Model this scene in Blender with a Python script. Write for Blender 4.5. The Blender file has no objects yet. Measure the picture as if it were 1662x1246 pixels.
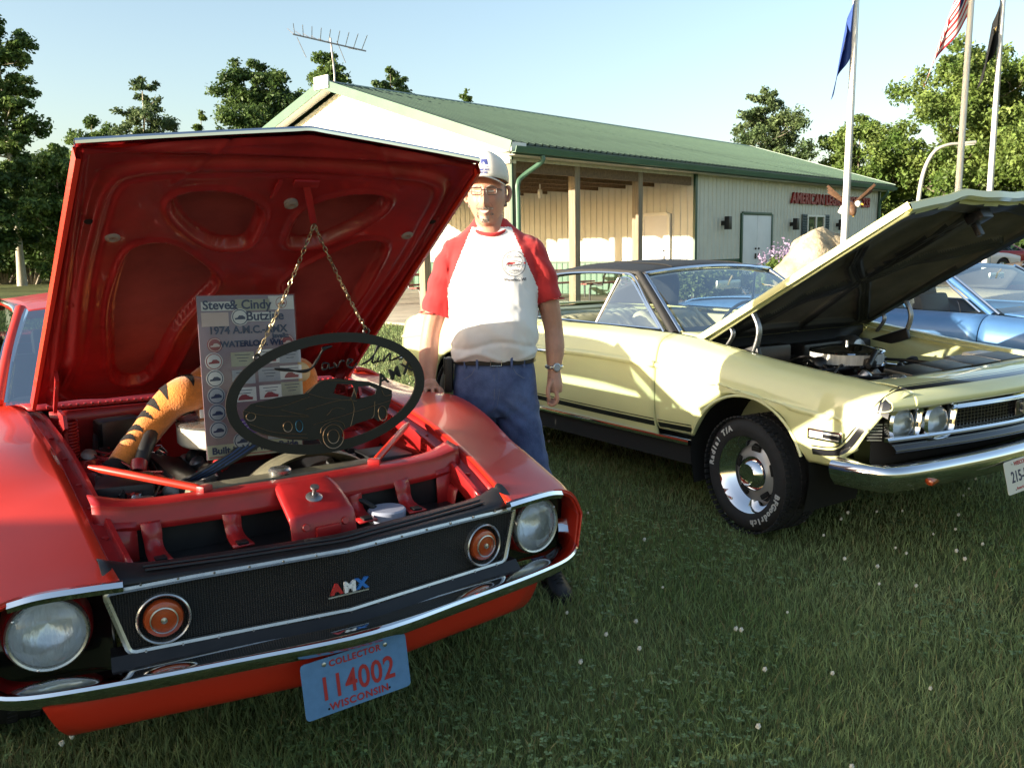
import bpy, bmesh, math, random
import numpy as np
from mathutils import Vector, Matrix, Euler
random.seed(7); RNG = np.random.default_rng(11)
R = math.radians
SC = bpy.context.scene
COL = SC.collection
# ---------------------------------------------------------------- camera, sky, sun, exposure
cam = bpy.data.cameras.new('camera'); CAM = bpy.data.objects.new('camera', cam); COL.objects.link(CAM)
cam.sensor_width = 36; cam.lens = 1440 / 1662 * 36; cam.clip_start = .05; cam.clip_end = 3000
CAM.matrix_world = Matrix.Translation((0, 0, 1.462)) @ Matrix.Rotation(R(90 - 8.75), 4, 'X') @ Matrix.Rotation(R(-1.0), 4, 'Z')
SC.camera = CAM
SUN_AZ, SUN_EL = 24.0, 10.5          # degrees behind the camera's left, degrees above the horizon
sd = Vector((-math.cos(R(SUN_AZ)) * math.cos(R(SUN_EL)), -math.sin(R(SUN_AZ)) * math.cos(R(SUN_EL)), math.sin(R(SUN_EL))))
W = bpy.data.worlds.new('World'); SC.world = W; W.use_nodes = True
nt = W.node_tree; bg = nt.nodes['Background']; sky = nt.nodes.new('ShaderNodeTexSky')
sky.sky_type = 'NISHITA'; sky.sun_disc = False; sky.sun_elevation = R(SUN_EL)
sky.sun_rotation = math.atan2(sd.x, sd.y); sky.air_density = 1.0; sky.dust_density = 2.2; sky.ozone_density = 1.0
nt.links.new(sky.outputs[0], bg.inputs[0]); bg.inputs[1].default_value = .098
sl = bpy.data.lights.new('sun', 'SUN'); SUN = bpy.data.objects.new('sun', sl); COL.objects.link(SUN)
sl.energy = 4.2; sl.angle = R(.53); sl.color = (1.0, .90, .73)
SUN.rotation_euler = sd.to_track_quat('Z', 'Y').to_euler(); SUN.location = (-8, -4, 12)
SC.view_settings.view_transform = 'Standard'; SC.view_settings.look = 'None'
SC.view_settings.exposure = 1.9; SC.view_settings.gamma = 1
SC.cycles.use_denoising = True
SC.cycles.max_bounces = 8; SC.cycles.transparent_max_bounces = 24
# ---------------------------------------------------------------- materials
MATS = {}
def srgb(r, g, b):
    f = lambda c: ((c / 255 + .055) / 1.055) ** 2.4 if c / 255 > .04045 else c / 255 / 12.92
    return (f(r), f(g), f(b), 1)
def mat(name, col=(.5, .5, .5), rough=.5, metal=0, coat=0, var=0, vscale=8, bump=0, bscale=40, trans=0, alpha=1, ior=1.45,
        col2=None, emit=None, spec=.5, stretch=None, island=0, sss=0, coords='Object', sheen=0):
    if name in MATS: return MATS[name]
    m = bpy.data.materials.new(name); m.use_nodes = True; n = m.node_tree.nodes; l = m.node_tree.links
    p = n['Principled BSDF']; c = tuple(col[:3]) + (1,)
    p.inputs['Base Color'].default_value = c; p.inputs['Roughness'].default_value = rough; p.inputs['Metallic'].default_value = metal
    p.inputs['Coat Weight'].default_value = coat; p.inputs['Coat Roughness'].default_value = .04
    p.inputs['Transmission Weight'].default_value = trans; p.inputs['Alpha'].default_value = alpha; p.inputs['IOR'].default_value = ior
    p.inputs['Specular IOR Level'].default_value = spec
    if sheen: p.inputs['Sheen Weight'].default_value = sheen
    if sss:
        p.inputs['Subsurface Weight'].default_value = sss; p.inputs['Subsurface Radius'].default_value = (.02, .008, .004)
    if emit: p.inputs['Emission Color'].default_value = tuple(emit[:3]) + (1,); p.inputs['Emission Strength'].default_value = 1
    m.diffuse_color = c
    vec = None
    if var or bump or col2:
        tc = n.new('ShaderNodeTexCoord'); vec = tc.outputs[coords]
        if stretch:
            mp = n.new('ShaderNodeMapping'); mp.inputs['Scale'].default_value = stretch; l.new(vec, mp.inputs[0]); vec = mp.outputs[0]
    if var or col2:
        nz = n.new('ShaderNodeTexNoise'); nz.inputs['Scale'].default_value = vscale; nz.inputs['Detail'].default_value = 6; nz.inputs['Roughness'].default_value = .62
        l.new(vec, nz.inputs[0])
        rp = n.new('ShaderNodeValToRGB'); e = rp.color_ramp.elements
        a = tuple(max(0, x * (1 - var)) for x in c[:3]) + (1,); b = tuple(col2[:3]) + (1,) if col2 else tuple(min(1, x * (1 + var)) for x in c[:3]) + (1,)
        e[0].position = .32; e[0].color = a; e[1].position = .68; e[1].color = b
        l.new(nz.outputs[0], rp.inputs[0]); out = rp.outputs[0]
        if island:
            g = n.new('ShaderNodeNewGeometry'); hs = n.new('ShaderNodeHueSaturation')
            mr = n.new('ShaderNodeMapRange'); mr.inputs[3].default_value = 1 - island; mr.inputs[4].default_value = 1 + island
            l.new(g.outputs['Random Per Island'], mr.inputs[0]); l.new(mr.outputs[0], hs.inputs['Value']); l.new(out, hs.inputs['Color']); out = hs.outputs[0]
        l.new(out, p.inputs['Base Color'])
        mr2 = n.new('ShaderNodeMapRange'); mr2.inputs[3].default_value = max(0, rough - .07); mr2.inputs[4].default_value = min(1, rough + .07)
        l.new(nz.outputs[0], mr2.inputs[0]); l.new(mr2.outputs[0], p.inputs['Roughness'])
    if bump:
        n2 = n.new('ShaderNodeTexNoise'); n2.inputs['Scale'].default_value = bscale; n2.inputs['Detail'].default_value = 5
        l.new(vec, n2.inputs[0]); bp = n.new('ShaderNodeBump'); bp.inputs['Strength'].default_value = 1; bp.inputs['Distance'].default_value = bump
        l.new(n2.outputs[0], bp.inputs['Height']); l.new(bp.outputs[0], p.inputs['Normal'])
    MATS[name] = m; return m
def leafmat(name, c1, c2, island=.35, tr=.35, rough=.55, vscale=.6):
    """thin leaf: diffuse + translucent, colour varied per leaf and by clump"""
    if name in MATS: return MATS[name]
    m = bpy.data.materials.new(name); m.use_nodes = True; n = m.node_tree.nodes; l = m.node_tree.links; p = n['Principled BSDF']
    tc = n.new('ShaderNodeTexCoord'); nz = n.new('ShaderNodeTexNoise'); nz.inputs['Scale'].default_value = vscale; nz.inputs['Detail'].default_value = 4
    l.new(tc.outputs['Object'], nz.inputs[0]); rp = n.new('ShaderNodeValToRGB'); e = rp.color_ramp.elements
    e[0].position = .35; e[0].color = tuple(c1) + (1,); e[1].position = .66; e[1].color = tuple(c2) + (1,)
    l.new(nz.outputs[0], rp.inputs[0]); g = n.new('ShaderNodeNewGeometry'); hs = n.new('ShaderNodeHueSaturation')
    mr = n.new('ShaderNodeMapRange'); mr.inputs[3].default_value = 1 - island; mr.inputs[4].default_value = 1 + island
    l.new(g.outputs['Random Per Island'], mr.inputs[0]); l.new(mr.outputs[0], hs.inputs['Value']); l.new(rp.outputs[0], hs.inputs['Color'])
    l.new(hs.outputs[0], p.inputs['Base Color']); p.inputs['Roughness'].default_value = rough; p.inputs['Specular IOR Level'].default_value = .3
    t = n.new('ShaderNodeBsdfTranslucent'); l.new(hs.outputs[0], t.inputs[0]); mx = n.new('ShaderNodeMixShader'); mx.inputs[0].default_value = tr
    o = n['Material Output']; l.new(p.outputs[0], mx.inputs[1]); l.new(t.outputs[0], mx.inputs[2]); l.new(mx.outputs[0], o.inputs[0])
    m.diffuse_color = tuple(c2) + (1,); MATS[name] = m; return m
def glassmat(name, tint=(.9, .95, .92), refl=1.0, dens=.25, rough=.0):
    """thin pane: mostly see-through, with a fresnel reflection and a little tint"""
    if name in MATS: return MATS[name]
    m = bpy.data.materials.new(name); m.use_nodes = True; n = m.node_tree.nodes; l = m.node_tree.links
    n.remove(n['Principled BSDF']); o = n['Material Output']
    tr = n.new('ShaderNodeBsdfTransparent'); tr.inputs[0].default_value = tuple(tint) + (1,)
    gl = n.new('ShaderNodeBsdfGlossy'); gl.inputs['Roughness'].default_value = rough; fr = n.new('ShaderNodeFresnel'); fr.inputs[0].default_value = 1.5
    mu = n.new('ShaderNodeMath'); mu.operation = 'MULTIPLY'; mu.inputs[1].default_value = refl; mu.use_clamp = True
    mx = n.new('ShaderNodeMixShader'); l.new(fr.outputs[0], mu.inputs[0]); l.new(mu.outputs[0], mx.inputs[0]); l.new(tr.outputs[0], mx.inputs[1]); l.new(gl.outputs[0], mx.inputs[2])
    l.new(mx.outputs[0], o.inputs[0]); m.diffuse_color = tuple(tint) + (.3,); MATS[name] = m; return m
# ---------------------------------------------------------------- object helpers
def tag(o, label=None, cat=None, group=None, kind=None):
    if label: o['label'] = label
    if cat: o['category'] = cat
    if group: o['group'] = group
    if kind: o['kind'] = kind
    return o
def empty(name, loc=(0, 0, 0), rz=0, label=None, cat=None, group=None):
    o = bpy.data.objects.new(name, None); COL.objects.link(o); o.location = loc; o.rotation_euler = (0, 0, rz); o.empty_display_size = .1
    return tag(o, label, cat, group)
def link(name, me, m=None, parent=None, smooth=None):
    o = bpy.data.objects.new(name, me); COL.objects.link(o)
    if m is not None:
        for x in (m if isinstance(m, (list, tuple)) else [m]): me.materials.append(x)
    if parent is not None: o.parent = parent
    if smooth is not None and len(me.polygons):
        me.polygons.foreach_set('use_smooth', [True] * len(me.polygons))
        if smooth: me.set_sharp_from_angle(angle=R(smooth))
    return o
class MB:
    """collects geometry, then links it as one mesh object"""
    def __init__(s): s.v = []; s.f = []; s.mi = []; s.M = None
    def add(s, V, F, mi=0):
        k = len(s.v)
        for p in V:
            p = Vector(p[:3]) if not isinstance(p, Vector) else p
            s.v.append(tuple(s.M @ p) if s.M is not None else tuple(p))
        for f in F: s.f.append(tuple(i + k for i in f)); s.mi.append(mi)
        return s
    def box(s, c, d, rot=None, bev=0, mi=0):
        bm = bmesh.new(); bmesh.ops.create_cube(bm, size=1)
        for v in bm.verts: v.co = Vector((v.co.x * d[0], v.co.y * d[1], v.co.z * d[2]))
        if bev: bmesh.ops.bevel(bm, geom=list(bm.edges), offset=min(bev, min(d) * .45), segments=2, affect='EDGES', profile=.6)
        rm = (Euler(rot).to_matrix() if rot and not isinstance(rot, Matrix) else rot)
        V = [(rm @ v.co if rm else v.co) + Vector(c) for v in bm.verts]; bm.verts.index_update()
        s.add(V, [[v.index for v in f.verts] for f in bm.faces], mi); bm.free(); return s
    def bar(s, a, b, w, h, up=(0, 0, 1), bev=0, mi=0):
        a = Vector(a); b = Vector(b); z = (b - a); L = z.length; z.normalize(); u = Vector(up)
        if abs(z.dot(u)) > .98: u = Vector((1, 0, 0))
        x = u.cross(z).normalized(); y = z.cross(x); m = Matrix((x, y, z)).transposed()
        return s.box((a + b) / 2, (w, h, L), m, bev, mi)
    def tube(s, P, r, n=10, closed=False, caps=True, mi=0, sm=0):
        P = [Vector(p) for p in P]
        rr = list(r) if isinstance(r, (list, tuple, np.ndarray)) else [r] * len(P)
        if sm:
            Q = crv([tuple(p) + (q,) for p, q in zip(P, rr)], sm, closed); P = [Vector(q[:3]) for q in Q]; rr = [q[3] for q in Q]
        N = len(P); V = []; F = []; prev = None
        for i in range(N):
            t = (P[(i + 1) % N] - P[i - 1]) if closed else (P[min(i + 1, N - 1)] - P[max(i - 1, 0)])
            if t.length < 1e-9: t = Vector((0, 0, 1))
            t.normalize()
            if prev is None:
                u = Vector((0, 0, 1)) if abs(t.z) < .9 else Vector((1, 0, 0)); x = u.cross(t).normalized()
            else:
                x = prev - t * prev.dot(t); x = x.normalized() if x.length > 1e-6 else Vector((1, 0, 0))
            prev = x; y = t.cross(x)
            for k in range(n):
                a = 2 * math.pi * k / n; V.append(P[i] + (x * math.cos(a) + y * math.sin(a)) * rr[i])
        for i in range(N if closed else N - 1):
            for k in range(n):
                a = i * n + k; b = i * n + (k + 1) % n; c = ((i + 1) % N) * n; F.append((a, b, c + (k + 1) % n, c + k))
        if caps and not closed: F.append(tuple(range(n))[::-1]); F.append(tuple((N - 1) * n + k for k in range(n)))
        return s.add(V, F, mi)
    def lathe(s, prof, c=(0, 0, 0), axis=(0, 0, 1), n=32, mi=0, up=None):
        """prof: (radius, height along axis)"""
        z = Vector(axis).normalized(); u = Vector((0, 0, 1)) if abs(z.z) < .9 else Vector((1, 0, 0))
        x = u.cross(z).normalized(); y = z.cross(x); V = []; F = []; c = Vector(c)
        for r, h in prof:
            for k in range(n):
                a = 2 * math.pi * k / n; V.append(c + z * h + (x * math.cos(a) + y * math.sin(a)) * max(r, 1e-5))
        for i in range(len(prof) - 1):
            for k in range(n): F.append((i * n + k, i * n + (k + 1) % n, (i + 1) * n + (k + 1) % n, (i + 1) * n + k))
        return s.add(V, F, mi)
    def ball(s, c, r, n=12, mi=0, rot=None):
        r = (r, r, r) if not isinstance(r, (tuple, list)) else r; V = []; F = []; m = n // 2 + 1
        rm = Euler(rot).to_matrix() if rot else None
        for i in range(m + 1):
            t = math.pi * i / m
            for k in range(n):
                a = 2 * math.pi * k / n; p = Vector((r[0] * math.sin(t) * math.cos(a), r[1] * math.sin(t) * math.sin(a), r[2] * math.cos(t)))
                V.append((rm @ p if rm else p) + Vector(c))
        for i in range(m):
            for k in range(n): F.append((i * n + k, (i + 1) * n + k, (i + 1) * n + (k + 1) % n, i * n + (k + 1) % n))
        return s.add(V, F, mi)
    def prism(s, poly, o, ux, uy, th, mi=0):
        """extrude a 2-D polygon lying in the plane o + a*ux + b*uy by th along ux x uy"""
        ux = Vector(ux); uy = Vector(uy); o = Vector(o); nn = ux.cross(uy).normalized(); k = len(poly)
        A = [o + ux * p[0] + uy * p[1] for p in poly]; V = A + [p + nn * th for p in A]
        ar = sum(poly[i][0] * poly[(i + 1) % k][1] - poly[(i + 1) % k][0] * poly[i][1] for i in range(k))
        from mathutils.geometry import tessellate_polygon
        T = tessellate_polygon([[Vector((p[0], p[1], 0)) for p in poly]])
        F = []
        for t in T:
            F.append(tuple(t)); F.append(tuple(i + k for i in reversed(t)))
        for i in range(k):
            j = (i + 1) % k; F.append((i, i + k, j + k, j) if ar < 0 else (i, j, j + k, i + k))
        return s.add(V, F, mi)
    def grid(s, V, F, mi=0): return s.add(V, F, mi)
    def mirror(s):
        k = len(s.v); s.v += [(x, -y, z) for x, y, z in s.v]; s.f += [tuple(i + k for i in reversed(f)) for f in s.f]; s.mi += s.mi; return s
    def build(s, name, m, parent=None, smooth=35, weld=0, fixn=False, label=None):
        me = bpy.data.meshes.new(name); me.from_pydata(s.v, [], s.f); me.validate()
        if weld or fixn:
            bm = bmesh.new(); bm.from_mesh(me)
            if weld: bmesh.ops.remove_doubles(bm, verts=bm.verts, dist=weld)
            bmesh.ops.recalc_face_normals(bm, faces=bm.faces); bm.to_mesh(me); bm.free()
        elif isinstance(m, (list, tuple)) and len(me.polygons) == len(s.mi): me.polygons.foreach_set('material_index', s.mi)
        o = link(name, me, m, parent, smooth)
        if label: o['label'] = label
        return o
def crv(P, n=6, closed=False):
    """Catmull-Rom through the points; a repeated point gives a corner"""
    P = np.asarray(P, float); k = len(P); out = []
    rng_ = range(k if closed else k - 1)
    for i in rng_:
        a, b = P[i], P[(i + 1) % k]
        if np.allclose(a, b): continue
        pm = P[(i - 1) % k] if (closed or i > 0) else 2 * a - b
        pn = P[(i + 2) % k] if (closed or i + 2 < k) else 2 * b - a
        if np.allclose(pm, a): pm = 2 * a - b if True else pm
        if np.allclose(pn, b): pn = 2 * b - a
        for t in np.arange(n) / n:
            out.append(.5 * (2 * a + (b - pm) * t + (2 * pm - 5 * a + 4 * b - pn) * t * t + (3 * a - pm - 3 * b + pn) * t ** 3))
    if not closed: out.append(P[-1])
    return np.array(out)
def surf(rows, nu=5, nv=5, closed_u=False, closed_v=False):
    """smooth sheet through a grid of points -> verts, quads"""
    A = [crv(r, nu, closed_u) for r in rows]; A = np.array(A)
    B = np.array([crv(A[:, j], nv, closed_v) for j in range(A.shape[1])])   # (nu', nv', 3)
    a, b = B.shape[:2]; V = B.reshape(-1, 3); F = []
    for i in range(a - (0 if closed_u else 1)):
        for j in range(b - (0 if closed_v else 1)):
            i2 = (i + 1) % a; j2 = (j + 1) % b; F.append((i * b + j, i * b + j2, i2 * b + j2, i2 * b + j))
    return [tuple(v) for v in V], F
def solid(o, t, off=-1):
    m = o.modifiers.new('solid', 'SOLIDIFY'); m.thickness = t; m.offset = off; m.use_even_offset = False; return o
def text_obj(name, s, m, parent, size, ext=.002, loc=(0, 0, 0), rot=None, sx=1, align='CENTER', bold=0, shear=0, space=1, bev=0):
    c = bpy.data.curves.new(name, 'FONT'); c.body = s; c.size = size; c.extrude = ext; c.align_x = align; c.align_y = 'CENTER'; c.offset = bold; c.shear = shear
    c.space_character = space; c.resolution_u = 3; c.bevel_depth = bev; c.bevel_resolution = 0
    t = bpy.data.objects.new(name + '_tmp', c); COL.objects.link(t); dg = bpy.context.evaluated_depsgraph_get()
    me = bpy.data.meshes.new_from_object(t.evaluated_get(dg)); bpy.data.objects.remove(t); bpy.data.curves.remove(c)
    me.name = name; me.materials.clear()
    me.transform(Matrix.Diagonal((sx, 1, 1, 1)))
    o = link(name, me, m, parent); o.matrix_local = Matrix.LocRotScale(Vector(loc), rot, None) if rot is not None else Matrix.Translation(loc)
    return o
def basis(x, y):
    """rotation whose local X is x and local Y is y"""
    x = Vector(x).normalized(); y = Vector(y); z = x.cross(y).normalized(); y = z.cross(x); return Matrix((x, y, z)).transposed().to_quaternion()
def copy_tree(o, parent=None, **kw):
    c = o.copy(); COL.objects.link(c); c.parent = parent
    for ch in [x for x in o.children]: copy_tree(ch, c)
    for k, v in kw.items(): c[k] = v
    return c
# ---------------------------------------------------------------- ground and grass
def gz(x, y): return 0.0
def np_mesh(name, V, F3=None, F4=None):
    me = bpy.data.meshes.new(name); F = F3 if F3 is not None else F4; k = F.shape[1]
    me.vertices.add(len(V)); me.vertices.foreach_set('co', np.asarray(V, np.float32).ravel())
    me.loops.add(F.size); me.loops.foreach_set('vertex_index', F.ravel().astype(np.int32))
    me.polygons.add(len(F)); me.polygons.foreach_set('loop_start', np.arange(0, F.size, k, dtype=np.int32)); me.update(calc_edges=True); me.validate(); return me
def vnoise(x, y, s, seed=0):
    """cheap smooth value noise on arrays"""
    xs = x * s + 100 + seed * 17.3; ys = y * s + 100 + seed * 9.1; xi = np.floor(xs).astype(int); yi = np.floor(ys).astype(int); fx = xs - xi; fy = ys - yi
    fx = fx * fx * (3 - 2 * fx); fy = fy * fy * (3 - 2 * fy)
    hsh = lambda a, b: np.modf(np.abs(np.sin(a * 127.1 + b * 311.7 + seed * 74.7) * 43758.5453))[0]
    return (hsh(xi, yi) * (1 - fx) + hsh(xi + 1, yi) * fx) * (1 - fy) + (hsh(xi, yi + 1) * (1 - fx) + hsh(xi + 1, yi + 1) * fx) * fy
M_ground = mat('lawn', (.085, .10, .036), .95, var=.3, vscale=.5, col2=(.16, .175, .062), bump=.03, bscale=22, spec=.15)
def ground():
    xs = np.concatenate([-np.geomspace(900, 12, 26), np.linspace(-11, 14, 60), np.geomspace(15, 900, 26)])
    ys = np.concatenate([-np.geomspace(500, 6, 18), np.linspace(-5, 24, 70), np.geomspace(25, 1500, 34)])
    X, Y = np.meshgrid(xs, ys); Z = (vnoise(X, Y, .9, 1) - .5) * .03 * (np.hypot(X, Y) < 30)
    V = np.stack([X, Y, Z], -1).reshape(-1, 3); n = len(xs); F = []
    i = np.arange(len(ys) - 1)[:, None] * n + np.arange(n - 1)[None]; F = np.stack([i, i + 1, i + n + 1, i + n], -1).reshape(-1, 4)
    o = link('ground', np_mesh('ground', V, F4=F), M_ground, smooth=0); tag(o, 'mown green lawn reaching to the far trees', 'lawn', kind='structure')
ground()
CARBOX = []      # filled lazily: no blades are needed under the cars, they hide in the dark anyway
def in_view(x, y, m=.80): return (np.abs(x) < m * y + .5)
def lawn_blades():
    c = 17000.; A = []
    n = 520000
    # sample Y by density * width
    Yg = np.geomspace(1.45, 27, 600); dens = np.minimum(c, c * (2.4 / Yg) ** 1.9) * (1.55 * Yg + .8)
    cdf = np.cumsum(dens * np.gradient(Yg)); tot = int(cdf[-1]); cdf /= cdf[-1]; n = min(tot, 430000); print('blades', tot, n)
    Y = np.interp(RNG.random(n), cdf, Yg); X = (RNG.random(n) * 2 - 1) * (.775 * Y + .4)
    # keep the slab and building clear
    bx = (X - .05) * .669 + (Y - 18.7) * .743; by = -(X - .05) * .743 + (Y - 18.7) * .669
    keep = ~((bx > -2.0) & (by > -1.1)); X = X[keep]; Y = Y[keep]; n = len(X)
    sc = 1 + np.clip(Y - 2.5, 0, 20) * .22
    hgt = (.022 + .034 * RNG.random(n) ** 1.6) * (.75 + .6 * vnoise(X, Y, 1.3, 3)) * (1 + .02 * (sc - 1)); w = (.0012 + .0013 * RNG.random(n)) * sc
    a = RNG.random(n) * 6.2832; lean = (.15 + 1.0 * RNG.random(n)) * hgt; b = a + (RNG.random(n) - .5) * 2.2
    dx, dy = np.cos(a), np.sin(a); px, py = -np.sin(b), np.cos(b)
    z0 = np.full(n, -.015) + (vnoise(X, Y, .9, 1) - .5) * .03
    P = np.zeros((n, 5, 3))
    for k, (t, ww, hh) in enumerate([(0, -1, 0), (0, 1, 0), (.38, .8, .62), (.38, -.8, .62), (1, 0, 1)]):
        P[:, k, 0] = X + dx * lean * t + px * w * ww; P[:, k, 1] = Y + dy * lean * t + py * w * ww; P[:, k, 2] = z0 + (hgt + .015) * hh
    base = (np.arange(n) * 5)[:, None]
    F = np.concatenate([base + np.array([[0, 1, 2]]), base + np.array([[0, 2, 3]]), base + np.array([[3, 2, 4]])])
    o = link('grass', np_mesh('grass', P.reshape(-1, 3), F3=F), leafmat('grass_blade', (.165, .24, .082), (.29, .345, .15), .5, .45, .6, .9))
    o.data.materials.append(leafmat('dry_blade', (.24, .21, .09), (.36, .31, .15), .4, .35, .7, 2))
    dry = (RNG.random(n) < .05 + .10 * (vnoise(X, Y, 1.7, 12) > .62)).astype(np.int32); o.data.polygons.foreach_set('material_index', np.concatenate([dry, dry, dry]))
    tag(o, 'short green grass blades of the mown lawn', 'grass', kind='stuff')
lawn_blades()
def clover():
    n = 20000; Y = 1.6 + (RNG.random(n) ** 1.3) * 9; X = (RNG.random(n) * 2 - 1) * (.75 * Y + .3)
    k = (vnoise(X, Y, 1.1, 5) + .5 * vnoise(X, Y, 3.1, 6)) > .70; X = X[k]; Y = Y[k]; n = len(X)
    z = .016 + RNG.random(n) * .028; a0 = RNG.random(n) * 6.28; V = np.zeros((n, 3, 4, 3)); s = .007 + .006 * RNG.random(n)
    for j in range(3):
        a = a0 + j * 2.094; d = np.stack([np.cos(a), np.sin(a)], 1); q = np.stack([-np.sin(a), np.cos(a)], 1); tl = (RNG.random(n) - .25) * .5
        for m_, (t, ww) in enumerate([(0, 0), (.7, .62), (1.15, 0), (.7, -.62)]):
            V[:, j, m_, 0] = X + (d[:, 0] * t + q[:, 0] * ww) * s; V[:, j, m_, 1] = Y + (d[:, 1] * t + q[:, 1] * ww) * s; V[:, j, m_, 2] = z + tl * t * s + (.15 * s if m_ in (1, 3) else 0)
    i = (np.arange(n * 3) * 4)[:, None]; F = i + np.array([[0, 1, 2, 3]])
    o = link('clover', np_mesh('clover', V.reshape(-1, 3), F4=F), leafmat('clover_leaf', (.13, .22, .085), (.22, .31, .14), .35, .25, .5, 2))
    tag(o, 'low patches of clover leaves in the lawn', 'clover', kind='stuff')
    # white flower heads on thin stems
    mb = MB(); ms = MB(); cnt = 0
    while cnt < 300:
        y = 2.1 + random.random() ** .75 * 8.5; x = random.uniform(-.62, .66) * y
        p = float(vnoise(np.array([x]), np.array([y]), .8, 8)[0])
        if p < .42 or random.random() > p: continue
        hh = random.uniform(.05, .085); r = random.uniform(.0048, .0082); cnt += 1
        bx, by = x + random.uniform(-.02, .02), y + random.uniform(-.02, .02)
        for k in range(9):
            a = k * 2.4; t = k / 9
            mb.ball((bx + math.cos(a) * r * .62 * math.sqrt(1 - (2 * t - 1) ** 2 + .05), by + math.sin(a) * r * .62 * math.sqrt(1 - (2 * t - 1) ** 2 + .05), hh + (t - .5) * r * 1.5), (r * .52, r * .52, r * .6), 5)
        mb.ball((bx, by, hh), (r * .8, r * .8, r * .8), 6)
        ms.tube([(x, y, 0), ((x + bx) / 2, (y + by) / 2, hh * .55), (bx, by, hh - r * .5)], .0013, 4)
    o = mb.build('clover_flowers', mat('clover_white', (.62, .60, .52), .8, var=.25, vscale=90), smooth=60); tag(o, 'small white clover flower heads dotted over the lawn', 'flowers', kind='stuff')
    o2 = ms.build('clover_stems', mat('stem', (.06, .11, .03), .7)); tag(o2, 'thin green stems under the white clover flowers', 'stems', kind='stuff')
clover()
# ---------------------------------------------------------------- the long steel-clad hall
BC = (.05, 18.7, 0); BRZ = math.atan2(.743, .669)
M_steel = mat('cream_steel', (.58, .57, .49), .42, var=.09, vscale=1.2, spec=.5)
M_white = mat('white_steel', (.78, .76, .68), .4, var=.05, vscale=1.2)
M_green = mat('green_steel', (.065, .14, .09), .4, var=.12, vscale=1.5)
M_dkgreen = mat('dark_green_trim', (.02, .065, .035), .4, var=.1, vscale=3)
M_roofg = mat('green_roof_steel', (.052, .092, .060), .45, var=.25, vscale=.7)
M_wood = mat('post_wood', (.25, .20, .135), .8, var=.35, vscale=3, stretch=(14, 14, .8), bump=.002, bscale=60)
M_ceil = mat('ceiling_wood', (.16, .105, .06), .85, var=.35, vscale=2, stretch=(8, 1, 8))
M_conc = mat('concrete', (.40, .35, .27), .9, var=.2, vscale=1.4, bump=.004, bscale=60)
M_doorw = mat('door_white', (.72, .71, .70), .45, var=.05, vscale=2)
M_black = mat('black_metal', (.012, .012, .013), .4)
M_chrome = mat('chrome', (.72, .73, .75), .07, metal=1)
B = empty('hall_building', BC, BRZ, 'long cream steel hall with green roof and open porch', 'building')
EZ, RZ, RY, LEN, WID = 3.5, 5.32, 5.6, 20.8, 11.2
SL = (RZ - EZ) / RY
def ribbed(wd, h0, h1, rib=.018, th=.012, nr=4):
    """a ribbed sheet: x across (0..wd), z up; top edge runs from h0 to h1; built facing -y"""
    xs = []; ys = []; st = wd / nr
    for i in range(nr):
        b = i * st; xs += [b, b + .022, b + .044, b + .062]; ys += [0, -rib, -rib, 0]
    xs.append(wd); ys.append(0); V = []; F = []
    for x, y in zip(xs, ys): V += [(x, y, 0), (x, y, h0 + (h1 - h0) * x / wd)]
    for i in range(len(xs) - 1): F.append((2 * i, 2 * i + 2, 2 * i + 3, 2 * i + 1))
    return V, F
PW = .914
def panel_mesh(name, h0, h1, m, wd=PW):
    V, F = ribbed(wd, h0, h1); me = bpy.data.meshes.new(name); me.from_pydata(V, [], F); me.materials.append(m); return me
def put(name, me, loc, rz=0, parent=B):
    o = bpy.data.objects.new(name, me); COL.objects.link(o); o.parent = parent; o.location = loc; o.rotation_euler = (0, 0, rz); return o
# facade wall (x 7.27 .. 20.8)
fx0 = 7.37; nF = 15; fw = (LEN - fx0) / nF
me_f = panel_mesh('siding_panel', EZ - .98, EZ - .98, M_steel, fw); me_w = panel_mesh('wainscot_panel', .95, .95, M_green, fw); me_h = panel_mesh('header_panel', .30, .30, M_steel, fx0 / 8)
for i in range(nF):
    x = fx0 + i * fw
    xa, xb = x, x + fw
    put('siding_panel', me_f, (x, 0, 1.02)); put('wainscot_panel', me_w, (x, 0, .03))
for i in range(8): put('header_panel', me_h, (i * fx0 / 8, 0, 3.22))
MB().box((LEN / 2 + fx0 / 2, -.015, 1.0), (LEN - fx0, .03, .05)).build('wainscot_cap', M_dkgreen, B)
MB().box((LEN / 2 + fx0 / 2, .08, 1.75), (LEN - fx0 - .02, .1, 3.46)).build('wall_core', M_steel, B)
# end wall inside the porch
nE = 13; ew = WID / nE; me_e = panel_mesh('end_panel', 2.25, 2.25, M_steel, ew); me_ew = panel_mesh('end_wainscot', .93, .93, M_green, ew)
for i in range(nE):
    put('end_wall_panel', me_e, (7.27, (i + 1) * ew, 1.0), R(-90)); put('end_wainscot_panel', me_ew, (7.27, (i + 1) * ew, .05), R(-90))
MB().box((7.25, WID / 2, .99), (.03, WID, .05)).build('end_wainscot_cap', M_dkgreen, B)
MB().box((7.36, WID / 2, 1.66), (.1, WID - .1, 3.2)).build('end_wall_core', M_steel, B)
# far long wall of the enclosed part
MB().box((LEN / 2 + 3.7, WID - .06, 1.75), (LEN - 7.4, .1, 3.46)).box((LEN - .06, WID / 2, 1.75), (.1, WID - .24, 3.46)).build('rear_wall', M_steel, B)
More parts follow.
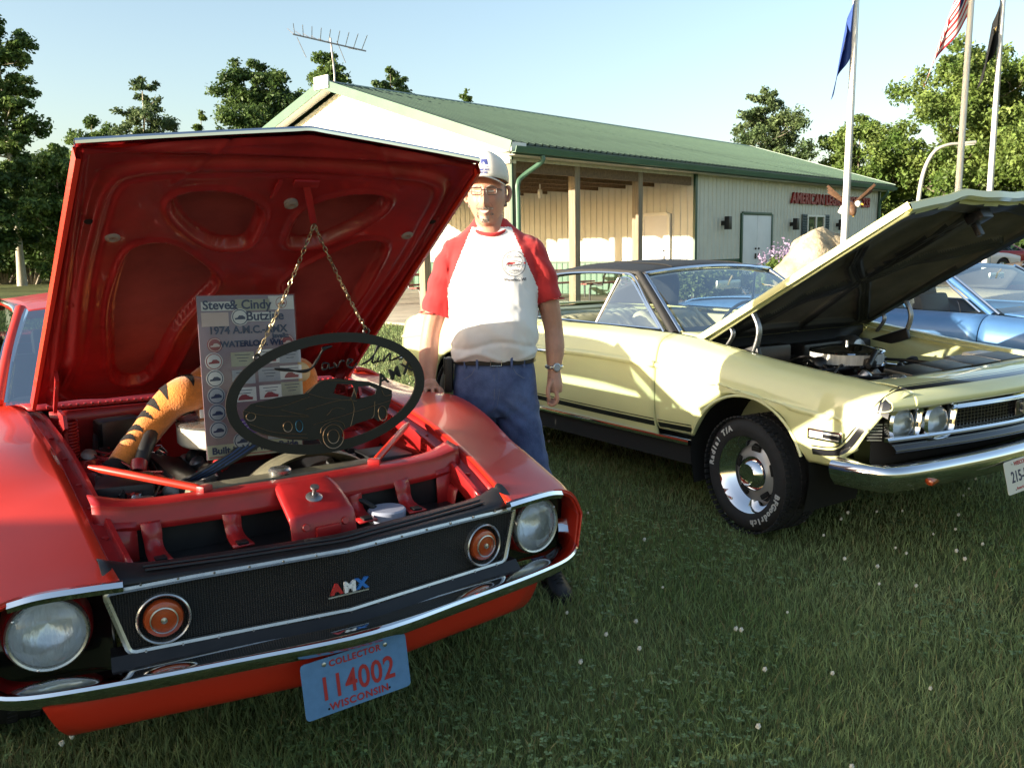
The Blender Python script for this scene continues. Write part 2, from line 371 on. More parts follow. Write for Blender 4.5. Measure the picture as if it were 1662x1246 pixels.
# gable wall panels over the open end
nG = 14; gw = WID / nG
def rz_at(y): return EZ + SL * (RY - abs(y - RY)) - .06
for i in range(nG):
    y0, y1 = i * gw, (i + 1) * gw; h1, h0 = rz_at(y0) - 3.22, rz_at(y1) - 3.22     # panel x runs from y1 down to y0
    if y0 < RY < y1 - .01:
        pass
    put('gable_panel', panel_mesh('gable_panel', max(.05, h0), max(.05, h1), M_white, gw), (-.0, y1, 3.22), R(-90))
MB().prism([(0, 3.25), (WID, 3.25), (WID, EZ), (RY, RZ - .08), (0, EZ)], (.05, 0, 0), (0, 1, 0), (0, 0, 1), .06).build('gable_core', M_white, B)
MB().box((.02, WID / 2, 3.20), (.2, WID + .1, .08), bev=.005).build('gable_header', M_white, B)
# rear gable end
MB().prism([(0, 3.25), (WID, 3.25), (WID, EZ), (RY, RZ - .08), (0, EZ)], (LEN - .1, 0, 0), (0, 1, 0), (0, 0, 1), .08).build('rear_gable', M_steel, B)
# roof: ribbed panels on both slopes
OV = .42; nR = 24; RL = LEN + 2 * OV; rw = RL / nR; sl = math.hypot(RY + OV, (RY + OV) * SL); ang = math.atan(SL)
V, F = ribbed(rw, sl, sl, .045, nr=4); me_r = bpy.data.meshes.new('roof_panel'); me_r.from_pydata(V, [], F); me_r.materials.append(M_roofg)
for i in range(nR):
    for s in (0, 1):
        o = bpy.data.objects.new('roof_panel', me_r); COL.objects.link(o); o.parent = B
        if s == 0: o.matrix_local = Matrix.Translation((-OV + i * rw, -OV, EZ + .14 - OV * SL)) @ Matrix.Rotation(-(math.pi / 2 - ang), 4, 'X')
        else: o.matrix_local = Matrix.Translation((-OV + (i + 1) * rw, WID + OV, EZ + .14 - OV * SL)) @ Matrix.Rotation(math.pi, 4, 'Z') @ Matrix.Rotation(-(math.pi / 2 - ang), 4, 'X')
zr = RZ + .14
mb = MB()
for s in (-1, 1): mb.bar((-OV - .02, RY + s * .14, zr - .14 * SL + .035), (LEN + OV + .02, RY + s * .14, zr - .14 * SL + .035), .3, .02, (0, s * SL, 1))
mb.build('ridge_cap', M_dkgreen, B)
for s in (-1, 1):            # rake trim and soffit on the near gable
    a = Vector((-OV - .03, RY + s * (RY + OV), EZ - OV * SL + .08)); b = Vector((-OV - .03, RY, zr - .06))
    MB().bar(a, b, .22, .03, (-1, 0, 0)).build('rake_trim', M_green, B)
    MB().bar(a + Vector((.22, 0, -.03)), b + Vector((.22, 0, -.03)), .02, .38, (-1, 0, 0)).build('rake_soffit', M_white, B)
    a2 = a + Vector((LEN + 2 * OV + .06, 0, 0)); b2 = b + Vector((LEN + 2 * OV + .06, 0, 0)); MB().bar(a2, b2, .22, .03, (-1, 0, 0)).build('rake_trim', M_green, B)
MB().box((-OV - .06, RY, zr - .03), (.05, .55, .3), bev=.01).build('ridge_end_cap', M_white, B)
MB().box((-.22, -.2, EZ - .06), (.46, .46, .18), bev=.01).build('eave_return', M_white, B)
# gutter, fascia, downspouts
for s, y in ((-1, -OV), (1, WID + OV)):
    zg = EZ - OV * SL + .05; pr = [(0, -.09), (s * .09, -.09), (s * .13, .03), (s * .115, .03), (s * .08, -.075), (0, -.075)]
    MB().prism([(p[0], p[1]) for p in pr], (-OV, y, zg), (0, 1, 0), (0, 0, 1), RL * 1.0).build('gutter', M_green, B)
    MB().box((LEN / 2, y + s * -.012, zg - .02), (RL - .02, .02, .2)).build('fascia', M_dkgreen, B)
    MB().box((LEN / 2, y + s * -.21, zg - .11), (RL - .3, .36, .015)).build('eave_soffit', M_steel, B)
for x in (.10, LEN - .12):
    sx = 1 if x < 5 else -1
    MB().tube([(x + .35 * sx, -OV - .06, EZ - .2), (x + .33 * sx, -OV - .05, EZ - .32), (x + .12 * sx, -.16, EZ - .58), (x, -.10, EZ - .75), (x, -.10, EZ - 1.2), (x, -.10, .1)], .052, 10, sm=4).build('downspout', M_green, B)
# posts
for x in (.08, 2.25, 4.78): MB().box((x, .1, 1.62), (.19, .19, 3.2), bev=.008).build('porch_post', M_wood, B)
for y in (2.8, 5.6, 8.4, WID - .1): MB().box((.1, y, 1.62), (.19, .19, 3.2), bev=.008).build('gable_post', M_wood, B)
MB().box((.0, -.02, 1.75), (.05, .06, 3.4)).build('corner_trim', M_dkgreen, B); MB().box((7.33, -.03, 1.75), (.12, .07, 3.46)).build('corner_trim', M_dkgreen, B)
MB().box((LEN, -.02, 1.75), (.10, .09, 3.46)).build('far_corner_trim', M_dkgreen, B)
# porch ceiling: boards and joists
for i in range(12):
    y = .25 + i * .95; MB().box((3.65, y, 3.13), (7.1, .05, .2)).build('joist', M_ceil, B)
for i in range(20):
    x = .22 + i * .36; MB().box((x, WID / 2, 3.27), (.35, WID - .2, .03)).build('ceiling_board', M_ceil, B)
MB().box((3.65, .06, 3.12), (7.1, .07, .24)).build('porch_beam', M_ceil, B)
for y, x in ((5.5, 3.2), (3.0, 4.5)):
    MB().tube([(x, y, 3.1), (x, y, 2.98)], .02, 8).lathe([(.02, 2.98), (.06, 2.95), (.07, 2.84), (.045, 2.74), (.0, 2.73)], (x, y, 0), n=14).build('porch_lamp', mat('lamp_glass', (.75, .75, .7), .2), B)
# doors, window, lamps
def door(name, x0, x1, z1, two, handles=True, wall='f', label=None):
    w = x1 - x0; Mx = Matrix.Translation((x0, 0, 0)) if wall == 'f' else Matrix.Translation((7.24, x1, 0)) @ Matrix.Rotation(R(-90), 4, 'Z')
    fm = M_dkgreen if wall == 'f' else M_white
    d = MB(); d.M = Mx
    d.box((-.04, -.035, z1 / 2), (.09, .06, z1 + .08), bev=.004).box((w + .04, -.035, z1 / 2), (.09, .06, z1 + .08), bev=.004).box((w / 2, -.035, z1 + .04), (w, .058, .09), bev=.004)
    fr = d.build(name, fm, B, label=label)
    n = 2 if two else 1
    for k in range(n):
        q = MB(); q.M = Mx; a = w / n * k; q.box((a + w / n / 2, -.03, z1 / 2), (w / n - .012, .03, z1 - .01), bev=.003); q.build('door_leaf', M_doorw, fr)
        if handles:
            q = MB(); q.M = Mx; hx = w / 2 + (-.10 if k == 0 else .10) if two else w - .1
            q.box((hx, -.06, 1.08), (.05, .04, .16), bev=.01).bar((hx - .06, -.075, 1.06), (hx + .06, -.075, 1.06), .02, .02); q.build('door_handle', M_black, fr); q = MB(); q.M = Mx; q.ball((hx, -.06, 1.3), .03, 8); q.build('door_lock', M_black, fr)
door('entrance_doors', 9.98, 11.82, 2.28, True)
door('porch_door', .75, 1.5, 2.25, False, True, 'e')
for x in (8.85, 13.25, 16.87):
    q = MB(); q.box((x, -.06, 2.03), (.12, .12, .12)).box((x, -.19, 2.03), (.17, .15, .36), bev=.01); q.build('wall_lamp', M_black, B)
q = MB(); q.box((15.08, -.04, 1.75), (1.36, .06, .06)).box((15.08, -.04, 2.31), (1.36, .06, .06)).box((15.08, -.04, 1.16), (1.36, .08, .06))
for x in (14.42, 15.08, 15.74): q.box((x, -.043, 1.74), (.06, .06, 1.2))
wf = q.build('window', M_white, B)
for i in (0, 1):
    MB().box((14.75 + i * .66, -.03, 1.74), (.58, .012, 1.1)).build('pane', mat('dark_pane', (.05, .06, .05), .03, spec=.9), wf)
MB().box((14.78, -.038, 1.7), (.2, .006, .5)).build('curtain', mat('pale_curtain', (.55, .45, .22), .9), wf)
for x in (14.2, 15.98):
    sh = MB().box((x, -.045, 1.74), (.34, .03, 1.24), bev=.004).build('shutter', mat('shutter_paint', (.05, .07, .075), .5), wf)
    for k in range(14): MB().box((x, -.066, 1.2 + k * .083), (.27, .012, .05), (R(25), 0, 0)).build('shutter_slat', MATS['shutter_paint'], sh)
text_obj('sign_letters', 'AMERICAN LEGION POST 233', mat('letter_red', (.30, .022, .02), .45), B, .46, .03, ((12.9 + 20.0) / 2, -.06, 2.83), basis((1, 0, 0), (0, 0, 1)), sx=1.03, bold=.016, space=1.06)
# slab in front of and under the porch
s = MB().box((3.2, 5.6, .0), (11.0, 14.4, .10), bev=.02); s.M = None
me = s.build('porch_slab', M_conc); me.location = BC; me.rotation_euler = (0, 0, BRZ); me.location.x -= .4; tag(me, 'pale concrete slab under and before the porch', 'slab', kind='structure')
# antenna on the roof ridge
A = empty('tv_antenna', (-4.3, 23.1, 5.05), R(28), 'thin metal television antenna on a mast above the roof ridge', 'antenna')
M_ant = mat('antenna_metal', (.32, .30, .30), .4, metal=.7)
MB().tube([(0, 0, -.6), (.0, 0, .8), (-.06, 0, 1.62)], .024, 8).build('mast', M_ant, A)
MB().bar((-1.0, 0, 1.62), (.85, 0, 1.38), .03, .03).build('boom', M_ant, A)
for k in range(9):
    x = -.95 + k * .21; z = 1.61 - (x + 1) * .13; L = .28 + .06 * k
    MB().tube([(x - .1, -L, z + .2), (x, 0, z), (x - .1, L, z + .2)], .009, 5).build('element', M_ant, A)
for x, L in ((-.9, .45), (.1, .5)): MB().tube([(x, 0, 1.56), (x + .22, .05, 1.56 - L)], .009, 5).build('stay', M_ant, A)
# ---------------------------------------------------------------- trees
M_bark = mat('bark_grey', (.20, .17, .13), .9, var=.35, vscale=3, stretch=(6, 6, 1), bump=.02, bscale=9)
M_barkp = mat('bark_pale', (.42, .38, .30), .85, var=.3, vscale=3, stretch=(6, 6, 1))
LEAF = {'mid': leafmat('leaf_mid', (.055, .105, .022), (.135, .20, .052)), 'dark': leafmat('leaf_dark', (.035, .075, .018), (.095, .15, .040)),
        'light': leafmat('leaf_light', (.075, .135, .025), (.18, .24, .062)), 'grey': leafmat('leaf_grey', (.06, .10, .036), (.135, .185, .075))}
def leaf_cloud(C, r, n, size, flat=.75):
    """n leaf quads scattered in blobs with centres C and radii r"""
    C = np.asarray(C); r = np.asarray(r); w = r ** 2; k = RNG.choice(len(C), n, p=w / w.sum())
    d = RNG.normal(size=(n, 3)); d /= np.linalg.norm(d, axis=1)[:, None]; rad = RNG.random(n) ** .6 * (.7 + .6 * RNG.random(n))
    P = C[k] + d * (rad * r[k])[:, None] * np.array([1, 1, flat])
    nrm = d * .6 + RNG.normal(size=(n, 3)) * .7 + np.array([0, 0, .35]); nrm /= np.linalg.norm(nrm, axis=1)[:, None]
    a = np.cross(nrm, RNG.normal(size=(n, 3))); a /= np.linalg.norm(a, axis=1)[:, None]; b = np.cross(nrm, a)
    s = size * (.55 + .9 * RNG.random(n))[:, None]
    V = np.stack([P + a * s, P + b * s * .52, P - a * s * .9, P - b * s * .52], 1); return V
def tree(name, x, y, H, rad, label, leaf='mid', nl=16000, base=.22, lsize=.16, limbs=26, shape='oval', bark=None, lean=0, seed=1, group=None, gap=.55, trunk_r=None):
    rs = random.Random(seed); t = empty(name, (x, y, 0), rs.uniform(0, 6.28), label, 'tree', group)
    tr = trunk_r or H * .016; mb = MB(); pts = []; n = 8
    wx, wy = rs.uniform(-1, 1) * H * .03, rs.uniform(-1, 1) * H * .03
    for i in range(n + 1):
        f = i / n; pts.append(Vector((wx * math.sin(f * 3) + lean * f, wy * math.sin(f * 2.3 + 1), H * .96 * f - .1)))
    mb.tube(pts, [tr * (1.25 if i == 0 else 1) * (1 - .93 * (i / n) ** 1.1) for i in range(n + 1)], 8, sm=2)
    C = []; Rr = []
    def prof(f):
        g = (f - base) / (1 - base)
        if shape == 'oval': return math.sin(math.pi * min(1, max(.04, g * .88 + .10))) ** .75
        if shape == 'cone': return (1 - g) ** .8 * .95 + .12
        if shape == 'round': return math.sqrt(max(.05, 1 - (2 * g - .95) ** 2))
        return .55 + .45 * math.sin(g * 9 + seed) ** 2 * (1 - g * .6)      # 'open'
    for k in range(limbs):
        f = base + (1 - base) * (k + rs.random()) / limbs; az = k * 2.4 + rs.uniform(-.5, .5); L = rad * prof(f) * rs.uniform(.65, 1.1)
        i = min(n - 1, int(f * n)); p0 = pts[i].lerp(pts[i + 1], f * n - i); up = rs.uniform(.15, .55) * L * (1 if shape != 'cone' else .4)
        d = Vector((math.cos(az), math.sin(az), 0)); p1 = p0 + d * L * .5 + Vector((0, 0, up * .35)); p2 = p0 + d * L * .92 + Vector((0, 0, up))
        r0 = tr * (1 - .9 * f) * .55
        mb.tube([p0, p1, p2], [r0, r0 * .6, r0 * .2], 5, sm=2)
        for j in range(7):
            s = rs.uniform(.25, 1.0); q = p0.lerp(p2, s) + Vector((rs.uniform(-1, 1), rs.uniform(-1, 1), rs.uniform(-.45, .75))) * L * .40
            mb.tube([p0.lerp(p2, s * .85), q], [r0 * .35, r0 * .08], 4)
            for m_ in range(2):
                C.append(q + Vector((rs.uniform(-1, 1), rs.uniform(-1, 1), rs.uniform(-.6, .6))) * L * .14); Rr.append(L * rs.uniform(.10, .24) * (1.15 - gap * .35) + .14)
        C.append(p2); Rr.append(L * rs.uniform(.12, .22) + .10)
    C.append(pts[-1]); Rr.append(rad * .12 + .1)
    mb.build('trunk', bark or M_bark, t, smooth=60)
    V = leaf_cloud([tuple(c) for c in C], Rr, int(nl * 2.2), lsize * .74); F = (np.arange(len(V)) * 4)[:, None] + np.array([[0, 1, 2, 3]])
    link('crown', np_mesh('crown', V.reshape(-1, 3), F4=F), LEAF[leaf], t); return t
def at_px(u, D): return (u - 831) / 1440 * D
def z_px(u, v, D): return 1.462 + (401 - .0175 * (u - 831) - v) / 1440 * D
TG = 'trees behind the hall'
def ptree(name, u, v, hw, D, label, **k):
    return tree(name, at_px(u, D), D, z_px(u, v, D), hw / 1440 * D, label, **k)
ptree('aspen_tree', 42, 52, 66, 44, 'tallest loose aspen with a pale trunk at the left edge', leaf='mid', nl=15000, base=.16, limbs=34, shape='open', bark=M_barkp, seed=3, lsize=.15, gap=.9)
ptree('aspen_tree', 118, 235, 60, 42, 'shorter leafy tree against the tall aspen, beside the raised red hood', leaf='mid', nl=15000, base=.08, limbs=24, shape='oval', seed=5, lsize=.14, bark=M_barkp)
ptree('leaning_tree', -25, 210, 70, 40, 'half-seen tree cut by the left edge of the picture', leaf='dark', nl=12000, base=.1, limbs=22, shape='oval', seed=8)
ptree('spruce_tree', 70, 300, 75, 52, 'dark dense tree low behind the tall aspen', leaf='dark', nl=16000, base=.03, limbs=26, shape='round', seed=9)
ptree('maple_tree', 178, 190, 70, 62, 'low tree top peeping over the left corner of the red hood', leaf='mid', nl=9000, seed=11, limbs=20, base=.2)
ptree('ash_tree', 263, 128, 50, 58, 'sparse slender tree standing alone above the red hood', leaf='grey', nl=6500, seed=12, limbs=22, base=.3, gap=1.0, shape='oval', bark=M_barkp, lsize=.15)
ptree('young_pine', 350, 178, 26, 55, 'small pointed pale green tree above the red hood', leaf='light', nl=4500, seed=13, limbs=16, shape='cone', base=.2)
ptree('oak_tree', 440, 104, 76, 56, 'broad dark oak just left of the gable', leaf='dark', nl=20000, seed=14, limbs=28, shape='round', base=.25)
ptree('elm_tree', 556, 92, 56, 62, 'round tree behind the television antenna', leaf='mid', nl=12000, seed=15, limbs=22, shape='round', base=.45)
ptree('elm_tree', 650, 114, 40, 66, 'dark round tree top just over the roof ridge', leaf='dark', nl=9000, seed=16, limbs=20, shape='round', base=.45)
ptree('far_tree', 768, 146, 24, 70, 'tiny tree top over the middle of the roof ridge', leaf='light', nl=4000, seed=17, limbs=14, shape='round', base=.4)
ptree('poplar_tree', 1236, 146, 70, 60, 'conical tree over the right half of the green roof', leaf='grey', nl=15000, seed=18, limbs=30, shape='oval', base=.12)
ptree('birch_tree', 1386, 190, 84, 58, 'bushy bright tree behind the blue flag pole', leaf='light', nl=18000, seed=19, limbs=26, shape='oval', base=.1)
ptree('great_maple', 1560, 92, 118, 54, 'largest rounded green tree behind the flag poles', leaf='light', nl=30000, seed=20, limbs=36, shape='round', base=.06, lsize=.17)
ptree('great_maple', 1700, 150, 110, 50, 'big green tree cut by the right edge of the picture', leaf='light', nl=18000, seed=21, limbs=26, shape='round', base=.06, lsize=.17)
ptree('hedge_tree', 1470, 270, 70, 62, 'low leafy tree behind the curved street lamp', leaf='mid', nl=12000, seed=22, limbs=20, shape='round', base=.05)
def bush(name, x, y, w, h, label, leaf='mid', n=2500, ls=.05, seed=1, cat='bush', group=None, flower=None):
    rs = random.Random(seed); t = empty(name, (x, y, 0), 0, label, cat, group); mb = MB(); C = []; Rr = []
    for k in range(12):
        a = k * 2.4; q = Vector((math.cos(a) * w * rs.uniform(.1, .42), math.sin(a) * w * rs.uniform(.1, .42), h * rs.uniform(.35, .88)))
        mb.tube([(q.x * .15, q.y * .15, -.05), tuple(q)], [.02 * h, .006 * h], 5); C.append(tuple(q)); Rr.append(w * rs.uniform(.16, .28))
    mb.build('stems', M_bark, t)
    V = leaf_cloud(C, Rr, n, ls, .9); V[:, :, 2] = np.maximum(V[:, :, 2], .02); F = (np.arange(len(V)) * 4)[:, None] + np.array([[0, 1, 2, 3]])
    link('foliage', np_mesh('foliage', V.reshape(-1, 3), F4=F), LEAF[leaf], t)
    if flower:
        V = leaf_cloud([(c[0], c[1], c[2] + h * .22) for c in C], [r * .8 for r in Rr], n // 4, ls * .6, 1.2); F = (np.arange(len(V)) * 4)[:, None] + np.array([[0, 1, 2, 3]])
        link('blossom', np_mesh('blossom', V.reshape(-1, 3), F4=F), flower, t)
    return t
UG = 'shrubs under the left trees'
LBL = ['dark undergrowth bush by the left edge of the far lawn', 'dark bush under the tall aspen', 'wide dark bush between the aspen and the red hood', 'dark bush beside the raised red hood', 'low bush hidden behind the red hood']
for k, (u, D, w, h) in enumerate([(-30, 48, 6, 3.5), (18, 47, 5, 4.2), (62, 46, 5, 3.6), (105, 48, 5, 4.5), (170, 50, 6, 4)]):
    bush('undergrowth_bush', at_px(u, D), D, w, h, LBL[k], 'dark', 6000, .16, 40 + k)
# planting bed in front of the hall
BL2 = ['reddish leafy shrub nearest the porch in the bed before the hall', 'leafy shrub second from the porch in the bed before the hall', 'leafy shrub third from the porch in the bed before the hall', 'leafy shrub beside the entrance doors']
for k, (x, y) in enumerate([(5.0, 21.4), (6.2, 22.6), (7.3, 24.0), (4.1, 20.3)]): bush('bed_shrub', x, y, 1.1, .8, BL2[k], 'grey', 2600, .05, 60 + k)
def far_wood():
    """distant wood closing the horizon: one mass"""
    rs = random.Random(77); C = []; Rr = []
    for k in range(420):
        a = R(-80) + R(160) * k / 419; D = 125 + rs.uniform(-9, 9); x, y = math.sin(a) * D, math.cos(a) * D; H_ = rs.uniform(5.5, 10.5)
        for z in (1.6, H_ * .45, H_ * .75): C.append((x + rs.uniform(-1.5, 1.5), y + rs.uniform(-1.5, 1.5), z)); Rr.append(rs.uniform(1.8, 3.0))
    V = leaf_cloud(C, Rr, 52000, .62, 1.0); V[:, :, 2] = np.maximum(V[:, :, 2], 0); F = (np.arange(len(V)) * 4)[:, None] + np.array([[0, 1, 2, 3]])
    o = link('far_wood', np_mesh('far_wood', V.reshape(-1, 3), F4=F), leafmat('leaf_far', (.030, .062, .018), (.075, .12, .036), .35, .3, .6, .08)); tag(o, 'distant line of dark trees along the horizon', 'wood', kind='stuff')
far_wood()
# ---------------------------------------------------------------- flag poles, flags, boulder, eagle, lamp post, lavender
M_pole = mat('pole_white', (.72, .70, .66), .35, var=.05)
def flagpole(x, y, H, r, lx, ly, label):
    t = empty('flagpole', (x, y, 0), 0, label, 'flagpole', 'white flag poles behind the yellow car')
    MB().tube([(0, 0, 0), (lx * .5, ly * .5, H * .5), (lx, ly, H)], [r, r * .9, r * .62], 14).build('pole', M_pole, t, smooth=60)
    MB().ball((lx, ly, H + .06), .07, 12).build('finial', mat('gold_ball', (.65, .45, .12), .25, metal=1), t, smooth=60)
    MB().lathe([(.16, 0), (.16, .04), (r + .02, .09)], n=20).build('base_collar', M_pole, t)
    MB().tube([(r + .02, 0, .9), (lx + r * .7 + .01, ly, H - .1)], .006, 5).build('halyard', mat('rope', (.55, .5, .42), .9), t)
    return t
flagpole(5.20, 14.0, 6.3, .052, .06, 0, 'white flag pole standing in front of the boulder')
flagpole(7.42, 15.0, 7.2, .052, .08, 0, 'middle white flag pole behind the raised yellow hood')
flagpole(8.49, 16.0, 5.65, .050, .03, 0, 'rightmost white flag pole behind the raised yellow hood')
def flag(name, x, y, ztop, Wd, Hh, fold, m, label, dirx=-1, spread=.3, seed=0, split=1):
    """limp cloth: hangs from its hoist, folds gathering to the lower fly corner"""
    o = empty(name, (x, y, 0), 0, label, 'flag', 'flags on the white poles'); n1, n2 = 26, 34; V = []; F = []
    for i in range(n1 + 1):
        s = i / n1                               # along the fly
        for j in range(n2 + 1):
            t = j / n2                           # down the hoist
            xx = dirx * (.03 + Wd * spread * s * (.45 + .55 * t)) + .02 * math.sin(s * fold * 6.28 + seed) * s
            yy = .13 * math.sin(s * fold * 6.28 + seed + t * .8) * (.25 + s * .75)
            zz = ztop - t * Hh - s ** 1.1 * Wd * math.sqrt(max(.05, 1 - spread ** 2)) * .82 + .03 * math.sin(s * 9 + t * 2)
            V.append((xx, yy, zz))
    for i in range(n1):
        for j in range(n2): a = i * (n2 + 1) + j; F.append((a, a + 1, a + n2 + 2, a + n2 + 1))
    me = bpy.data.meshes.new('cloth'); me.from_pydata(V, [], F); ob = link('cloth', me, m, o, smooth=0)
    for p in me.polygons:
        i, j = divmod(p.index, n2)
        p.material_index = split(i / n1, j / n2) if callable(split) else 0
    solid(ob, .003); return o
cl = lambda n, c: leafmat(n, c, c, 0, .35, .8)
M_fb = cl('flag_blue', (.05, .10, .34)); M_fr = cl('flag_red', (.48, .03, .04)); M_fw = cl('flag_white', (.72, .70, .68)); M_fn = cl('flag_navy', (.02, .03, .12)); M_fk = cl('flag_black', (.022, .022, .022)); M_fy = cl('flag_gold', (.5, .36, .10))
flag('blue_flag', 5.26 + .05, 14.0, 5.35, 1.05, .95, 1.6, [M_fb, M_fw], 'limp blue flag with small white letters', -1, .36, .4, lambda s, t: 1 if (.5 < s < .62 and .45 < t < .62) else 0)
flag('striped_flag', 7.52, 15.0, 6.05, 1.55, 1.0, 1.3, [M_fr, M_fw, M_fn], 'red and white striped flag with a dark blue corner', -1, .48, 1.2, lambda s, t: 2 if (s < .42 and t < .54) else int(t * 13) % 2)
flag('black_flag', 8.52, 16.0, 5.58, .95, .80, 1.5, [M_fk, M_fw, M_fy], 'limp black flag with a pale emblem', -1, .34, 2.1, lambda s, t: 1 if (.40 < s < .62 and .25 < t < .6 and int(t * 40) % 3) else (2 if .3 < s < .4 and .3 < t < .5 and int(t * 40) % 2 else 0))
def boulder(name, loc, dim, label, seed=3):
    bm = bmesh.new(); bmesh.ops.create_icosphere(bm, subdivisions=5, radius=1); from mathutils import noise as N
    for v in bm.verts:
        d = v.co.normalized(); s = 1 + .20 * N.noise(d * 1.3 + Vector((seed, 0, 0))) + .10 * N.noise(d * 3.1 + Vector((0, seed, 0))) + .035 * N.noise(d * 9) + .014 * N.noise(d * 24)
        for ax in (Vector((.8, -.3, .5)), Vector((-.5, -.7, .5)), Vector((.1, .2, .98)), Vector((-.9, .2, .3)), Vector((.5, -.85, .15))):
            k = d.dot(ax.normalized()); s = min(s, .90 / max(k, .5) + .08) if k > .72 else s
        v.co = Vector((d.x * s * dim[0], d.y * s * dim[1], d.z * s * dim[2]))
    me = bpy.data.meshes.new(name); bm.to_mesh(me); bm.free()
    o = link(name, me, mat('boulder_stone', (.30, .24, .15), .9, var=.35, vscale=2.4, col2=(.50, .42, .29), bump=.03, bscale=14), smooth=50); o.location = loc; return o
bo = boulder('boulder', (5.30, 14.9, .70), (.80, .7, 1.0), ''); bo.rotation_euler = (0, R(-28), R(10)); tag(bo, 'big pale tan boulder behind the raised yellow hood', 'boulder')
E_ = empty('eagle_statue', (5.60, 14.8, 1.86), R(-8), 'brown eagle statue with raised wings and white head on the boulder', 'statue')
M_brown = mat('eagle_brown', (.09, .045, .022), .6, var=.3, vscale=20); M_ewhite = mat('eagle_white', (.75, .72, .65), .6); M_eyel = mat('eagle_yellow', (.6, .38, .05), .5)
E_.scale = (.85, .85, .85)
MB().tube([(.03, -.13, .02), (.02, -.10, .08), (0, -.03, .17), (-.01, .06, .23), (0, .11, .27)], [.03, .075, .105, .085, .05], 12, sm=3).build('body', M_brown, E_, smooth=60)
MB().ball((.12, -.06, .235), (.062, .07, .065), 12).build('head', M_ewhite, E_, smooth=60)
MB().tube([(.165, -.09, .235), (.20, -.11, .23), (.205, -.115, .205)], [.022, .014, .003], 8).build('beak', M_eyel, E_)
MB().box((-.14, .05, .13), (.12, .05, .16), (0, .5, .3), bev=.02).build('tail', M_ewhite, E_)
for s in (-1, 1):
    w = MB()
    for k in range(3):
        f = k / 6; a = Vector((s * (.05 + .10 * f), .02 + .02 * k, .24 + .07 * f)); b = Vector((s * (.44 - .015 * k), .03 + .035 * k, .60 - .055 * k)); w.bar(a, b, .05, .012, (0, 1, 0), bev=.004)
    w.build('wing', M_brown, E_, smooth=40)
for s in (-.05, .05): MB().tube([(s, -.04, .10), (s, -.05, .0)], [.025, .018], 8).build('leg', M_eyel, E_)
def lamp_post():
    t = empty('street_lamp', (11.75, 26.0, 0), 0, 'pale curved street lamp post before the big trees', 'street lamp')
    MB().tube([(0, 0, 0), (.0, 0, 1.5), (.04, 0, 2.7), (.16, 0, 3.45), (.42, 0, 3.95), (.80, 0, 4.13), (1.15, 0, 4.16)], [.075, .07, .06, .055, .05, .045, .04], 12, sm=4).build('pole', mat('lamp_grey', (.55, .52, .45), .4, metal=.3), t, smooth=60)
    MB().box((1.34, 0, 4.17), (.46, .17, .09), (0, R(-4), 0), bev=.03).build('lamp_head', MATS['lamp_grey'], t)
    MB().box((1.36, 0, 4.115), (.34, .12, .03), (0, R(-4), 0), bev=.01).build('lens', mat('lamp_lens', (.7, .7, .65), .2), t)
lamp_post()
LV = 'lavender clumps beside the boulder'; M_lav = leafmat('lavender', (.25, .19, .32), (.36, .29, .42), .3, .3)
for k, (x, y) in enumerate([(5.0, 16.6), (5.55, 17.4), (6.1, 18.0)]):
    bush('lavender', x, y, 1.0, 1.2, ['nearest purple flowering clump left of the boulder', 'middle purple flowering clump behind the boulder', 'farthest purple flowering clump toward the hall window'][k], 'light', 2600, .05, 80 + k, 'flowers', LV, M_lav)
# picnic tables by the porch
M_tbl = mat('table_wood', (.22, .05, .04), .6, var=.25, vscale=4, stretch=(1, 9, 9)); M_tleg = mat('table_steel', (.10, .10, .10), .45, metal=.6)
def picnic(x, y, rz, label):
    t = empty('picnic_table', (x, y, .05), rz, label, 'picnic table', 'picnic tables around the porch')
    for k in range(5): MB().box((0, -.3 + k * .15, .75), (1.83, .14, .04), bev=.006).build('table_plank', M_tbl, t)
    for s in (-1, 1):
        for k in (0, 1): MB().box((0, s * (.66 + .14 * k), .45), (1.83, .13, .04), bev=.006).build('seat_plank', M_tbl, t)
        MB().tube([(s * .65, -.70, .02), (s * .65, -.66, .42), (s * .65, -.30, .43), (s * .65, -.2, .72), (s * .65, .2, .72), (s * .65, .30, .43), (s * .65, .66, .42), (s * .65, .70, .02)], .025, 8, sm=3).build('leg_frame', M_tleg, t)
    return t
picnic(-2.35, 23.3, R(48), 'dark red picnic table beyond the lawn left of the man'); picnic(3.0, 23.0, R(48), 'picnic table under the porch right of the middle posts'); picnic(1.1, 24.6, R(48), 'picnic table deep under the porch seen past the man')
# ---------------------------------------------------------------- shared car parts
M_tyre = mat('tyre_rubber', (.016, .016, .017), .75, var=.3, vscale=30, bump=.0006, bscale=300)
M_rubber = mat('black_rubber', (.012, .012, .012), .6)
M_dark = mat('underbody_black', (.008, .008, .008), .9)
M_glass = glassmat('car_glass', (.80, .88, .86), .42)
M_glassd = glassmat('tinted_glass', (.42, .52, .55), .6)
M_silver = mat('silver_trim', (.50, .50, .48), .28, metal=.9, var=.1, vscale=30)
M_steel2 = mat('bare_steel', (.35, .35, .36), .35, metal=.9, var=.25, vscale=25)
M_alu = mat('grey_cast', (.28, .27, .24), .5, metal=.6, var=.3, vscale=30)
M_hose = mat('hose_black', (.014, .014, .015), .5)
M_lens = mat('amber_lens', (.36, .055, .014), .12, coat=.6, bump=.0008, bscale=220)
M_white2 = mat('letter_white', (.70, .70, .68), .6); M_tl = mat('tyre_letter_white', (.48, .48, .46), .7)
def car_root(name, x, y, a, label, group=None, z=0):
    return empty(name, (x, y, z), a - math.pi / 2, label, 'car', group)
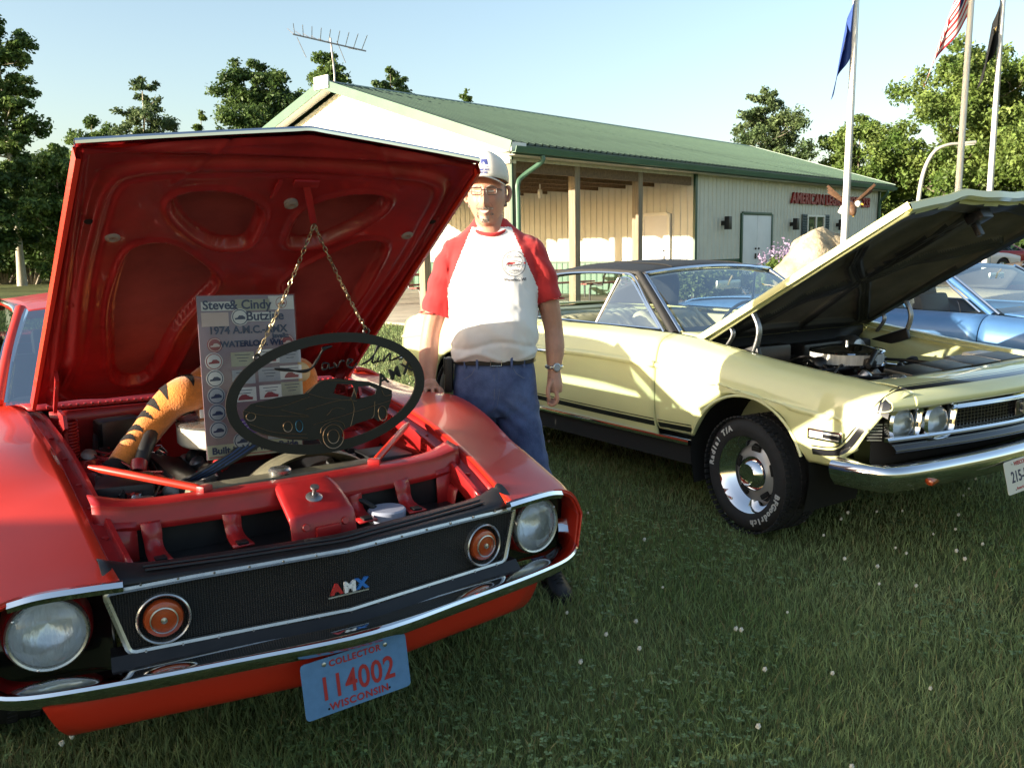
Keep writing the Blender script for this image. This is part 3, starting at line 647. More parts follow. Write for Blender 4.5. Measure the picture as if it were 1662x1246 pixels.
def sweep(mb, path, prof, n=6, mi=0, closed_prof=True, caps=True, side=1):
    """sweep a profile of (outward, up) pairs along a path that runs in plan; outward is the plan normal"""
    P = crv(path, n); N = len(P); k = len(prof); V = []; F = []
    for i in range(N):
        t = P[min(i + 1, N - 1)] - P[max(i - 1, 0)]; t = Vector((t[0], t[1], 0)).normalized(); o = Vector((t.y, -t.x, 0)) * side
        for a, b in prof: V.append(Vector(P[i]) + o * a + Vector((0, 0, b)))
    for i in range(N - 1):
        for j in range(k if closed_prof else k - 1): F.append((i * k + j, i * k + (j + 1) % k, (i + 1) * k + (j + 1) % k, (i + 1) * k + j))
    if caps and closed_prof: F.append(tuple(range(k))[::-1]); F.append(tuple((N - 1) * k + j for j in range(k)))
    mb.add(V, F, mi); return mb
def tyre_mesh(r, w, rim):
    s = w / 2
    return [(rim, -s * .72), (rim + .012, -s * .90), (rim + (r - rim) * .35, -s * 1.0), (rim + (r - rim) * .62, -s * 1.0), (r - .022, -s * .93), (r - .006, -s * .80), (r, -s * .55), (r, s * .55), (r - .006, s * .80), (r - .022, s * .93), (rim + (r - rim) * .62, s), (rim + (r - rim) * .35, s), (rim + .012, s * .90), (rim, s * .72)]
def wheel(parent, x, y, z, r, w, rim, style='rally', steer=0, letters=False):
    """hub axis points outward (sign of y)"""
    sg = 1 if y > 0 else -1; wl = empty('wheel', (x, y, z)); wl.parent = parent; wl.rotation_euler = (0, 0, steer)
    ax = (0, sg, 0); ty = MB(); ty.lathe(tyre_mesh(r, w, rim), axis=ax, n=72)
    t = ty.build('tyre', M_tyre, wl, smooth=30)
    tb = MB()
    nb = 64
    for k in range(nb):
        a = 2 * math.pi * k / nb; c, s_ = math.cos(a), math.sin(a)
        for q, off in ((-.30, 0), (0, .5), (.30, 0), (-.46, .5), (.46, .5)):
            a2 = a + off * 2 * math.pi / nb; tb.box(((r + .001) * math.cos(a2), q * w, (r + .001) * math.sin(a2)), (.008, w * .13, r * .066), (0, -a2, 0))
    tr = tb.build('tread_blocks', M_tyre, wl, smooth=None); tr['kind'] = 'stuff'
    rm = MB(); o = w / 2
    rm.lathe([(rim - .03, -o * .7), (rim - .02, 0), (rim - .045, o * .35), (rim - .02, o * .62), (rim + .002, o * .84), (rim + .010, o * .90), (rim + .010, o * .80), (rim, o * .6), (rim - .01, -o * .7)], axis=ax, n=64)
    rm.build('rim', M_chrome, wl, smooth=30)
    if style == 'rally':
        M_r = mat('rally_silver', (.42, .42, .42), .35, metal=.45)
        d = MB(); R0 = rim - .038
        d.lathe([(.0, o * .42), (.055, o * .46), (.075, o * .40), (R0 * .62, o * .44), (R0 * .70, o * .30), (R0 * .96, o * .22), (R0 * 1.06, o * .12)], axis=ax, n=64); d.build('wheel_disc', M_r, wl, smooth=40)
        sl = MB()
        for k in range(5):
            a = 2 * math.pi * k / 5 + .3
            sl.box((math.cos(a) * R0 * .83, sg * o * .285, math.sin(a) * R0 * .83), (.026, .014, .062), (0, -a, 0), bev=.006)
            sl.build('vent_slot', M_dark, wl); sl = MB()
        c = MB(); c.lathe([(.092, o * .38), (.086, o * .55), (.062, o * .78), (.054, o * .84), (.045, o * .80), (.0, o * .82)], axis=ax, n=40); cp = c.build('hub_cap', M_chrome, wl, smooth=30)
        for k in range(30):
            a = 2 * math.pi * k / 30; q = MB(); q.bar((math.cos(a) * .081, sg * o * .42, math.sin(a) * .081), (math.cos(a) * .060, sg * o * .76, math.sin(a) * .060), .004, .005); 
            if k == 0: m0 = q.build('cap_fin', M_r, cp)
            else: 
                m1 = q.build('cap_fin', M_r, cp)
        MB().lathe([(.034, o * .77), (.034, o * .80), (0, o * .81)], axis=ax, n=24).build('cap_center', M_r, cp)
    else:
        d = MB(); d.lathe([(0, o * .6), (.06, o * .6), (.08, o * .4), (rim - .05, o * .3), (rim - .02, o * .1)], axis=ax, n=48); d.build('wheel_disc', M_silver, wl, smooth=40)
        for k in range(5):
            a = 2 * math.pi * k / 5; q = MB(); q.bar((math.cos(a) * .06, sg * o * .55, math.sin(a) * .06), (math.cos(a) * (rim - .03), sg * o * .42, math.sin(a) * (rim - .03)), .05, .02, (0, 1, 0), bev=.006); q.build('spoke', M_silver, wl)
    if letters:
        rr = rim + (r - rim) * .52
        for word, a_mid in letters:
            n = len(word); st = .118
            for k, ch in enumerate(word):
                if ch == ' ': continue
                a = a_mid - (k - (n - 1) / 2) * st * (.98) if True else 0
                # outward face seen from outside: angle measured so that text reads clockwise
                px, pz = math.cos(a) * rr * (-sg), math.sin(a) * rr
                up = Vector((px, 0, pz)).normalized(); right = Vector((0, sg, 0)).cross(up) * -1
                text_obj('tyre_letter', ch, M_tl, wl, .042, .0015, (px, sg * (w / 2 + .001), pz), basis(right, up), bold=.0016)
    return wl
def plate(parent, c, x, y, w, h, m, bolts=True):
    """number plate centred at c, lying along unit x (reading direction) and y (up)"""
    p = empty('license_plate', c); p.parent = parent; p.rotation_mode = 'QUATERNION'; p.rotation_quaternion = basis(x, y)
    q = []
    rr = .012
    for cx, cy, a0 in ((w / 2 - rr, h / 2 - rr, 0), (-w / 2 + rr, h / 2 - rr, 90), (-w / 2 + rr, -h / 2 + rr, 180), (w / 2 - rr, -h / 2 + rr, 270)):
        for k in range(5): a = R(a0 + k * 22.5); q.append((cx + rr * math.cos(a), cy + rr * math.sin(a)))
    MB().prism(q, (0, 0, -.002), (1, 0, 0), (0, 1, 0), .002).build('plate_sheet', m, p, smooth=None)
    for sx in (-1, 1):
        if bolts: MB().lathe([(.006, 0), (.006, .003), (.003, .004), (0, .004)], (sx * w * .29, h * .40, 0), n=10).build('bolt', M_silver, p); MB().lathe([(.0035, .0003), (0, .0004)], (sx * w * .29, -h * .40, 0), n=8).build('bolt_hole', M_dark, p)
    return p
# ---------------------------------------------------------------- the red coupe with its hood up
RED = car_root('red_coupe', -.982, 3.13, R(33.2), 'bright red coupe with its hood raised, nearest the camera')
M_red = mat('red_paint', (.50, .026, .010), .36, coat=.35, var=.06, vscale=2.5)
M_redi = mat('red_bay_paint', (.30, .010, .011), .42, coat=.25, var=.22, vscale=9)
M_redd = mat('dusty_red', (.27, .030, .036), .68, var=.3, vscale=5, col2=(.34, .055, .052))
M_gloss = mat('black_gloss', (.008, .008, .009), .18, coat=.5, var=.2, vscale=20)
M_refl = mat('lamp_reflector', (.80, .82, .84), .22, metal=.45, bump=.004, bscale=26, stretch=(1, 3, .8)); M_lampg = glassmat('lamp_glass_clear', (.92, .94, .95), 1.3, rough=.04); MATS['lamp_lens_g'] = M_lampg
M_satin = mat('black_satin', (.010, .010, .011), .42, var=.3, vscale=12)
def arch(x, cx, r, base, cz=.33):
    d = abs(x - cx); return max(base, cz + math.sqrt(r * r - d * d)) if d < r else base
RIN = [(.90, .565, .672), (.78, .578, .704), (.62, .59, .756), (.42, .60, .806), (.2, .605, .842), (0, .61, .865), (-.25, .62, .885), (-.5, .63, .90), (-.66, .66, .91)]
RCR = [(.86, .80, .655), (.78, .84, .668), (.62, .855, .706), (.42, .862, .760), (.2, .865, .842), (0, .868, .868), (-.25, .872, .855), (-.5, .875, .86), (-.66, .875, .868)]
def ip(T, x, k):
    xs = [t[0] for t in T][::-1]; ys = [t[k] for t in T][::-1]; return float(np.interp(x, xs, ys))
def red_fender(s):
    rows = []
    for x in (.895, .85, .78, .68, .58, .48, .42, .375, .34, .26, .14, 0, -.14, -.26, -.34, -.375, -.42, -.52, -.66):
        yi, zi = ip(RIN, x, 1), ip(RIN, x, 2); yc, zc = ip(RCR, x, 1), ip(RCR, x, 2)
        xo = x - (.045 if x > .86 else .0); bul = math.exp(-((x - .02) / .30) ** 2); wd = .925 + .035 * bul - max(0, x - .6) * .12
        zb = arch(x, 0, .375, .26 + max(0, x - .42) * .42); ym = (yi + yc) / 2; zm = (zi + zc) / 2 + .004 + .006 * bul
        rows.append([(x, s * yi, zi), (x - (.02 if x > .86 else 0), s * ym, zm), (xo, s * yc, zc), (xo - .006, s * (yc + (wd - yc) * .62), zc - .028), (xo - .01, s * wd, zc - .085), (xo - .012, s * (wd + .004), max(zb + .02, .55 if zb < .5 else zb + (zc - .085 - zb) * .45)), (xo - .012, s * (wd - .012), zb)])
    if s < 0: rows = [r_ for r_ in rows]
    V, F = surf(rows, 5, 3); mb = MB().add(V, F if s < 0 else [tuple(reversed(f)) for f in F]); o = mb.build('front_fender', M_red, RED, smooth=50); solid(o, .012, -1)
    # rolled inner flange and drip channel along the hood opening
    prf = []
    for t in [(.80, .576, .699)] + RIN[2:]: prf.append((t[0], s * (t[1] - .002), t[2] - .003))
    fl = MB(); V = []; F = []; P = crv(prf, 4)
    for p in P: V += [(p[0], p[1], p[2]), (p[0], p[1] - s * .006, p[2] - .022), (p[0], p[1] - s * .040, p[2] - .030), (p[0], p[1] - s * .046, p[2] - .014), (p[0], p[1] - s * .056, p[2] - .016), (p[0], p[1] - s * .062, p[2] - .075)]
    for i in range(len(P) - 1):
        for j in range(5): F.append((i * 6 + j, i * 6 + j + 1, (i + 1) * 6 + j + 1, (i + 1) * 6 + j))
    solid(fl.add(V, F).build('fender_flange', M_redi, RED, smooth=30, fixn=True), .003, 0)
    # inner apron
    V, F = surf([[(x, s * (.552 - .02 * (x > .5)), ip(RIN, x, 2) - .08), (x, s * .515, .66), (x, s * (.47 if abs(x) < .3 else .50), .55), (x, s * .50, .30)] for x in (.66, .5, .25, 0, -.25, -.5)], 4, 4)
    solid(MB().add(V, F).build('inner_apron', M_redi, RED, smooth=50), .004, 0)
    MB().lathe([(.155, -.3), (.15, 0), (.12, .035), (.06, .045), (.05, .03), (0, .03)], (-.08, s * .44, .72), n=28).build('shock_tower', M_redi, RED, smooth=40)
    # bolts along the channel
    for x in (.66, .5, .34, .1, -.15):
        MB().lathe([(.009, 0), (.009, .006), (.005, .007), (0, .007)], (x, s * (ip(RIN, x, 1) - .028), ip(RIN, x, 2) - .029), n=8).build('flange_bolt', M_redi, RED)
    # chrome strip on the leading edge
    c = MB(); sweep(c, [(.905, s * .562, .664), (.893, s * .64, .666), (.868, s * .74, .662), (.845, s * .805, .648)], [(.006, .012), (.012, 0), (.006, -.014), (-.012, -.012), (-.014, .01)], side=s); c.build('fender_trim', M_chrome, RED, smooth=40, fixn=True)
for s in (-1, 1): red_fender(s)
# rear body: doors, quarters, deck, tail
def red_side(s):
    def row(x):
        bel = .905 - .0 * x; zb = arch(x, -2.794, .37, .24); qb = .03 * math.exp(-((x + 2.75) / .45) ** 2)
        wd = .93 + qb - max(0, -3.3 - x) * .16; zt = bel + (.03 if x < -2.2 else 0)
        return [(x, s * .755, zt + .012), (x, s * .80, zt + .008), (x, s * (.875 + qb), zt - .035), (x, s * wd, zt - .11), (x, s * (wd + .005), max(.58, zb + .04)), (x, s * (wd - .015), max(zb, .40) if zb < .4 else zb), (x, s * (wd - .05), zb)]
    d = [row(x) for x in (-.672, -.9, -1.3, -1.75)]
    V, F = surf(d, 4, 4); solid(MB().add(V, F if s < 0 else [tuple(reversed(f)) for f in F]).build('door', M_red, RED, smooth=50), .02)
    d = [row(x) for x in (-1.758, -2.0, -2.3, -2.40, -2.45, -2.55, -2.794, -3.03, -3.13, -3.18, -3.4, -3.75, -3.88)]
    V, F = surf(d, 4, 3); solid(MB().add(V, F if s < 0 else [tuple(reversed(f)) for f in F]).build('quarter_panel', M_red, RED, smooth=50), .012)
    MB().box((-1.2, s * .885, .275), (1.3, .08, .09), bev=.02).build('rocker', M_red, RED)
    MB().box((-1.52, s * .945, .80), (.16, .03, .03), bev=.01).build('door_handle', M_chrome, RED)
    # pillars and roof rail
    MB().tube([(-.66, s * .705, .915), (-.92, s * .635, 1.09), (-1.16, s * .562, 1.235)], [.022, .024, .026], 8, sm=4).build('windshield_pillar', M_red, RED, smooth=60)
    MB().tube([(-.70, s * .722, .93), (-.95, s * .655, 1.095), (-1.17, s * .585, 1.222), (-1.5, s * .603, 1.252), (-2.0, s * .605, 1.235), (-2.35, s * .62, 1.14), (-2.5, s * .66, 1.0)], .008, 6, sm=4).build('drip_rail', M_chrome, RED)
    V, F = surf([[(-2.05, s * .58, 1.25), (-2.0, s * .63, 1.15), (-1.98, s * .72, .94)], [(-2.3, s * .575, 1.215), (-2.32, s * .65, 1.09), (-2.35, s * .74, .94)], [(-2.75, s * .57, 1.11), (-2.8, s * .66, 1.0), (-2.85, s * .74, .93)], [(-3.2, s * .57, .97), (-3.2, s * .64, .955), (-3.2, s * .70, .935)]], 4, 4)
    solid(MB().add(V, F).build('roof_pillar', M_red, RED, smooth=60), .02, 0)
    V, F = surf([[(-.80, s * .70, .93), (-1.18, s * .60, 1.215)], [(-1.4, s * .73, .93), (-1.45, s * .61, 1.243)], [(-1.98, s * .735, .94), (-1.95, s * .62, 1.22)]], 3, 4)
    MB().add(V, F).build('side_window', M_glass, RED, smooth=60)
for s in (-1, 1): red_side(s)
V, F = surf([[(-1.13, y, 1.222 + .035 * (1 - (y / .57) ** 2)) for y in (-.565, -.3, 0, .3, .565)], [(-1.5, y, 1.250 + .045 * (1 - (y / .6) ** 2)) for y in (-.59, -.3, 0, .3, .59)], [(-2.0, y, 1.245 + .045 * (1 - (y / .6) ** 2)) for y in (-.59, -.3, 0, .3, .59)], [(-2.32, y, 1.20 + .045 * (1 - (y / .6) ** 2)) for y in (-.58, -.3, 0, .3, .58)]], 5, 5)
solid(MB().add(V, F).build('roof', M_red, RED, smooth=60, fixn=True), .03)
V, F = surf([[(-.56 + .10 * (1 - (abs(y) / .7)) * 1, y, .915 + .01 * (1 - abs(y))) for y in (-.69, -.35, 0, .35, .69)], [(-.86 + .06 * (1 - abs(y) / .7), y * .92, 1.085) for y in (-.68, -.35, 0, .35, .68)], [(-1.13, y, 1.225 + .033 * (1 - (y / .57) ** 2)) for y in (-.545, -.28, 0, .28, .545)]], 5, 5)
MB().add(V, F).build('windshield', M_glassd, RED, smooth=60)
for s in (-1, 1): MB().tube([(-.60, s * .685, .917), (-.88, s * .62, 1.09), (-1.135, s * .548, 1.232)], .011, 6, sm=4).build('windshield_trim', M_chrome, RED)
V, F = surf([[(-2.33, y, 1.20 + .04 * (1 - (y / .6) ** 2)) for y in (-.56, 0, .56)], [(-3.1, y, .985 + .02 * (1 - (y / .6) ** 2)) for y in (-.56, 0, .56)]], 5, 5); MB().add(V, F).build('rear_window', M_glassd, RED, smooth=60)
V, F = surf([[(-3.08, y, .96 + .02 * (1 - (y / .7) ** 2)) for y in (-.70, 0, .70)], [(-3.6, y, .945 + .02 * (1 - (y / .7) ** 2)) for y in (-.78, 0, .78)], [(-3.86, y, .93) for y in (-.76, 0, .76)], [(-3.93, y, .80) for y in (-.80, 0, .80)], [(-3.88, y, .55) for y in (-.80, 0, .80)], [(-3.80, y, .35) for y in (-.78, 0, .78)]], 5, 4); solid(MB().add(V, F).build('rear_deck', M_red, RED, smooth=60), .02, 0)
MB().box((-3.95, 0, .52), (.10, 1.75, .12), bev=.03).build('rear_bumper', M_chrome, RED)
MB().box((-3.935, 0, .70), (.03, 1.4, .14), bev=.01).build('tail_light', mat('red_lens', (.35, .01, .01), .15), RED)
MB().box((-1.9, 0, .28), (3.9, 1.50, .10)).build('floor_pan', M_dark, RED)
M_int = mat('black_vinyl', (.018, .018, .018), .5, var=.2, vscale=20)
for s in (-1, 1):
    st = MB(); st.box((-1.45, s * .36, .52), (.52, .50, .16), bev=.05).box((-1.75, s * .36, .74), (.14, .48, .50), (0, R(-14), 0), bev=.05).box((-1.82, s * .36, 1.03), (.08, .24, .14), (0, R(-14), 0), bev=.03); st.build('front_seat', M_int, RED, smooth=40)
MB().box((-2.4, 0, .60), (.5, 1.2, .22), bev=.06).box((-2.68, 0, .78), (.16, 1.2, .36), (0, R(-18), 0), bev=.05).build('rear_seat', M_int, RED)
MB().box((-.80, 0, .80), (.30, 1.34, .20), bev=.05).build('dashboard', M_int, RED)
sw = MB(); sw.tube([(-1.02 + .17 * math.sin(a) * .4, .36 + .18 * math.cos(a), .83 + .17 * math.sin(a) * .9) for a in np.linspace(0, 6.28, 25)[:-1]], .012, 8, closed=True).tube([(-1.02, .36, .83), (-.85, .36, .75)], .02, 8); sw.build('steering_wheel', M_int, RED)
for x, s in ((0, -1), (0, 1), (-2.794, -1), (-2.794, 1)): wheel(RED, x, s * .80, .325, .325, .21, .19, 'plain')
for s in (-1, 1):   # dark wheel housings
    V, F = surf([[(math.cos(a) * .39, s * y, .33 + math.sin(a) * .39) for a in np.linspace(-.4, 3.54, 9)] for y in (.52, .90)], 3, 2); MB().add(V, F).build('wheel_housing', M_dark, RED)
# --- cowl, firewall
V, F = surf([[(-.50 + .06 * (1 - abs(y) / .62), y, .898) for y in (-.62, -.3, 0, .3, .62)], [(-.54 + .06 * (1 - abs(y) / .62), y, .915) for y in (-.64, -.3, 0, .3, .64)], [(-.66 + .08 * (1 - abs(y) / .62), y, .912) for y in (-.68, -.3, 0, .3, .68)]], 6, 3); solid(MB().add(V, F).build('cowl', M_redi, RED, smooth=50), .01, 0)
for k in range(46):
    y = -.56 + k * .0249; MB().box((-.50 + .06 * (1 - abs(y) / .62) + .012, y, .908), (.022, .010, .012), bev=.002).build('cowl_louver', M_redi, RED)
V, F = surf([[(-.46 + .05 * (1 - abs(y) / .62), y, .895) for y in (-.56, -.3, 0, .3, .56)], [(-.47, y, .70) for y in (-.56, -.3, 0, .3, .56)], [(-.50, y, .35) for y in (-.56, -.3, 0, .3, .56)]], 4, 4); solid(MB().add(V, F).build('firewall', M_redi, RED, smooth=50), .005, 0)
for s in (-1, 1):
    hn = MB(); hn.bar((-.42, s * .535, .82), (-.16, s * .54, .90), .012, .045).bar((-.40, s * .545, .92), (-.20, s * .55, 1.06), .012, .05).box((-.34, s * .53, .84), (.14, .012, .13)); hn.build('hood_hinge', M_redi, RED, smooth=None)
    sp = MB(); sp.tube([(-.30 + .026 * math.cos(t * 6.283), s * (.515) + .026 * math.sin(t * 6.283), .735 + .15 * t / 13) for t in np.arange(0, 13, 1 / 10)], .0055, 6); sp.build('hinge_spring', M_redi, RED, smooth=60)
# --- radiator support, legs, latch bracket, braces
rs_ = MB()
V, F = surf([[(.50, -.575, .80), (.535, -.45, .775), (.55, -.2, .772), (.555, 0, .77), (.55, .2, .772), (.535, .45, .775), (.50, .575, .80)], [(.565, -.575, .79), (.585, -.45, .772), (.60, -.2, .768), (.605, 0, .768), (.60, .2, .768), (.585, .45, .772), (.565, .575, .79)], [(.57, -.575, .775), (.592, -.45, .755), (.607, -.2, .75), (.612, 0, .75), (.607, .2, .75), (.592, .45, .755), (.57, .575, .775)], [(.585, -.575, .72), (.605, -.45, .705), (.62, -.2, .70), (.625, 0, .70), (.62, .2, .70), (.605, .45, .705), (.585, .575, .72)]], 5, 3)
solid(MB().add(V, F).build('radiator_support', M_redi, RED, smooth=40), .006, 0)
for k in range(11):
    y = -.52 + k * .104; MB().lathe([(.007, 0), (.007, .004), (0, .0045)], (.612 - .08 * y * y, y, .727), (1, 0, 0), n=8).build('support_bolt', M_redi, RED)
for y in (-.435, -.215, .165, .335):
    V, F = surf([[(.606, y - .026, .725), (.606, y + .026, .725)], [(.622, y - .026, .70), (.622, y + .026, .70)], [(.632, y - .024, .67), (.632, y + .024, .67)], [(.66, y - .026, .650), (.66, y + .026, .650)], [(.73, y - .03, .645), (.73, y + .03, .645)]], 1, 4)
    lg = MB().add(V, F).build('support_leg', M_redi, RED, smooth=60); solid(lg, .006, 0)
    MB().box((.715, y, .652), (.03, .03, .008), bev=.002).build('leg_clip', M_satin, lg)
for s in (-1, 1): V, F = surf([[(.60, s * .47, .73), (.585, s * .575, .74)], [(.61, s * .47, .60), (.60, s * .575, .60)]], 2, 2); solid(MB().add(V, F).build('support_end', M_redi, RED), .005, 0)
lb = MB()
V, F = surf([[(.595, -.075, .758), (.595, -.06, .772), (.595, .08, .772), (.595, .095, .758)], [(.66, -.082, .735), (.66, -.066, .752), (.66, .088, .752), (.66, .102, .735)], [(.73, -.085, .700), (.73, -.068, .716), (.73, .092, .716), (.73, .106, .700)], [(.752, -.085, .680), (.756, -.068, .694), (.756, .092, .694), (.752, .106, .680)], [(.765, -.085, .615), (.772, -.068, .615), (.772, .092, .615), (.765, .106, .615)]], 4, 4); lt = lb.add(V, F).build('latch_bracket', M_redi, RED, smooth=60); solid(lt, .006, 0)
MB().lathe([(.026, 0), (.026, .006), (.016, .012), (.006, .013), (.006, .034), (.013, .036), (.013, .042), (0, .043)], (.69, .01, .736), (.35, 0, .94), n=18).build('latch_pin', M_steel2, lt)
MB().box((.772, .02, .655), (.016, .075, .035), bev=.004).build('latch_box', M_redi, lt)
for y in (-.045, .075): MB().lathe([(.012, 0), (.010, .004), (0, .004)], (.768, y, .675), (1, 0, .25), n=10).build('bracket_bolt', M_redi, lt)
for s in (-1, 1):
    MB().tube([(.28, s * .535, .832), (.31, s * .505, .826), (.535, s * .288, .783), (.56, s * .268, .775)], [.006, .012, .012, .006], 10).build('brace_rod', M_red, RED, smooth=60)
    MB().box((.555, s * .27, .782), (.03, .04, .02), (0, 0, s * -.6), bev=.005).build('brace_foot', M_redi, RED)
# --- front black panel, grille, lamps
def gx(y): return .955 - .085 * min(1, abs(y) / .60) ** 1.0
hd = MB(); ys = (-.60, -.5, -.3, -.1, 0, .1, .3, .5, .60); up = lambda y: .032 * max(0, (abs(y) - .44) / .16) ** 2
V, F = surf([[(gx(y) + .004, y, .652) for y in ys], [(gx(y) - .006, y, .663 + up(y) * .3) for y in ys], [(gx(y) - .05, y, .668 + up(y)) for y in ys], [(gx(y) - .085, y, .672 + up(y)) for y in ys], [(gx(y) - .10, y, .655 + up(y)) for y in ys], [(gx(y) - .105, y, .62) for y in ys]], 3, 3); solid(hd.add(V, F).build('grille_header', M_satin, RED, smooth=40), .004, 0)
for dz, dx in ((.670, -.03), (.672, -.055)):
    c = MB(); sweep(c, [(gx(y) + dx, y, dz + up(y)) for y in ys[1:-1]], [(.004, .004), (.006, 0), (-.006, 0), (-.004, .004)], 3); c.build('header_ridge', M_satin, RED)
MB().box((.69, 0, .618), (.19, 1.12, .006)).build('splash_tray', M_satin, RED)
MB().box((.565, 0, .55), (.05, .98, .38)).build('radiator', M_satin, RED)
M_mesh = mat('grille_mesh', (.010, .010, .010), .45)
def mesh_nodes():
    n = M_mesh.node_tree.nodes; l = M_mesh.node_tree.links; p = n['Principled BSDF']; tc = n.new('ShaderNodeTexCoord'); sp = n.new('ShaderNodeSeparateXYZ'); l.new(tc.outputs['Object'], sp.inputs[0])
    outs = []
    for k, sc in (('Y', 950), ('Z', 1250)):
        m = n.new('ShaderNodeMath'); m.operation = 'MULTIPLY'; m.inputs[1].default_value = sc; l.new(sp.outputs[k], m.inputs[0]); s = n.new('ShaderNodeMath'); s.operation = 'SINE'; l.new(m.outputs[0], s.inputs[0]); outs.append(s)
    mx = n.new('ShaderNodeMath'); mx.operation = 'MAXIMUM'; l.new(outs[0].outputs[0], mx.inputs[0]); l.new(outs[1].outputs[0], mx.inputs[1])
    rp = n.new('ShaderNodeValToRGB'); rp.color_ramp.elements[0].position = .2; rp.color_ramp.elements[0].color = (.002, .002, .002, 1); rp.color_ramp.elements[1].position = .8; rp.color_ramp.elements[1].color = (.022, .022, .022, 1)
    l.new(mx.outputs[0], rp.inputs[0]); l.new(rp.outputs[0], p.inputs['Base Color']); b = n.new('ShaderNodeBump'); b.inputs['Distance'].default_value = .002; b.inputs['Strength'].default_value = 1; l.new(mx.outputs[0], b.inputs['Height']); l.new(b.outputs[0], p.inputs['Normal'])
mesh_nodes()
gp = [(-.60, .645), (-.594, .634), (-.553, .486), (-.548, .476), (0, .482), (.548, .476), (.553, .486), (.594, .634), (.60, .645), (0, .652)]
ys2 = np.linspace(-1, 1, 41); gV = []; gF = []
for i, t in enumerate(ys2):
    for j in range(7):
        w = j / 6; z = .478 + w * .17; hw = .553 + (z - .478) / .17 * .046; gV.append((gx(t * hw) - .006, t * hw, z))
for i in range(40):
    for j in range(6): a = i * 7 + j; gF.append((a, a + 7, a + 8, a + 1))
GR = MB().add(gV, gF).build('grille', M_mesh, RED, smooth=40)
fr_path = [(-.59, .643), (-.598, .636), (-.597, .625), (-.560, .492), (-.554, .482), (-.543, .478)] + [(y, .478 + .003 * (1 - abs(y) / .55)) for y in (-.4, -.2, -.05, 0, .05, .2, .4)] + [(.543, .478), (.554, .482), (.560, .492), (.597, .625), (.598, .636), (.59, .643)] + [(y, .646 + .008 * (1 - abs(y) / .59)) for y in (.4, .2, .05, 0, -.05, -.2, -.4)]
fp = [(gx(y) + .004, y, z) for y, z in fr_path]
fm = MB(); V = []; F = []; N = len(fp)
for i in range(N):
    p = Vector(fp[i]); t = (Vector(fp[(i + 1) % N]) - Vector(fp[i - 1])).normalized(); nrm = Vector((1, 0, 0)); b = t.cross(nrm).normalized()
    for a, o in ((.007, -.006), (.007, .004), (.0, .007), (-.007, .004), (-.007, -.006)): V.append(p + b * a + nrm * o)
for i in range(N):
    for j in range(4): F.append((i * 5 + j, i * 5 + j + 1, ((i + 1) % N) * 5 + j + 1, ((i + 1) % N) * 5 + j))
fm.add(V, F).build('grille_frame', M_silver, GR, smooth=30, fixn=True)
for i, y in enumerate(np.linspace(-.52, .52, 13)):
    for z in (.478, .648): MB().lathe([(.0035, 0), (.003, .002), (0, .0022)], (gx(y) + .011, y, z + (.005 if z > .6 else 0)), (1, 0, 0), n=8).build('frame_screw', M_steel2, GR)
for s in (-1, 1):
    nv = Vector((1, s * -.14 * -1, 0)).normalized(); c = Vector((gx(.472), s * .472, .553))
    ts = empty('turn_signal', tuple(c)); ts.parent = RED
    q = MB(); q.lathe([(.066, -.01), (.066, .010), (.063, .013), (.060, .010), (.060, -.02)], axis=nv, n=48); q.build('outer_ring', M_silver, ts, smooth=30)
    q = MB(); q.lathe([(.061, .002), (.058, -.03), (.0, -.03)], axis=nv, n=40); q.build('recess', M_dark, ts)
    q = MB(); q.lathe([(.048, -.028), (.049, .004), (.045, .012), (.034, .016), (.0, .018)], axis=nv, n=40); q.build('lens', M_lens, ts, smooth=40)
    q = MB(); q.lathe([(.034, .012), (.034, .020), (.031, .021), (.031, .012)], axis=nv, n=40); q.build('inner_ring', M_silver, ts, smooth=30)
    q = MB(); q.lathe([(.008, .015), (.008, .022), (.0, .024)], axis=nv, n=16); q.build('center_screw', M_silver, ts)
BK = lambda s: [[(.80, s * .575, z) for z in (.655, .60, .52, .44, .40)], [(.755, s * .61, z) for z in (.655, .60, .52, .44, .40)], [(.715, s * .72, z) for z in (.655, .60, .52, .44, .40)], [(.700, s * .83, z) for z in (.645, .60, .52, .44, .40)], [(.72, s * .905, z) for z in (.610, .58, .52, .45, .42)]]
for s in (-1, 1):
    V, F = surf(BK(s), 4, 4); solid(MB().add(V, F).build('headlight_panel', M_gloss, RED, smooth=50), .004, 0)
    hl = empty('headlight', (.80, s * .725, .548)); hl.parent = RED; nv = Vector((1, s * .10, 0)).normalized()
    MB().lathe([(.106, -.085), (.102, -.01), (.097, .004), (.093, .0), (.092, -.085)], axis=nv, n=48).build('bucket_ring', M_redi, hl, smooth=30)
    MB().lathe([(.0945, -.02), (.0945, .016), (.090, .022), (.085, .020), (.084, .01)], axis=nv, n=48).build('bezel', M_silver, hl, smooth=30)
    MB().lathe([(.084, .008), (.075, -.028), (.05, -.052), (0, -.065)], axis=nv, n=40).build('reflector', M_refl, hl, smooth=60)
    MB().lathe([(.085, .012), (.07, .024), (.045, .031), (0, .035)], axis=nv, n=40).build('lens', M_lampg, hl, smooth=60)
    for a in (35, 145, 250): MB().ball((.018, s * .0 + .089 * math.cos(R(a)), .089 * math.sin(R(a))), .004, 6).build('bezel_screw', M_silver, hl)
for k, (ch, col) in enumerate((('A', (.45, .03, .03)), ('M', (.75, .75, .75)), ('X', (.03, .16, .5)))):
    text_obj('badge_letter', ch, mat('badge_' + ch, col, .3, coat=.5), RED, .038, .004, (.972 - abs(k - 1) * .004, -.004 + (k - 1) * .037, .553), basis((0, 1, 0), (0, 0, 1)), sx=1.15, bold=.0022)
MB().box((.962, -.004, .531), (.006, .118, .004)).build('badge_bar', M_silver, RED)
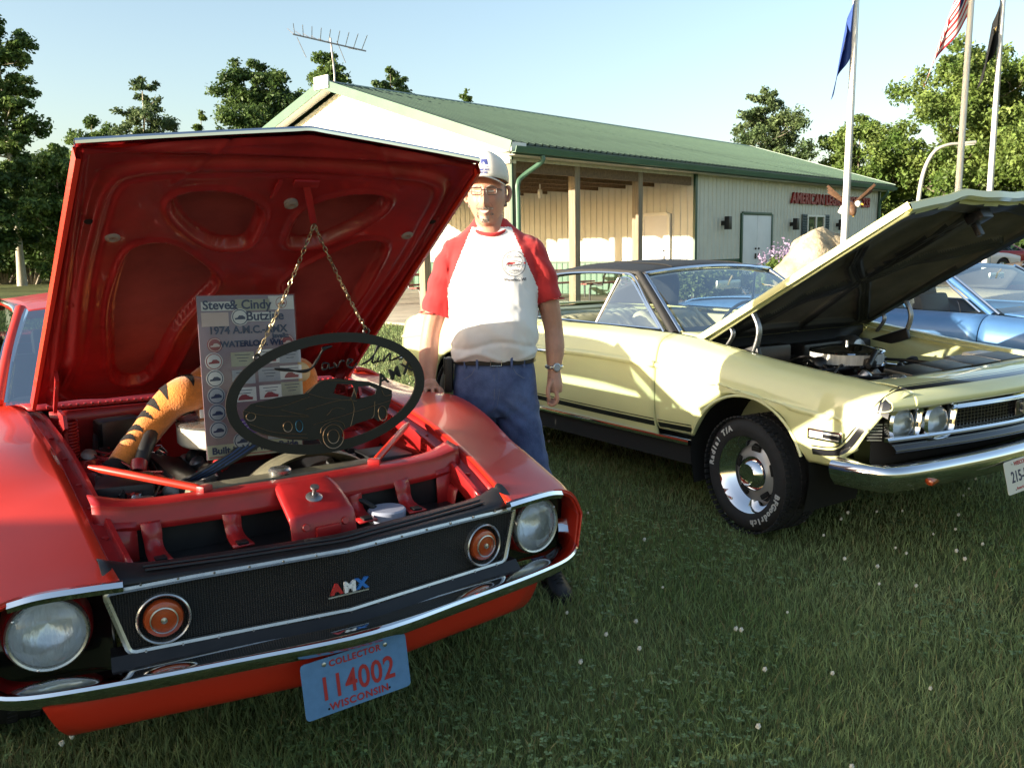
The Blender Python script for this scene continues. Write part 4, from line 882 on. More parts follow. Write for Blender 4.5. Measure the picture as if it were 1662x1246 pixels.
# --- bumper, valance, plate
bp = [(.765, -.912, .505), (.80, -.890, .455), (.855, -.82, .425), (.92, -.66, .428), (1.005, -.33, .440), (1.078, 0, .453), (1.005, .33, .440), (.92, .66, .428), (.855, .82, .425), (.80, .890, .455), (.765, .912, .505)]
sweep(MB(), bp, [(-.05, .020), (.010, .021), (.019, .017), (.023, .009), (.022, .001), (.014, -.014), (.002, -.027), (-.02, -.032), (-.05, -.026)], 6, side=1).build('front_bumper', M_chrome, RED, smooth=30, fixn=True)
sweep(MB(), [(gx(y) + .01, y, .445) for y in (-.60, -.3, 0, .3, .60)], [(.0, .033), (.03, .0), (.03, -.02), (-.06, -.02), (-.06, .033)], 4).build('bumper_filler', M_satin, RED, fixn=True)
va = [(.0, 0), (.012, -.05), (.0, -.10), (-.03, -.118), (-.10, -.10)]
V = []; F = []; rows = []
for f in np.linspace(-1, 1, 21):
    a = abs(f); xx = .985 - .105 * a; rows.append([(xx, f * .725 - .04, .418), (xx + .010, f * .712 - .04, .385), (xx + .004, f * .688 - .04, .335), (xx - .016, f * .662 - .04, .303), (xx - .05, f * .65 - .04, .298), (xx - .14, f * .64 - .04, .31)])
V, F = surf(rows, 4, 1); solid(MB().add(V, F).build('front_valance', M_red, RED, smooth=50, fixn=True), .01, 0)
M_pblue = mat('plate_blue', (.10, .22, .40), .45, var=.1, vscale=30); M_pred = mat('plate_red', (.36, .03, .03), .5)
PL = plate(RED, (1.055, -.028, .335), (-.02, 1, .035), (-.10, 0, 1), .305, .152, M_pblue)
text_obj('plate_number', '114002', M_pred, PL, .088, .0012, (0, -.008, .0005), sx=.80, bold=.0012, space=1.05)
text_obj('plate_heading', 'COLLECTOR', M_pred, PL, .024, .0008, (0, .057, .0005), sx=1.0, bold=.0006, space=1.12)
text_obj('plate_footing', 'WISCONSIN', M_pred, PL, .027, .0008, (0, -.058, .0005), sx=1.05, bold=.0006, space=1.12)
# --- hood
HL = math.hypot(1.255, .80); hu = Vector((1.255 / HL, 0, .80 / HL)); hn_ = Vector((-.80 / HL, 0, 1.255 / HL))
HOOD = empty('hood', (-.5, 0, .94)); HOOD.parent = RED
HOOD.matrix_local = Matrix.Translation((-.5, 0, .94)) @ Matrix((Vector((0, 1, 0)), hu, -hn_)).transposed().to_4x4()   # local x: across, y: along, z: towards the engine
def sdf_poly(X, Y, poly):
    P = np.array(poly); n = len(P); d = np.full(X.shape, 1e9); ins = np.zeros(X.shape, bool)
    for i in range(n):
        a, b = P[i], P[(i + 1) % n]; e = b - a; wx, wy = X - a[0], Y - a[1]; t = np.clip((wx * e[0] + wy * e[1]) / (e @ e), 0, 1)
        d = np.minimum(d, (wx - e[0] * t) ** 2 + (wy - e[1] * t) ** 2)
        c = ((a[1] > Y) != (b[1] > Y)) & (X < (b[0] - a[0]) * (Y - a[1]) / (b[1] - a[1] + 1e-12) + a[0]); ins ^= c
    return np.sqrt(d) * np.where(ins, -1, 1)
UPH = crv([(.066, 1.25), (.058, 1.16), (.066, 1.095), (.10, 1.075), (.16, 1.085), (.22, 1.135), (.28, 1.21), (.312, 1.29), (.29, 1.335), (.2, 1.345), (.115, 1.31)], 4, True)
LOH = crv([(.12, .84), (.135, .91), (.19, .985), (.275, 1.075), (.33, 1.10), (.385, 1.075), (.405, .97), (.412, .75), (.39, .50), (.35, .22), (.24, .20), (.20, .55), (.16, .72)], 4, True)
LOC = crv([(0, .60), (.07, .66), (.10, .56), (.12, .35), (.12, .18), (0, .16), (-.12, .18), (-.12, .35), (-.10, .56), (-.07, .66)], 4, True)
RIM = crv([(.0, 1.465), (.30, 1.452), (.44, 1.425), (.49, 1.36), (.505, 1.2), (.515, .9), (.50, .4), (.50, .08), (0, .06), (-.50, .08), (-.50, .4), (-.515, .9), (-.505, 1.2), (-.49, 1.36), (-.44, 1.425), (-.30, 1.452)], 3, True)
def hood_edge_v(u): return 1.575 - .085 * np.abs(u) / .57
def hood_half(v): return .560 + .05 * (1 - v / 1.5)
nu, nv_ = 171, 201; a = np.linspace(-1, 1, nu); b = np.linspace(0, 1, nv_); AA, BB = np.meshgrid(a, b, indexing='ij')
VV0 = BB * 1.5; UU = AA * hood_half(VV0); VV = .03 + BB * (hood_edge_v(UU) - .03)
sm = lambda t: np.clip(t, 0, 1) ** 2 * (3 - 2 * np.clip(t, 0, 1))
s1 = np.minimum(sdf_poly(np.abs(UU), VV, UPH), sdf_poly(np.abs(UU), VV, LOH)); s1 = np.minimum(s1, sdf_poly(UU, VV, LOC)); s2 = sdf_poly(UU, VV, RIM)
edge = np.minimum(hood_half(VV0) - np.abs(UU), hood_edge_v(UU) - VV)
crown = .010 * (UU / .6) ** 2 + .010 * np.clip((VV - 1.3) / .27, 0, 1) ** 2
Z = .040 - .032 * (1 - sm((s1 + .003) / .009)) + .011 * np.exp(-((s1 - .018) / .007) ** 2)      # recesses and their lips
Z -= .020 * sm((s2 + .006) / .03) * (edge > 0); Z -= .006 * np.exp(-((s2 + .03) / .008) ** 2)
Z += .012 * sm((np.abs(UU) - .535) / .008) * (1 - sm((np.abs(UU) - .556) / .008)) * (VV < 1.47)      # side rib
Z += .010 * np.exp(-((VV - 1.505) / .012) ** 2) - .03 * (1 - sm(edge / .012)) + .006 * np.exp(-((np.abs(UU) - .45) ** 2 + (VV - 1.14) ** 2) / .0006)
Z += .004 * np.exp(-(((np.abs(UU) - .30) * .8 + (VV - 1.42) * .6) / .006) ** 2) * (VV > 1.38)
for q_ in RIM[::4]: Z -= .006 * np.exp(-((UU - q_[0] * 1.04) ** 2 + (VV - q_[1] - .012) ** 2) / .00006)
for q_ in list(LOH[::5]) + list(UPH[::5]): Z -= .003 * np.exp(-((np.abs(UU) - (.24 + (q_[0] - .24) * 1.16)) ** 2 + (VV - (.78 + (q_[1] - .78) * 1.0)) ** 2) / .00003)
Z += crown + .006
def heightgrid(name, Zg, ms, parent, mi=None):
    V = np.stack([UU, VV, Zg], -1).reshape(-1, 3); i = np.arange(nu - 1)[:, None] * nv_ + np.arange(nv_ - 1)[None]; F = np.stack([i, i + nv_, i + nv_ + 1, i + 1], -1).reshape(-1, 4)
    me = np_mesh(name, V, F4=F); o = link(name, me, ms, parent, smooth=0)
    if mi is not None: me.polygons.foreach_set('material_index', mi[:-1, :-1].ravel().astype(np.int32))
    return o
heightgrid('hood_inner_panel', Z, [M_redi, M_redd], HOOD, (s1 < -.010).astype(int))
ho = heightgrid('hood_skin', crown - .004 + 0 * Z, M_red, HOOD); solid(ho, .003, 0)
for s in (-1, 1):     # folded side flange
    vs = np.linspace(.03, 1.48, 30); V = []; F = []
    for v in vs: h = hood_half((v - .03) / 1.47 * 1.5) * s; V += [(h, v, .018), (h + s * .006, v, .022), (h + s * .004, v, .055), (h - s * .008, v, .058), (h - s * .012, v, .03)]
    for i in range(29):
        for j in range(4): F.append((i * 5 + j, i * 5 + j + 1, (i + 1) * 5 + j + 1, (i + 1) * 5 + j))
    MB().add(V, F).build('hood_side_flange', M_red, HOOD, smooth=30, fixn=True)
tp = [(u, hood_edge_v(u) + .004, .010 * (u / .6) ** 2 + .010 + .002) for u in (-.563, -.4, -.2, -.05, 0, .05, .2, .4, .563)]
V = []; F = []
for p in crv(tp, 4): V += [(p[0], p[1] - .010, p[2] - .012), (p[0], p[1] + .005, p[2] - .009), (p[0], p[1] + .008, p[2]), (p[0], p[1] + .004, p[2] + .006), (p[0], p[1] - .010, p[2] + .006)]
for i in range(len(V) // 5 - 1):
    for j in range(5): F.append((i * 5 + j, i * 5 + (j + 1) % 5, (i + 1) * 5 + (j + 1) % 5, (i + 1) * 5 + j))
MB().add(V, F).build('hood_front_trim', M_chrome, HOOD, smooth=30, fixn=True)
for u, v in ((-.45, 1.14), (.45, 1.14), (.012, 1.303)): MB().lathe([(.020, .0), (.020, .012), (.012, .016), (0, .012)], (u, v, .045), n=18).build('hood_bumper_pad', mat('pad_grey', (.28, .22, .20), .7), HOOD)
for u, v in ((-.515, 1.21), (.515, 1.21)): MB().lathe([(.012, .003), (0, .004)], (u, v, .047), n=14).build('hood_hole', M_dark, HOOD)
hk = MB(); hk.bar((.032, 1.395, .05), (.072, 1.285, .105), .020, .006, (0, 0, 1), bev=.002).box((.03, 1.40, .052), (.075, .03, .008), bev=.003); hk.build('hood_hook', M_redi, HOOD)
MB().bar((-.045, 1.41, .05), (-.055, 1.34, .06), .014, .006, bev=.002).build('hood_catch', M_redi, HOOD)
# ---------------------------------------------------------------- the pale yellow coupe with its hood up
YEL = car_root('yellow_coupe', 1.935, 4.90, R(34.3), 'pale butter yellow coupe with black vinyl roof and raised hood')
M_yel = mat('butter_paint', (.60, .605, .31), .34, coat=.9, var=.04, vscale=2)
M_yeli = mat('butter_bay', (.48, .485, .25), .45, var=.1, vscale=6)
M_stripe = mat('stripe_black', (.012, .012, .014), .3, coat=.6)
M_vinyl = mat('vinyl_roof', (.022, .021, .020), .62, var=.2, vscale=5, bump=.0015, bscale=260)
M_under = mat('hood_liner', (.050, .046, .034), .75, var=.3, vscale=6, col2=(.085, .075, .055))
M_brace = mat('hood_brace_black', (.010, .010, .009), .5, var=.3, vscale=10)
M_seat = mat('parchment_vinyl', (.42, .42, .28), .5, var=.08, vscale=8)
YC = [(.86, .795), (.78, .812), (.55, .838), (.3, .858), (.05, .885), (-.2, .918), (-.5, .957), (-.64, .968), (-1.2, .978), (-1.86, .972), (-2.3, .985), (-2.8, .985), (-3.3, .96), (-3.78, .90)]
def zc_(x): return float(np.interp(-x, [-t[0] for t in YC], [t[1] for t in YC]))
def nosex(y): return .905 - .13 * (abs(y) / .93) ** 1.6
def ysec(x, s, zb, xo=0.0):
    return [((q[0] if x <= .5 else .5 + (x - .5) * (1 - .62 * max(0, min(1, (zc_(x) - q[2]) / .28)))), q[1], q[2]) for q in ysec0(x, s, zb, xo)]
def ysec0(x, s, zb, xo=0.0):
    zc = zc_(x); w = .945 - max(0, x - .45) * .07 - max(0, -3.2 - x) * .10; ci = .785 if x > -2 else .76
    return [(x + xo, s * (ci - .02), zc - .004), (x + xo, s * ci, zc), (x + xo, s * (ci + .035), zc - .004), (x + xo, s * (w - .04), zc - .045), (x + xo, s * (w - .004), zc - .165), (x + xo, s * (w - .004), zc - .17), (x + xo, s * w, max(.62, zb + (zc - .17 - zb) * .5)), (x + xo, s * (w - .010), max(.50, zb + .02)), (x + xo, s * (w - .035), max(zb, .40) if zb <= .40 else zb)]
def stripes(objs, s):
    """hockey-stick stripe: down the fender's leading edge, then back along the sill; laid on the panels"""
    from mathutils.bvhtree import BVHTree
    V = []; F = []
    for o in objs:
        k = len(V); V += [v.co.copy() for v in o.data.vertices]; F += [tuple(i + k for i in p.vertices) for p in o.data.polygons]
    bv = BVHTree.FromPolygons(V, F)
    for pl in ([(.758, .795), (.705, .718), (.65, .638), (.60, .570), (.555, .526), (.50, .509), (.41, .503)], [(-.36, .476), (-.62, .470)], [(-.65, .470), (-1.2, .470), (-1.85, .475)], [(-1.87, .475), (-2.2, .478), (-2.47, .48)]):
        P = crv(pl, 8); N = len(P)
        for lo, hi in ((-.017, .013), (.0215, .0275)):
            q = MB(); VV = []; FF = []
            for i in range(N):
                t = P[min(i + 1, N - 1)] - P[max(i - 1, 0)]; t /= np.hypot(*t); nx, nz = -t[1], t[0]
                for j in range(4):
                    kk = -(lo + (hi - lo) * j / 3); x, z = P[i][0] + nx * kk, P[i][1] + nz * kk; h = bv.ray_cast(Vector((x, s * 2, z)), Vector((0, -s, 0)))
                    VV.append(Vector((x, (h[0].y if h[0] is not None else s * .93) + s * .0022, z)))
            for i in range(N - 1):
                for j in range(3): FF.append((i * 4 + j, i * 4 + j + 1, (i + 1) * 4 + j + 1, (i + 1) * 4 + j))
            q.add(VV, FF).build('paint_stripe', M_stripe, YEL, smooth=50)
def yel_side(s):
    rows = []
    for x in (.80, .72, .62, .54, .48, .44, .40, .365, .335, .25, .12, 0, -.12, -.25, -.335, -.365, -.40, -.50, -.632):
        zb = arch(x, 0, .368, .44, .335) if x < .4 else .44 + max(0, (x - .50)) * .32
        rows.append(ysec(x, s, zb))
    d = 4
    V, F = surf(rows, 4, 3); o = MB().add(V, F if s < 0 else [tuple(reversed(f)) for f in F]).build('front_fender', [M_yel, M_stripe], YEL, smooth=40)
    solid(o, .012); objs = [o]
    for nm, xs in (('door', (-.642, -.9, -1.2, -1.55, -1.855)), ('quarter_panel', (-1.865, -2.1, -2.35, -2.44, -2.49, -2.60, -2.845, -3.09, -3.20, -3.25, -3.4, -3.6, -3.78))):
        rows = [ysec(x, s, arch(x, -2.845, .355, .40, .335)) for x in xs]
        V, F = surf(rows, 4, 4); o = MB().add(V, F if s < 0 else [tuple(reversed(f)) for f in F]).build(nm, [M_yel, M_stripe], YEL, smooth=40); solid(o, .014); objs.append(o)
    stripes(objs, s)
    MB().box((-1.55, s * .905, .395), (2.30, .03, .028), bev=.008).build('rocker_trim', M_chrome, YEL)
    MB().box((-1.45, s * .86, .33), (2.1, .05, .12)).build('rocker', M_dark, YEL)
    MB().box((-.32, s * .91, .415), (.06, .02, .022)).build('fender_trim', M_chrome, YEL) if 0 else None
    MB().tube([(-1.60, s * .95, .80), (-1.63, s * .972, .80), (-1.74, s * .972, .80), (-1.77, s * .95, .80)], .010, 8, sm=3).build('door_handle', M_chrome, YEL)
    # wheel opening lip
    ar = [(math.cos(a) * .372, s * .938, .335 + math.sin(a) * .372) for a in np.linspace(.35, 2.80, 22)]; MB().tube(ar, .008, 6).build('arch_lip', M_yel, YEL)
    for cx in (0, -2.845):
        V, F = surf([[(cx + math.cos(a) * .385, s * y, .335 + math.sin(a) * .385) for a in np.linspace(-.4, 3.54, 9)] for y in (.50, .915)], 3, 2); MB().add(V, F).build('wheel_housing', M_dark, YEL)
    # marker lamp
    m = MB().box((.485, s * .950, .588), (.18, .012, .052), (0, 0, s * -.035), bev=.006).build('side_marker', M_chrome, YEL); MB().box((.485, s * .956, .588), (.155, .008, .032), (0, 0, s * -.035), bev=.003).build('marker_lens', mat('marker_glass', (.62, .58, .50), .15, var=.3, vscale=40, coat=.5), m); MB().box((.525, s * .9595, .588), (.085, .004, .018), (0, 0, s * -.035)).build('marker_plate', M_stripe, m)
    # greenhouse
    MB().tube([(-.70, s * .735, .955), (-.92, s * .665, 1.12), (-1.15, s * .592, 1.285)], [.024, .022, .022], 8, sm=4).build('windshield_pillar', M_vinyl, YEL, smooth=60)
    MB().tube([(-.665, s * .715, .965), (-.89, s * .645, 1.125), (-1.12, s * .572, 1.285)], .014, 8, sm=4).build('windshield_trim', M_chrome, YEL, smooth=60)
    MB().tube([(-.76, s * .755, .965), (-.98, s * .685, 1.125), (-1.17, s * .618, 1.268), (-1.30, s * .618, 1.288), (-1.6, s * .62, 1.290), (-1.97, s * .62, 1.268), (-2.25, s * .63, 1.20), (-2.4, s * .66, 1.08)], .009, 6, sm=5).build('drip_rail', M_chrome, YEL)
    MB().tube([(-.80, s * .745, .975), (-1.00, s * .685, 1.12), (-1.18, s * .628, 1.248), (-1.27, s * .622, 1.262)], .008, 6, sm=4).build('vent_frame', M_chrome, YEL)
    MB().tube([(-1.395, s * .735, .975), (-1.29, s * .635, 1.26)], .010, 6).build('vent_bar', M_chrome, YEL)
    MB().tube([(-.80, s * .748, .978), (-1.395, s * .748, .980), (-2.2, s * .735, .985)], .007, 6).build('sill_trim', M_chrome, YEL)
    V, F = surf([[(-.81, s * .742, .975), (-.81, s * .742, .976)], [(-1.20, s * .742, .978), (-1.19, s * .628, 1.25)], [(-1.39, s * .736, .978), (-1.29, s * .630, 1.262)]], 2, 3); MB().add(V, F).build('vent_glass', M_glass, YEL)
    V, F = surf([[(-2.05, s * .605, 1.262), (-2.06, s * .66, 1.16), (-2.15, s * .735, .985)], [(-2.35, s * .59, 1.21), (-2.42, s * .66, 1.10), (-2.55, s * .735, .985)], [(-2.8, s * .56, 1.06), (-2.85, s * .62, 1.02), (-2.95, s * .70, .985)]], 4, 4); solid(MB().add(V, F).build('roof_pillar', M_vinyl, YEL, smooth=60), .02, 0)
for s in (-1, 1): yel_side(s)
rf = lambda x, e, h, c: [(x, y * e, h + c * (1 - y * y)) for y in (-1, -.8, -.4, 0, .4, .8, 1)]
V, F = surf([rf(-1.10, .585, 1.290, .030), rf(-1.22, .60, 1.305, .042), rf(-1.6, .605, 1.312, .05), rf(-2.0, .60, 1.29, .05), rf(-2.3, .585, 1.235, .05)], 4, 6); solid(MB().add(V, F).build('roof', M_vinyl, YEL, smooth=60, fixn=True), .03)
MB().tube([(-1.115 + .03 * (1 - y * y), y * .575, 1.287 + .032 * (1 - y * y)) for y in np.linspace(-1, 1, 9)], .013, 8, sm=2).build('windshield_header', M_chrome, YEL)
for yy in (-.33, .33): MB().tube([(x, yy, z) for x, z in ((-1.13, 1.323), (-1.25, 1.340), (-1.6, 1.3475), (-2.0, 1.3255), (-2.28, 1.275))], .004, 4, sm=3).build('roof_seam', M_vinyl, YEL)
V, F = surf([[(-.56 + .12 * (1 - (y / .7) ** 2) - .08, y, .965) for y in (-.70, -.35, 0, .35, .70)], [(-.86 + .09 * (1 - (y / .7) ** 2), y * .91, 1.13) for y in (-.70, -.35, 0, .35, .70)], [(-1.13 + .03 * (1 - (y / .57) ** 2), y, 1.285 + .03 * (1 - (y / .57) ** 2)) for y in (-.565, -.28, 0, .28, .565)]], 5, 5); MB().add(V, F).build('windshield', M_glass, YEL, smooth=60)
V, F = surf([[(-2.29, y, 1.24 + .04 * (1 - (y / .58) ** 2)) for y in (-.56, 0, .56)], [(-2.6, y, 1.12 + .03 * (1 - (y / .58) ** 2)) for y in (-.56, 0, .56)], [(-2.92, y, 1.0 + .01 * (1 - (y / .58) ** 2)) for y in (-.60, 0, .60)]], 5, 5); MB().add(V, F).build('rear_window', M_glass, YEL, smooth=60)
MB().tube([(-.93, 0, 1.262), (-.955, 0, 1.225)], .006, 6).box((-.965, 0, 1.205), (.02, .22, .055), bev=.012).build('rear_view_mirror', M_silver, YEL)
V, F = surf([[(-2.90, y, .985 + .01 * (1 - (y / .75) ** 2)) for y in (-.745, -.4, 0, .4, .745)], [(-3.4, y, .955 + .02 * (1 - (y / .75) ** 2)) for y in (-.755, -.4, 0, .4, .755)], [(-3.76, y, .905 + .01 * (1 - (y / .75) ** 2)) for y in (-.74, -.4, 0, .4, .74)], [(-3.82, y, .80) for y in (-.80, -.4, 0, .4, .80)], [(-3.80, y, .55) for y in (-.82, -.4, 0, .4, .82)], [(-3.74, y, .42) for y in (-.80, -.4, 0, .4, .80)]], 4, 4); solid(MB().add(V, F).build('rear_deck', M_yel, YEL, smooth=50), .015, 0)
sweep(MB(), [(-3.62, .945, .52), (-3.78, .90, .50), (-3.90, .5, .49), (-3.93, 0, .49), (-3.90, -.5, .49), (-3.78, -.90, .50), (-3.62, -.945, .52)], [(-.02, .07), (.02, .05), (.03, 0), (.02, -.06), (-.02, -.08)], 5).build('rear_bumper', M_chrome, YEL, smooth=40, fixn=True)
for s in (-1, 1): MB().box((-3.83, s * .55, .66), (.03, .36, .10), bev=.01).build('tail_light', mat('red_lens', (.35, .01, .01), .15), YEL)
MB().box((-1.75, 0, .30), (3.7, 1.55, .10)).build('floor_pan', M_dark, YEL)
# interior
def pleat_seat(name, x, y, w, zb, zt, tilt):
    t = empty(name, (x, y, 0)); t.parent = YEL
    MB().box((.22, 0, zb), (.54, w, .18), bev=.06).build('cushion', M_seat, t, smooth=40)
    n = max(4, int(w / .075))
    V, F = surf([[(-.04 - .26 * f + .07 * math.cos(math.pi * (f - .5)) * .0 + (.05 if 0 < f < 1 else 0) - (.03 if f > .95 else 0), yy, zb + .08 + (zt - zb - .08) * f - .035 * (abs(yy) / (w / 2)) ** 4 * (f > .6)) for yy in np.linspace(-w / 2, w / 2, 7)] for f in (0, .3, .65, .92, 1.0)] + [[(-.42, yy, zt - .04 - .035 * (abs(yy) / (w / 2)) ** 4) for yy in np.linspace(-w / 2, w / 2, 7)], [(-.36, yy, zb) for yy in np.linspace(-w / 2, w / 2, 7)]], 4, 5)
    MB().add(V, F).build('backrest', M_seat, t, smooth=60)
    for k in range(n):
        yy = -w / 2 + (k + .5) * w / n; MB().tube([(-.015 - .05, yy, zb + .10), (-.07 - .05, yy, zb + .23), (-.17 - .045, yy, zb + .31), (-.262 - .03, yy, zt - .075), (-.31, yy, zt - .060), (-.34, yy, zt - .075)], [w / n * .80] * 6, 12, sm=3).build('pleat', M_seat, t, smooth=60)
pleat_seat('front_seat', -1.58, -.37, .58, .55, .985, 14); pleat_seat('front_seat', -1.58, .37, .58, .55, .985, 14); pleat_seat('rear_seat', -2.30, 0, 1.30, .58, .955, 18)
MB().box((-.86, 0, .865), (.42, 1.38, .16), bev=.05).build('dashboard', mat('dash_black', (.016, .017, .016), .55), YEL)
MB().box((-2.82, 0, .955), (.36, 1.25, .03), bev=.01).build('parcel_shelf', M_seat, YEL)
sw = MB(); sw.tube([(-1.20 + .08 * math.sin(a), .37 + .19 * math.cos(a), .90 + .17 * math.sin(a)) for a in np.linspace(0, 6.28, 25)[:-1]], .011, 8, closed=True).tube([(-1.20, .37, .90), (-.95, .37, .82)], .02, 8).box((-1.2, .37, .9), (.02, .34, .04), bev=.01); sw.build('steering_wheel', MATS['dash_black'], YEL)
for s in (-1, 1): MB().box((-1.35, s * .72, .72), (1.5, .05, .44), bev=.02).build('door_card', M_seat, YEL)
wheel(YEL, .01, -.815, .300, .296, .222, .188, 'rally', R(-7), [('Radial T/A', R(146)), ('BFGoodrich', R(-44))])
wheel(YEL, .01, .815, .300, .296, .222, .188, 'rally', R(-7))
for s in (-1, 1): wheel(YEL, -2.845, s * .80, .31, .308, .24, .192, 'rally')
# wipers, cowl
V, F = surf([[(-.52 + .06 * (1 - (y / .72) ** 2), y, .948) for y in (-.72, -.35, 0, .35, .72)], [(-.66 + .12 * (1 - (y / .72) ** 2), y, .962) for y in (-.715, -.35, 0, .35, .715)]], 5, 3); solid(MB().add(V, F).build('cowl', M_yeli, YEL), .01, 0)
for y0 in (-.45, .1): MB().tube([(-.58, y0, .985), (-.64, y0 + .25, .995), (-.68, y0 + .45, 1.0)], .006, 5).build('wiper', M_black, YEL)
# engine bay
V, F = surf([[(-.46, y, .945) for y in (-.70, 0, .70)], [(-.48, y, .35) for y in (-.70, 0, .70)]], 2, 2); solid(MB().add(V, F).build('firewall', M_satin, YEL), .01, 0)
for s in (-1, 1):
    V, F = surf([[(x, s * .755, zc_(x) - .012), (x, s * .74, zc_(x) - .05), (x, s * .66, zc_(x) - .10), (x, s * .58, .66), (x, s * .56, .40)] for x in (.66, .4, .1, -.2, -.46)], 4, 4); solid(MB().add(V, F).build('inner_apron', M_yeli, YEL, smooth=60), .004, 0)
    V = []; F = []
    P = [(x, s * .765, zc_(x) - .002) for x in np.linspace(.74, -.5, 20)]
    for p in P: V += [(p[0], p[1], p[2]), (p[0], p[1] - s * .004, p[2] - .022), (p[0], p[1] - s * .035, p[2] - .028)]
    for i in range(19):
        for j in range(2): F.append((i * 3 + j, i * 3 + j + 1, i * 3 + j + 4, i * 3 + j + 3))
    MB().add(V, F).build('fender_lip', M_yeli, YEL)
    # sprung hood hinges: two curved arms each side
    for (x0, z0, x1, z1, w) in ((-.40, .90, -.33, 1.05, .016), (-.22, .86, -.16, 1.14, .022)):
        xm, zm = (x0 + x1) / 2 + .055, (z0 + z1) / 2 + .01
        for q in (-.008, .008):
            V = crv([(x0 + .05, s * .69 + q, z0), (xm + .01, s * .69 + q, zm), (x1 - .03, s * .69 + q, z1)], 8); MB().tube([tuple(v) for v in V], w * .5, 8).build('hinge_arm', M_steel2, YEL, smooth=60)
    MB().box((-.25, s * .68, .86), (.26, .03, .07), (0, R(-20), 0), bev=.01).build('hinge_plate', M_black, YEL)
ac = empty('air_cleaner', (-.06, -.03, .80)); ac.parent = YEL
MB().lathe([(.0, -.01), (.175, -.01), (.195, .0), (.195, .055), (.19, .058)], n=56).build('filter_ring', mat('filter_paper', (.42, .42, .40), .7, var=.25, vscale=60, stretch=(1, 1, .1)), ac, smooth=30)
MB().lathe([(.20, .056), (.203, .064), (.197, .070), (.15, .076), (.10, .088), (.05, .090), (.0, .091)], n=56).build('filter_lid', M_chrome, ac, smooth=40)
MB().lathe([(.202, -.012), (.202, .0), (.19, .003)], n=56).build('filter_base', M_chrome, ac, smooth=30); MB().lathe([(.008, .09), (.008, .115), (0, .118)], n=10).build('wing_nut', M_silver, ac)
MB().box((-.05, 0, .58), (.62, .42, .26), bev=.05).build('engine_block', mat('engine_red', (.22, .03, .015), .55, var=.4, vscale=14), YEL)
for s in (-1, 1): MB().box((-.05, s * .27, .70), (.55, .14, .10), (s * .35, 0, 0), bev=.03).build('valve_cover', M_chrome, YEL)
rs = random.Random(5)
for k in range(9):
    a = (rs.uniform(-.42, .3), rs.uniform(-.5, .45), rs.uniform(.72, .82)); b = (rs.uniform(-.45, .45), rs.uniform(-.55, .55), rs.uniform(.66, .80)); m_ = ((a[0] + b[0]) / 2, (a[1] + b[1]) / 2, max(a[2], b[2]) + rs.uniform(.0, .05))
    MB().tube([a, m_, b], rs.choice((.006, .009, .016)), 7, sm=6).build('engine_hose', M_hose, YEL, smooth=60)
MB().tube([(.20, -.15, .70), (.35, -.18, .76), (.52, -.22, .78)], .026, 12, sm=5).build('radiator_hose', M_hose, YEL, smooth=60)
for k, (x, y, z, dx, dy, dz, m_) in enumerate([(-.40, -.32, .80, .10, .34, .17, M_black), (-.40, .18, .80, .12, .42, .14, M_black), (.36, .50, .72, .20, .20, .20, M_black), (.40, .58, .79, .20, .16, .10, M_white2), (-.36, .48, .80, .14, .14, .14, M_satin), (.20, -.38, .68, .16, .14, .16, M_alu), (.30, .20, .70, .10, .10, .12, M_steel2), (-.30, -.52, .76, .16, .10, .16, M_steel2)]):
    MB().box((x, y, z), (dx, dy, dz), (0, 0, .1 * (k % 3 - 1)), bev=.02).build(['heater_box', 'wiper_motor', 'battery', 'washer_bottle', 'brake_booster', 'alternator', 'carburetor_part', 'ignition_coil'][k], m_, YEL, smooth=40)
MB().lathe([(.09, 0), (.10, .03), (.10, .12), (.07, .16), (0, .17)], (-.44, .42, .78), (1, 0, .15), n=24).build('booster_drum', M_steel2, YEL, smooth=40)
for k in range(5): MB().ball((rs.uniform(-.1, .35), rs.uniform(-.45, -.2), rs.uniform(.68, .74)), rs.uniform(.02, .04), 10).build('red_fitting', mat('fitting_red', (.35, .03, .02), .4), YEL)
for k in range(34):
    x, y, z = rs.uniform(-.42, .48), rs.uniform(-.62, .40), rs.uniform(.70, .80); m_ = rs.choice((M_steel2, M_satin, M_alu, M_black, M_chrome, M_silver)); q = MB()
    if k % 3: q.box((x, y, z), (rs.uniform(.02, .08), rs.uniform(.02, .08), rs.uniform(.02, .07)), (rs.uniform(-.6, .6), rs.uniform(-.6, .6), rs.uniform(0, 3)), bev=.008)
    else: q.lathe([(.03, 0), (.034, .01), (.034, .04), (.02, .05), (0, .05)], (x, y, z), (rs.uniform(-1, 1), rs.uniform(-1, 1), 1), n=16)
    q.build('engine_fitting', m_, YEL, smooth=40)
for k in range(7):
    P = [(rs.uniform(-.45, .45), rs.uniform(-.62, .2), rs.uniform(.70, .80)) for _ in range(4)]; MB().tube(P, rs.choice((.004, .006, .010)), 6, sm=5).build('wiring', rs.choice((M_hose, M_black, M_satin)), YEL, smooth=60)
MB().box((.56, 0, .66), (.07, 1.05, .34), bev=.01).build('radiator', M_satin, YEL)
for k in range(4): MB().box((.565, -.40 + k * .265, .843), (.15, .255, .022), (0, R(6), 0), bev=.006).build('radiator_cover', M_satin, YEL)
MB().lathe([(.038, 0), (.040, .012), (.030, .020), (.012, .022), (0, .022)], (.60, -.58, .825), n=24).build('radiator_cap', M_silver, YEL)
V, F = surf([[(.52, y, .40) for y in (-.6, 0, .6)], [(.20, y, .36) for y in (-.6, 0, .6)]], 2, 2); MB().add(V, F).build('cross_member', M_dark, YEL)
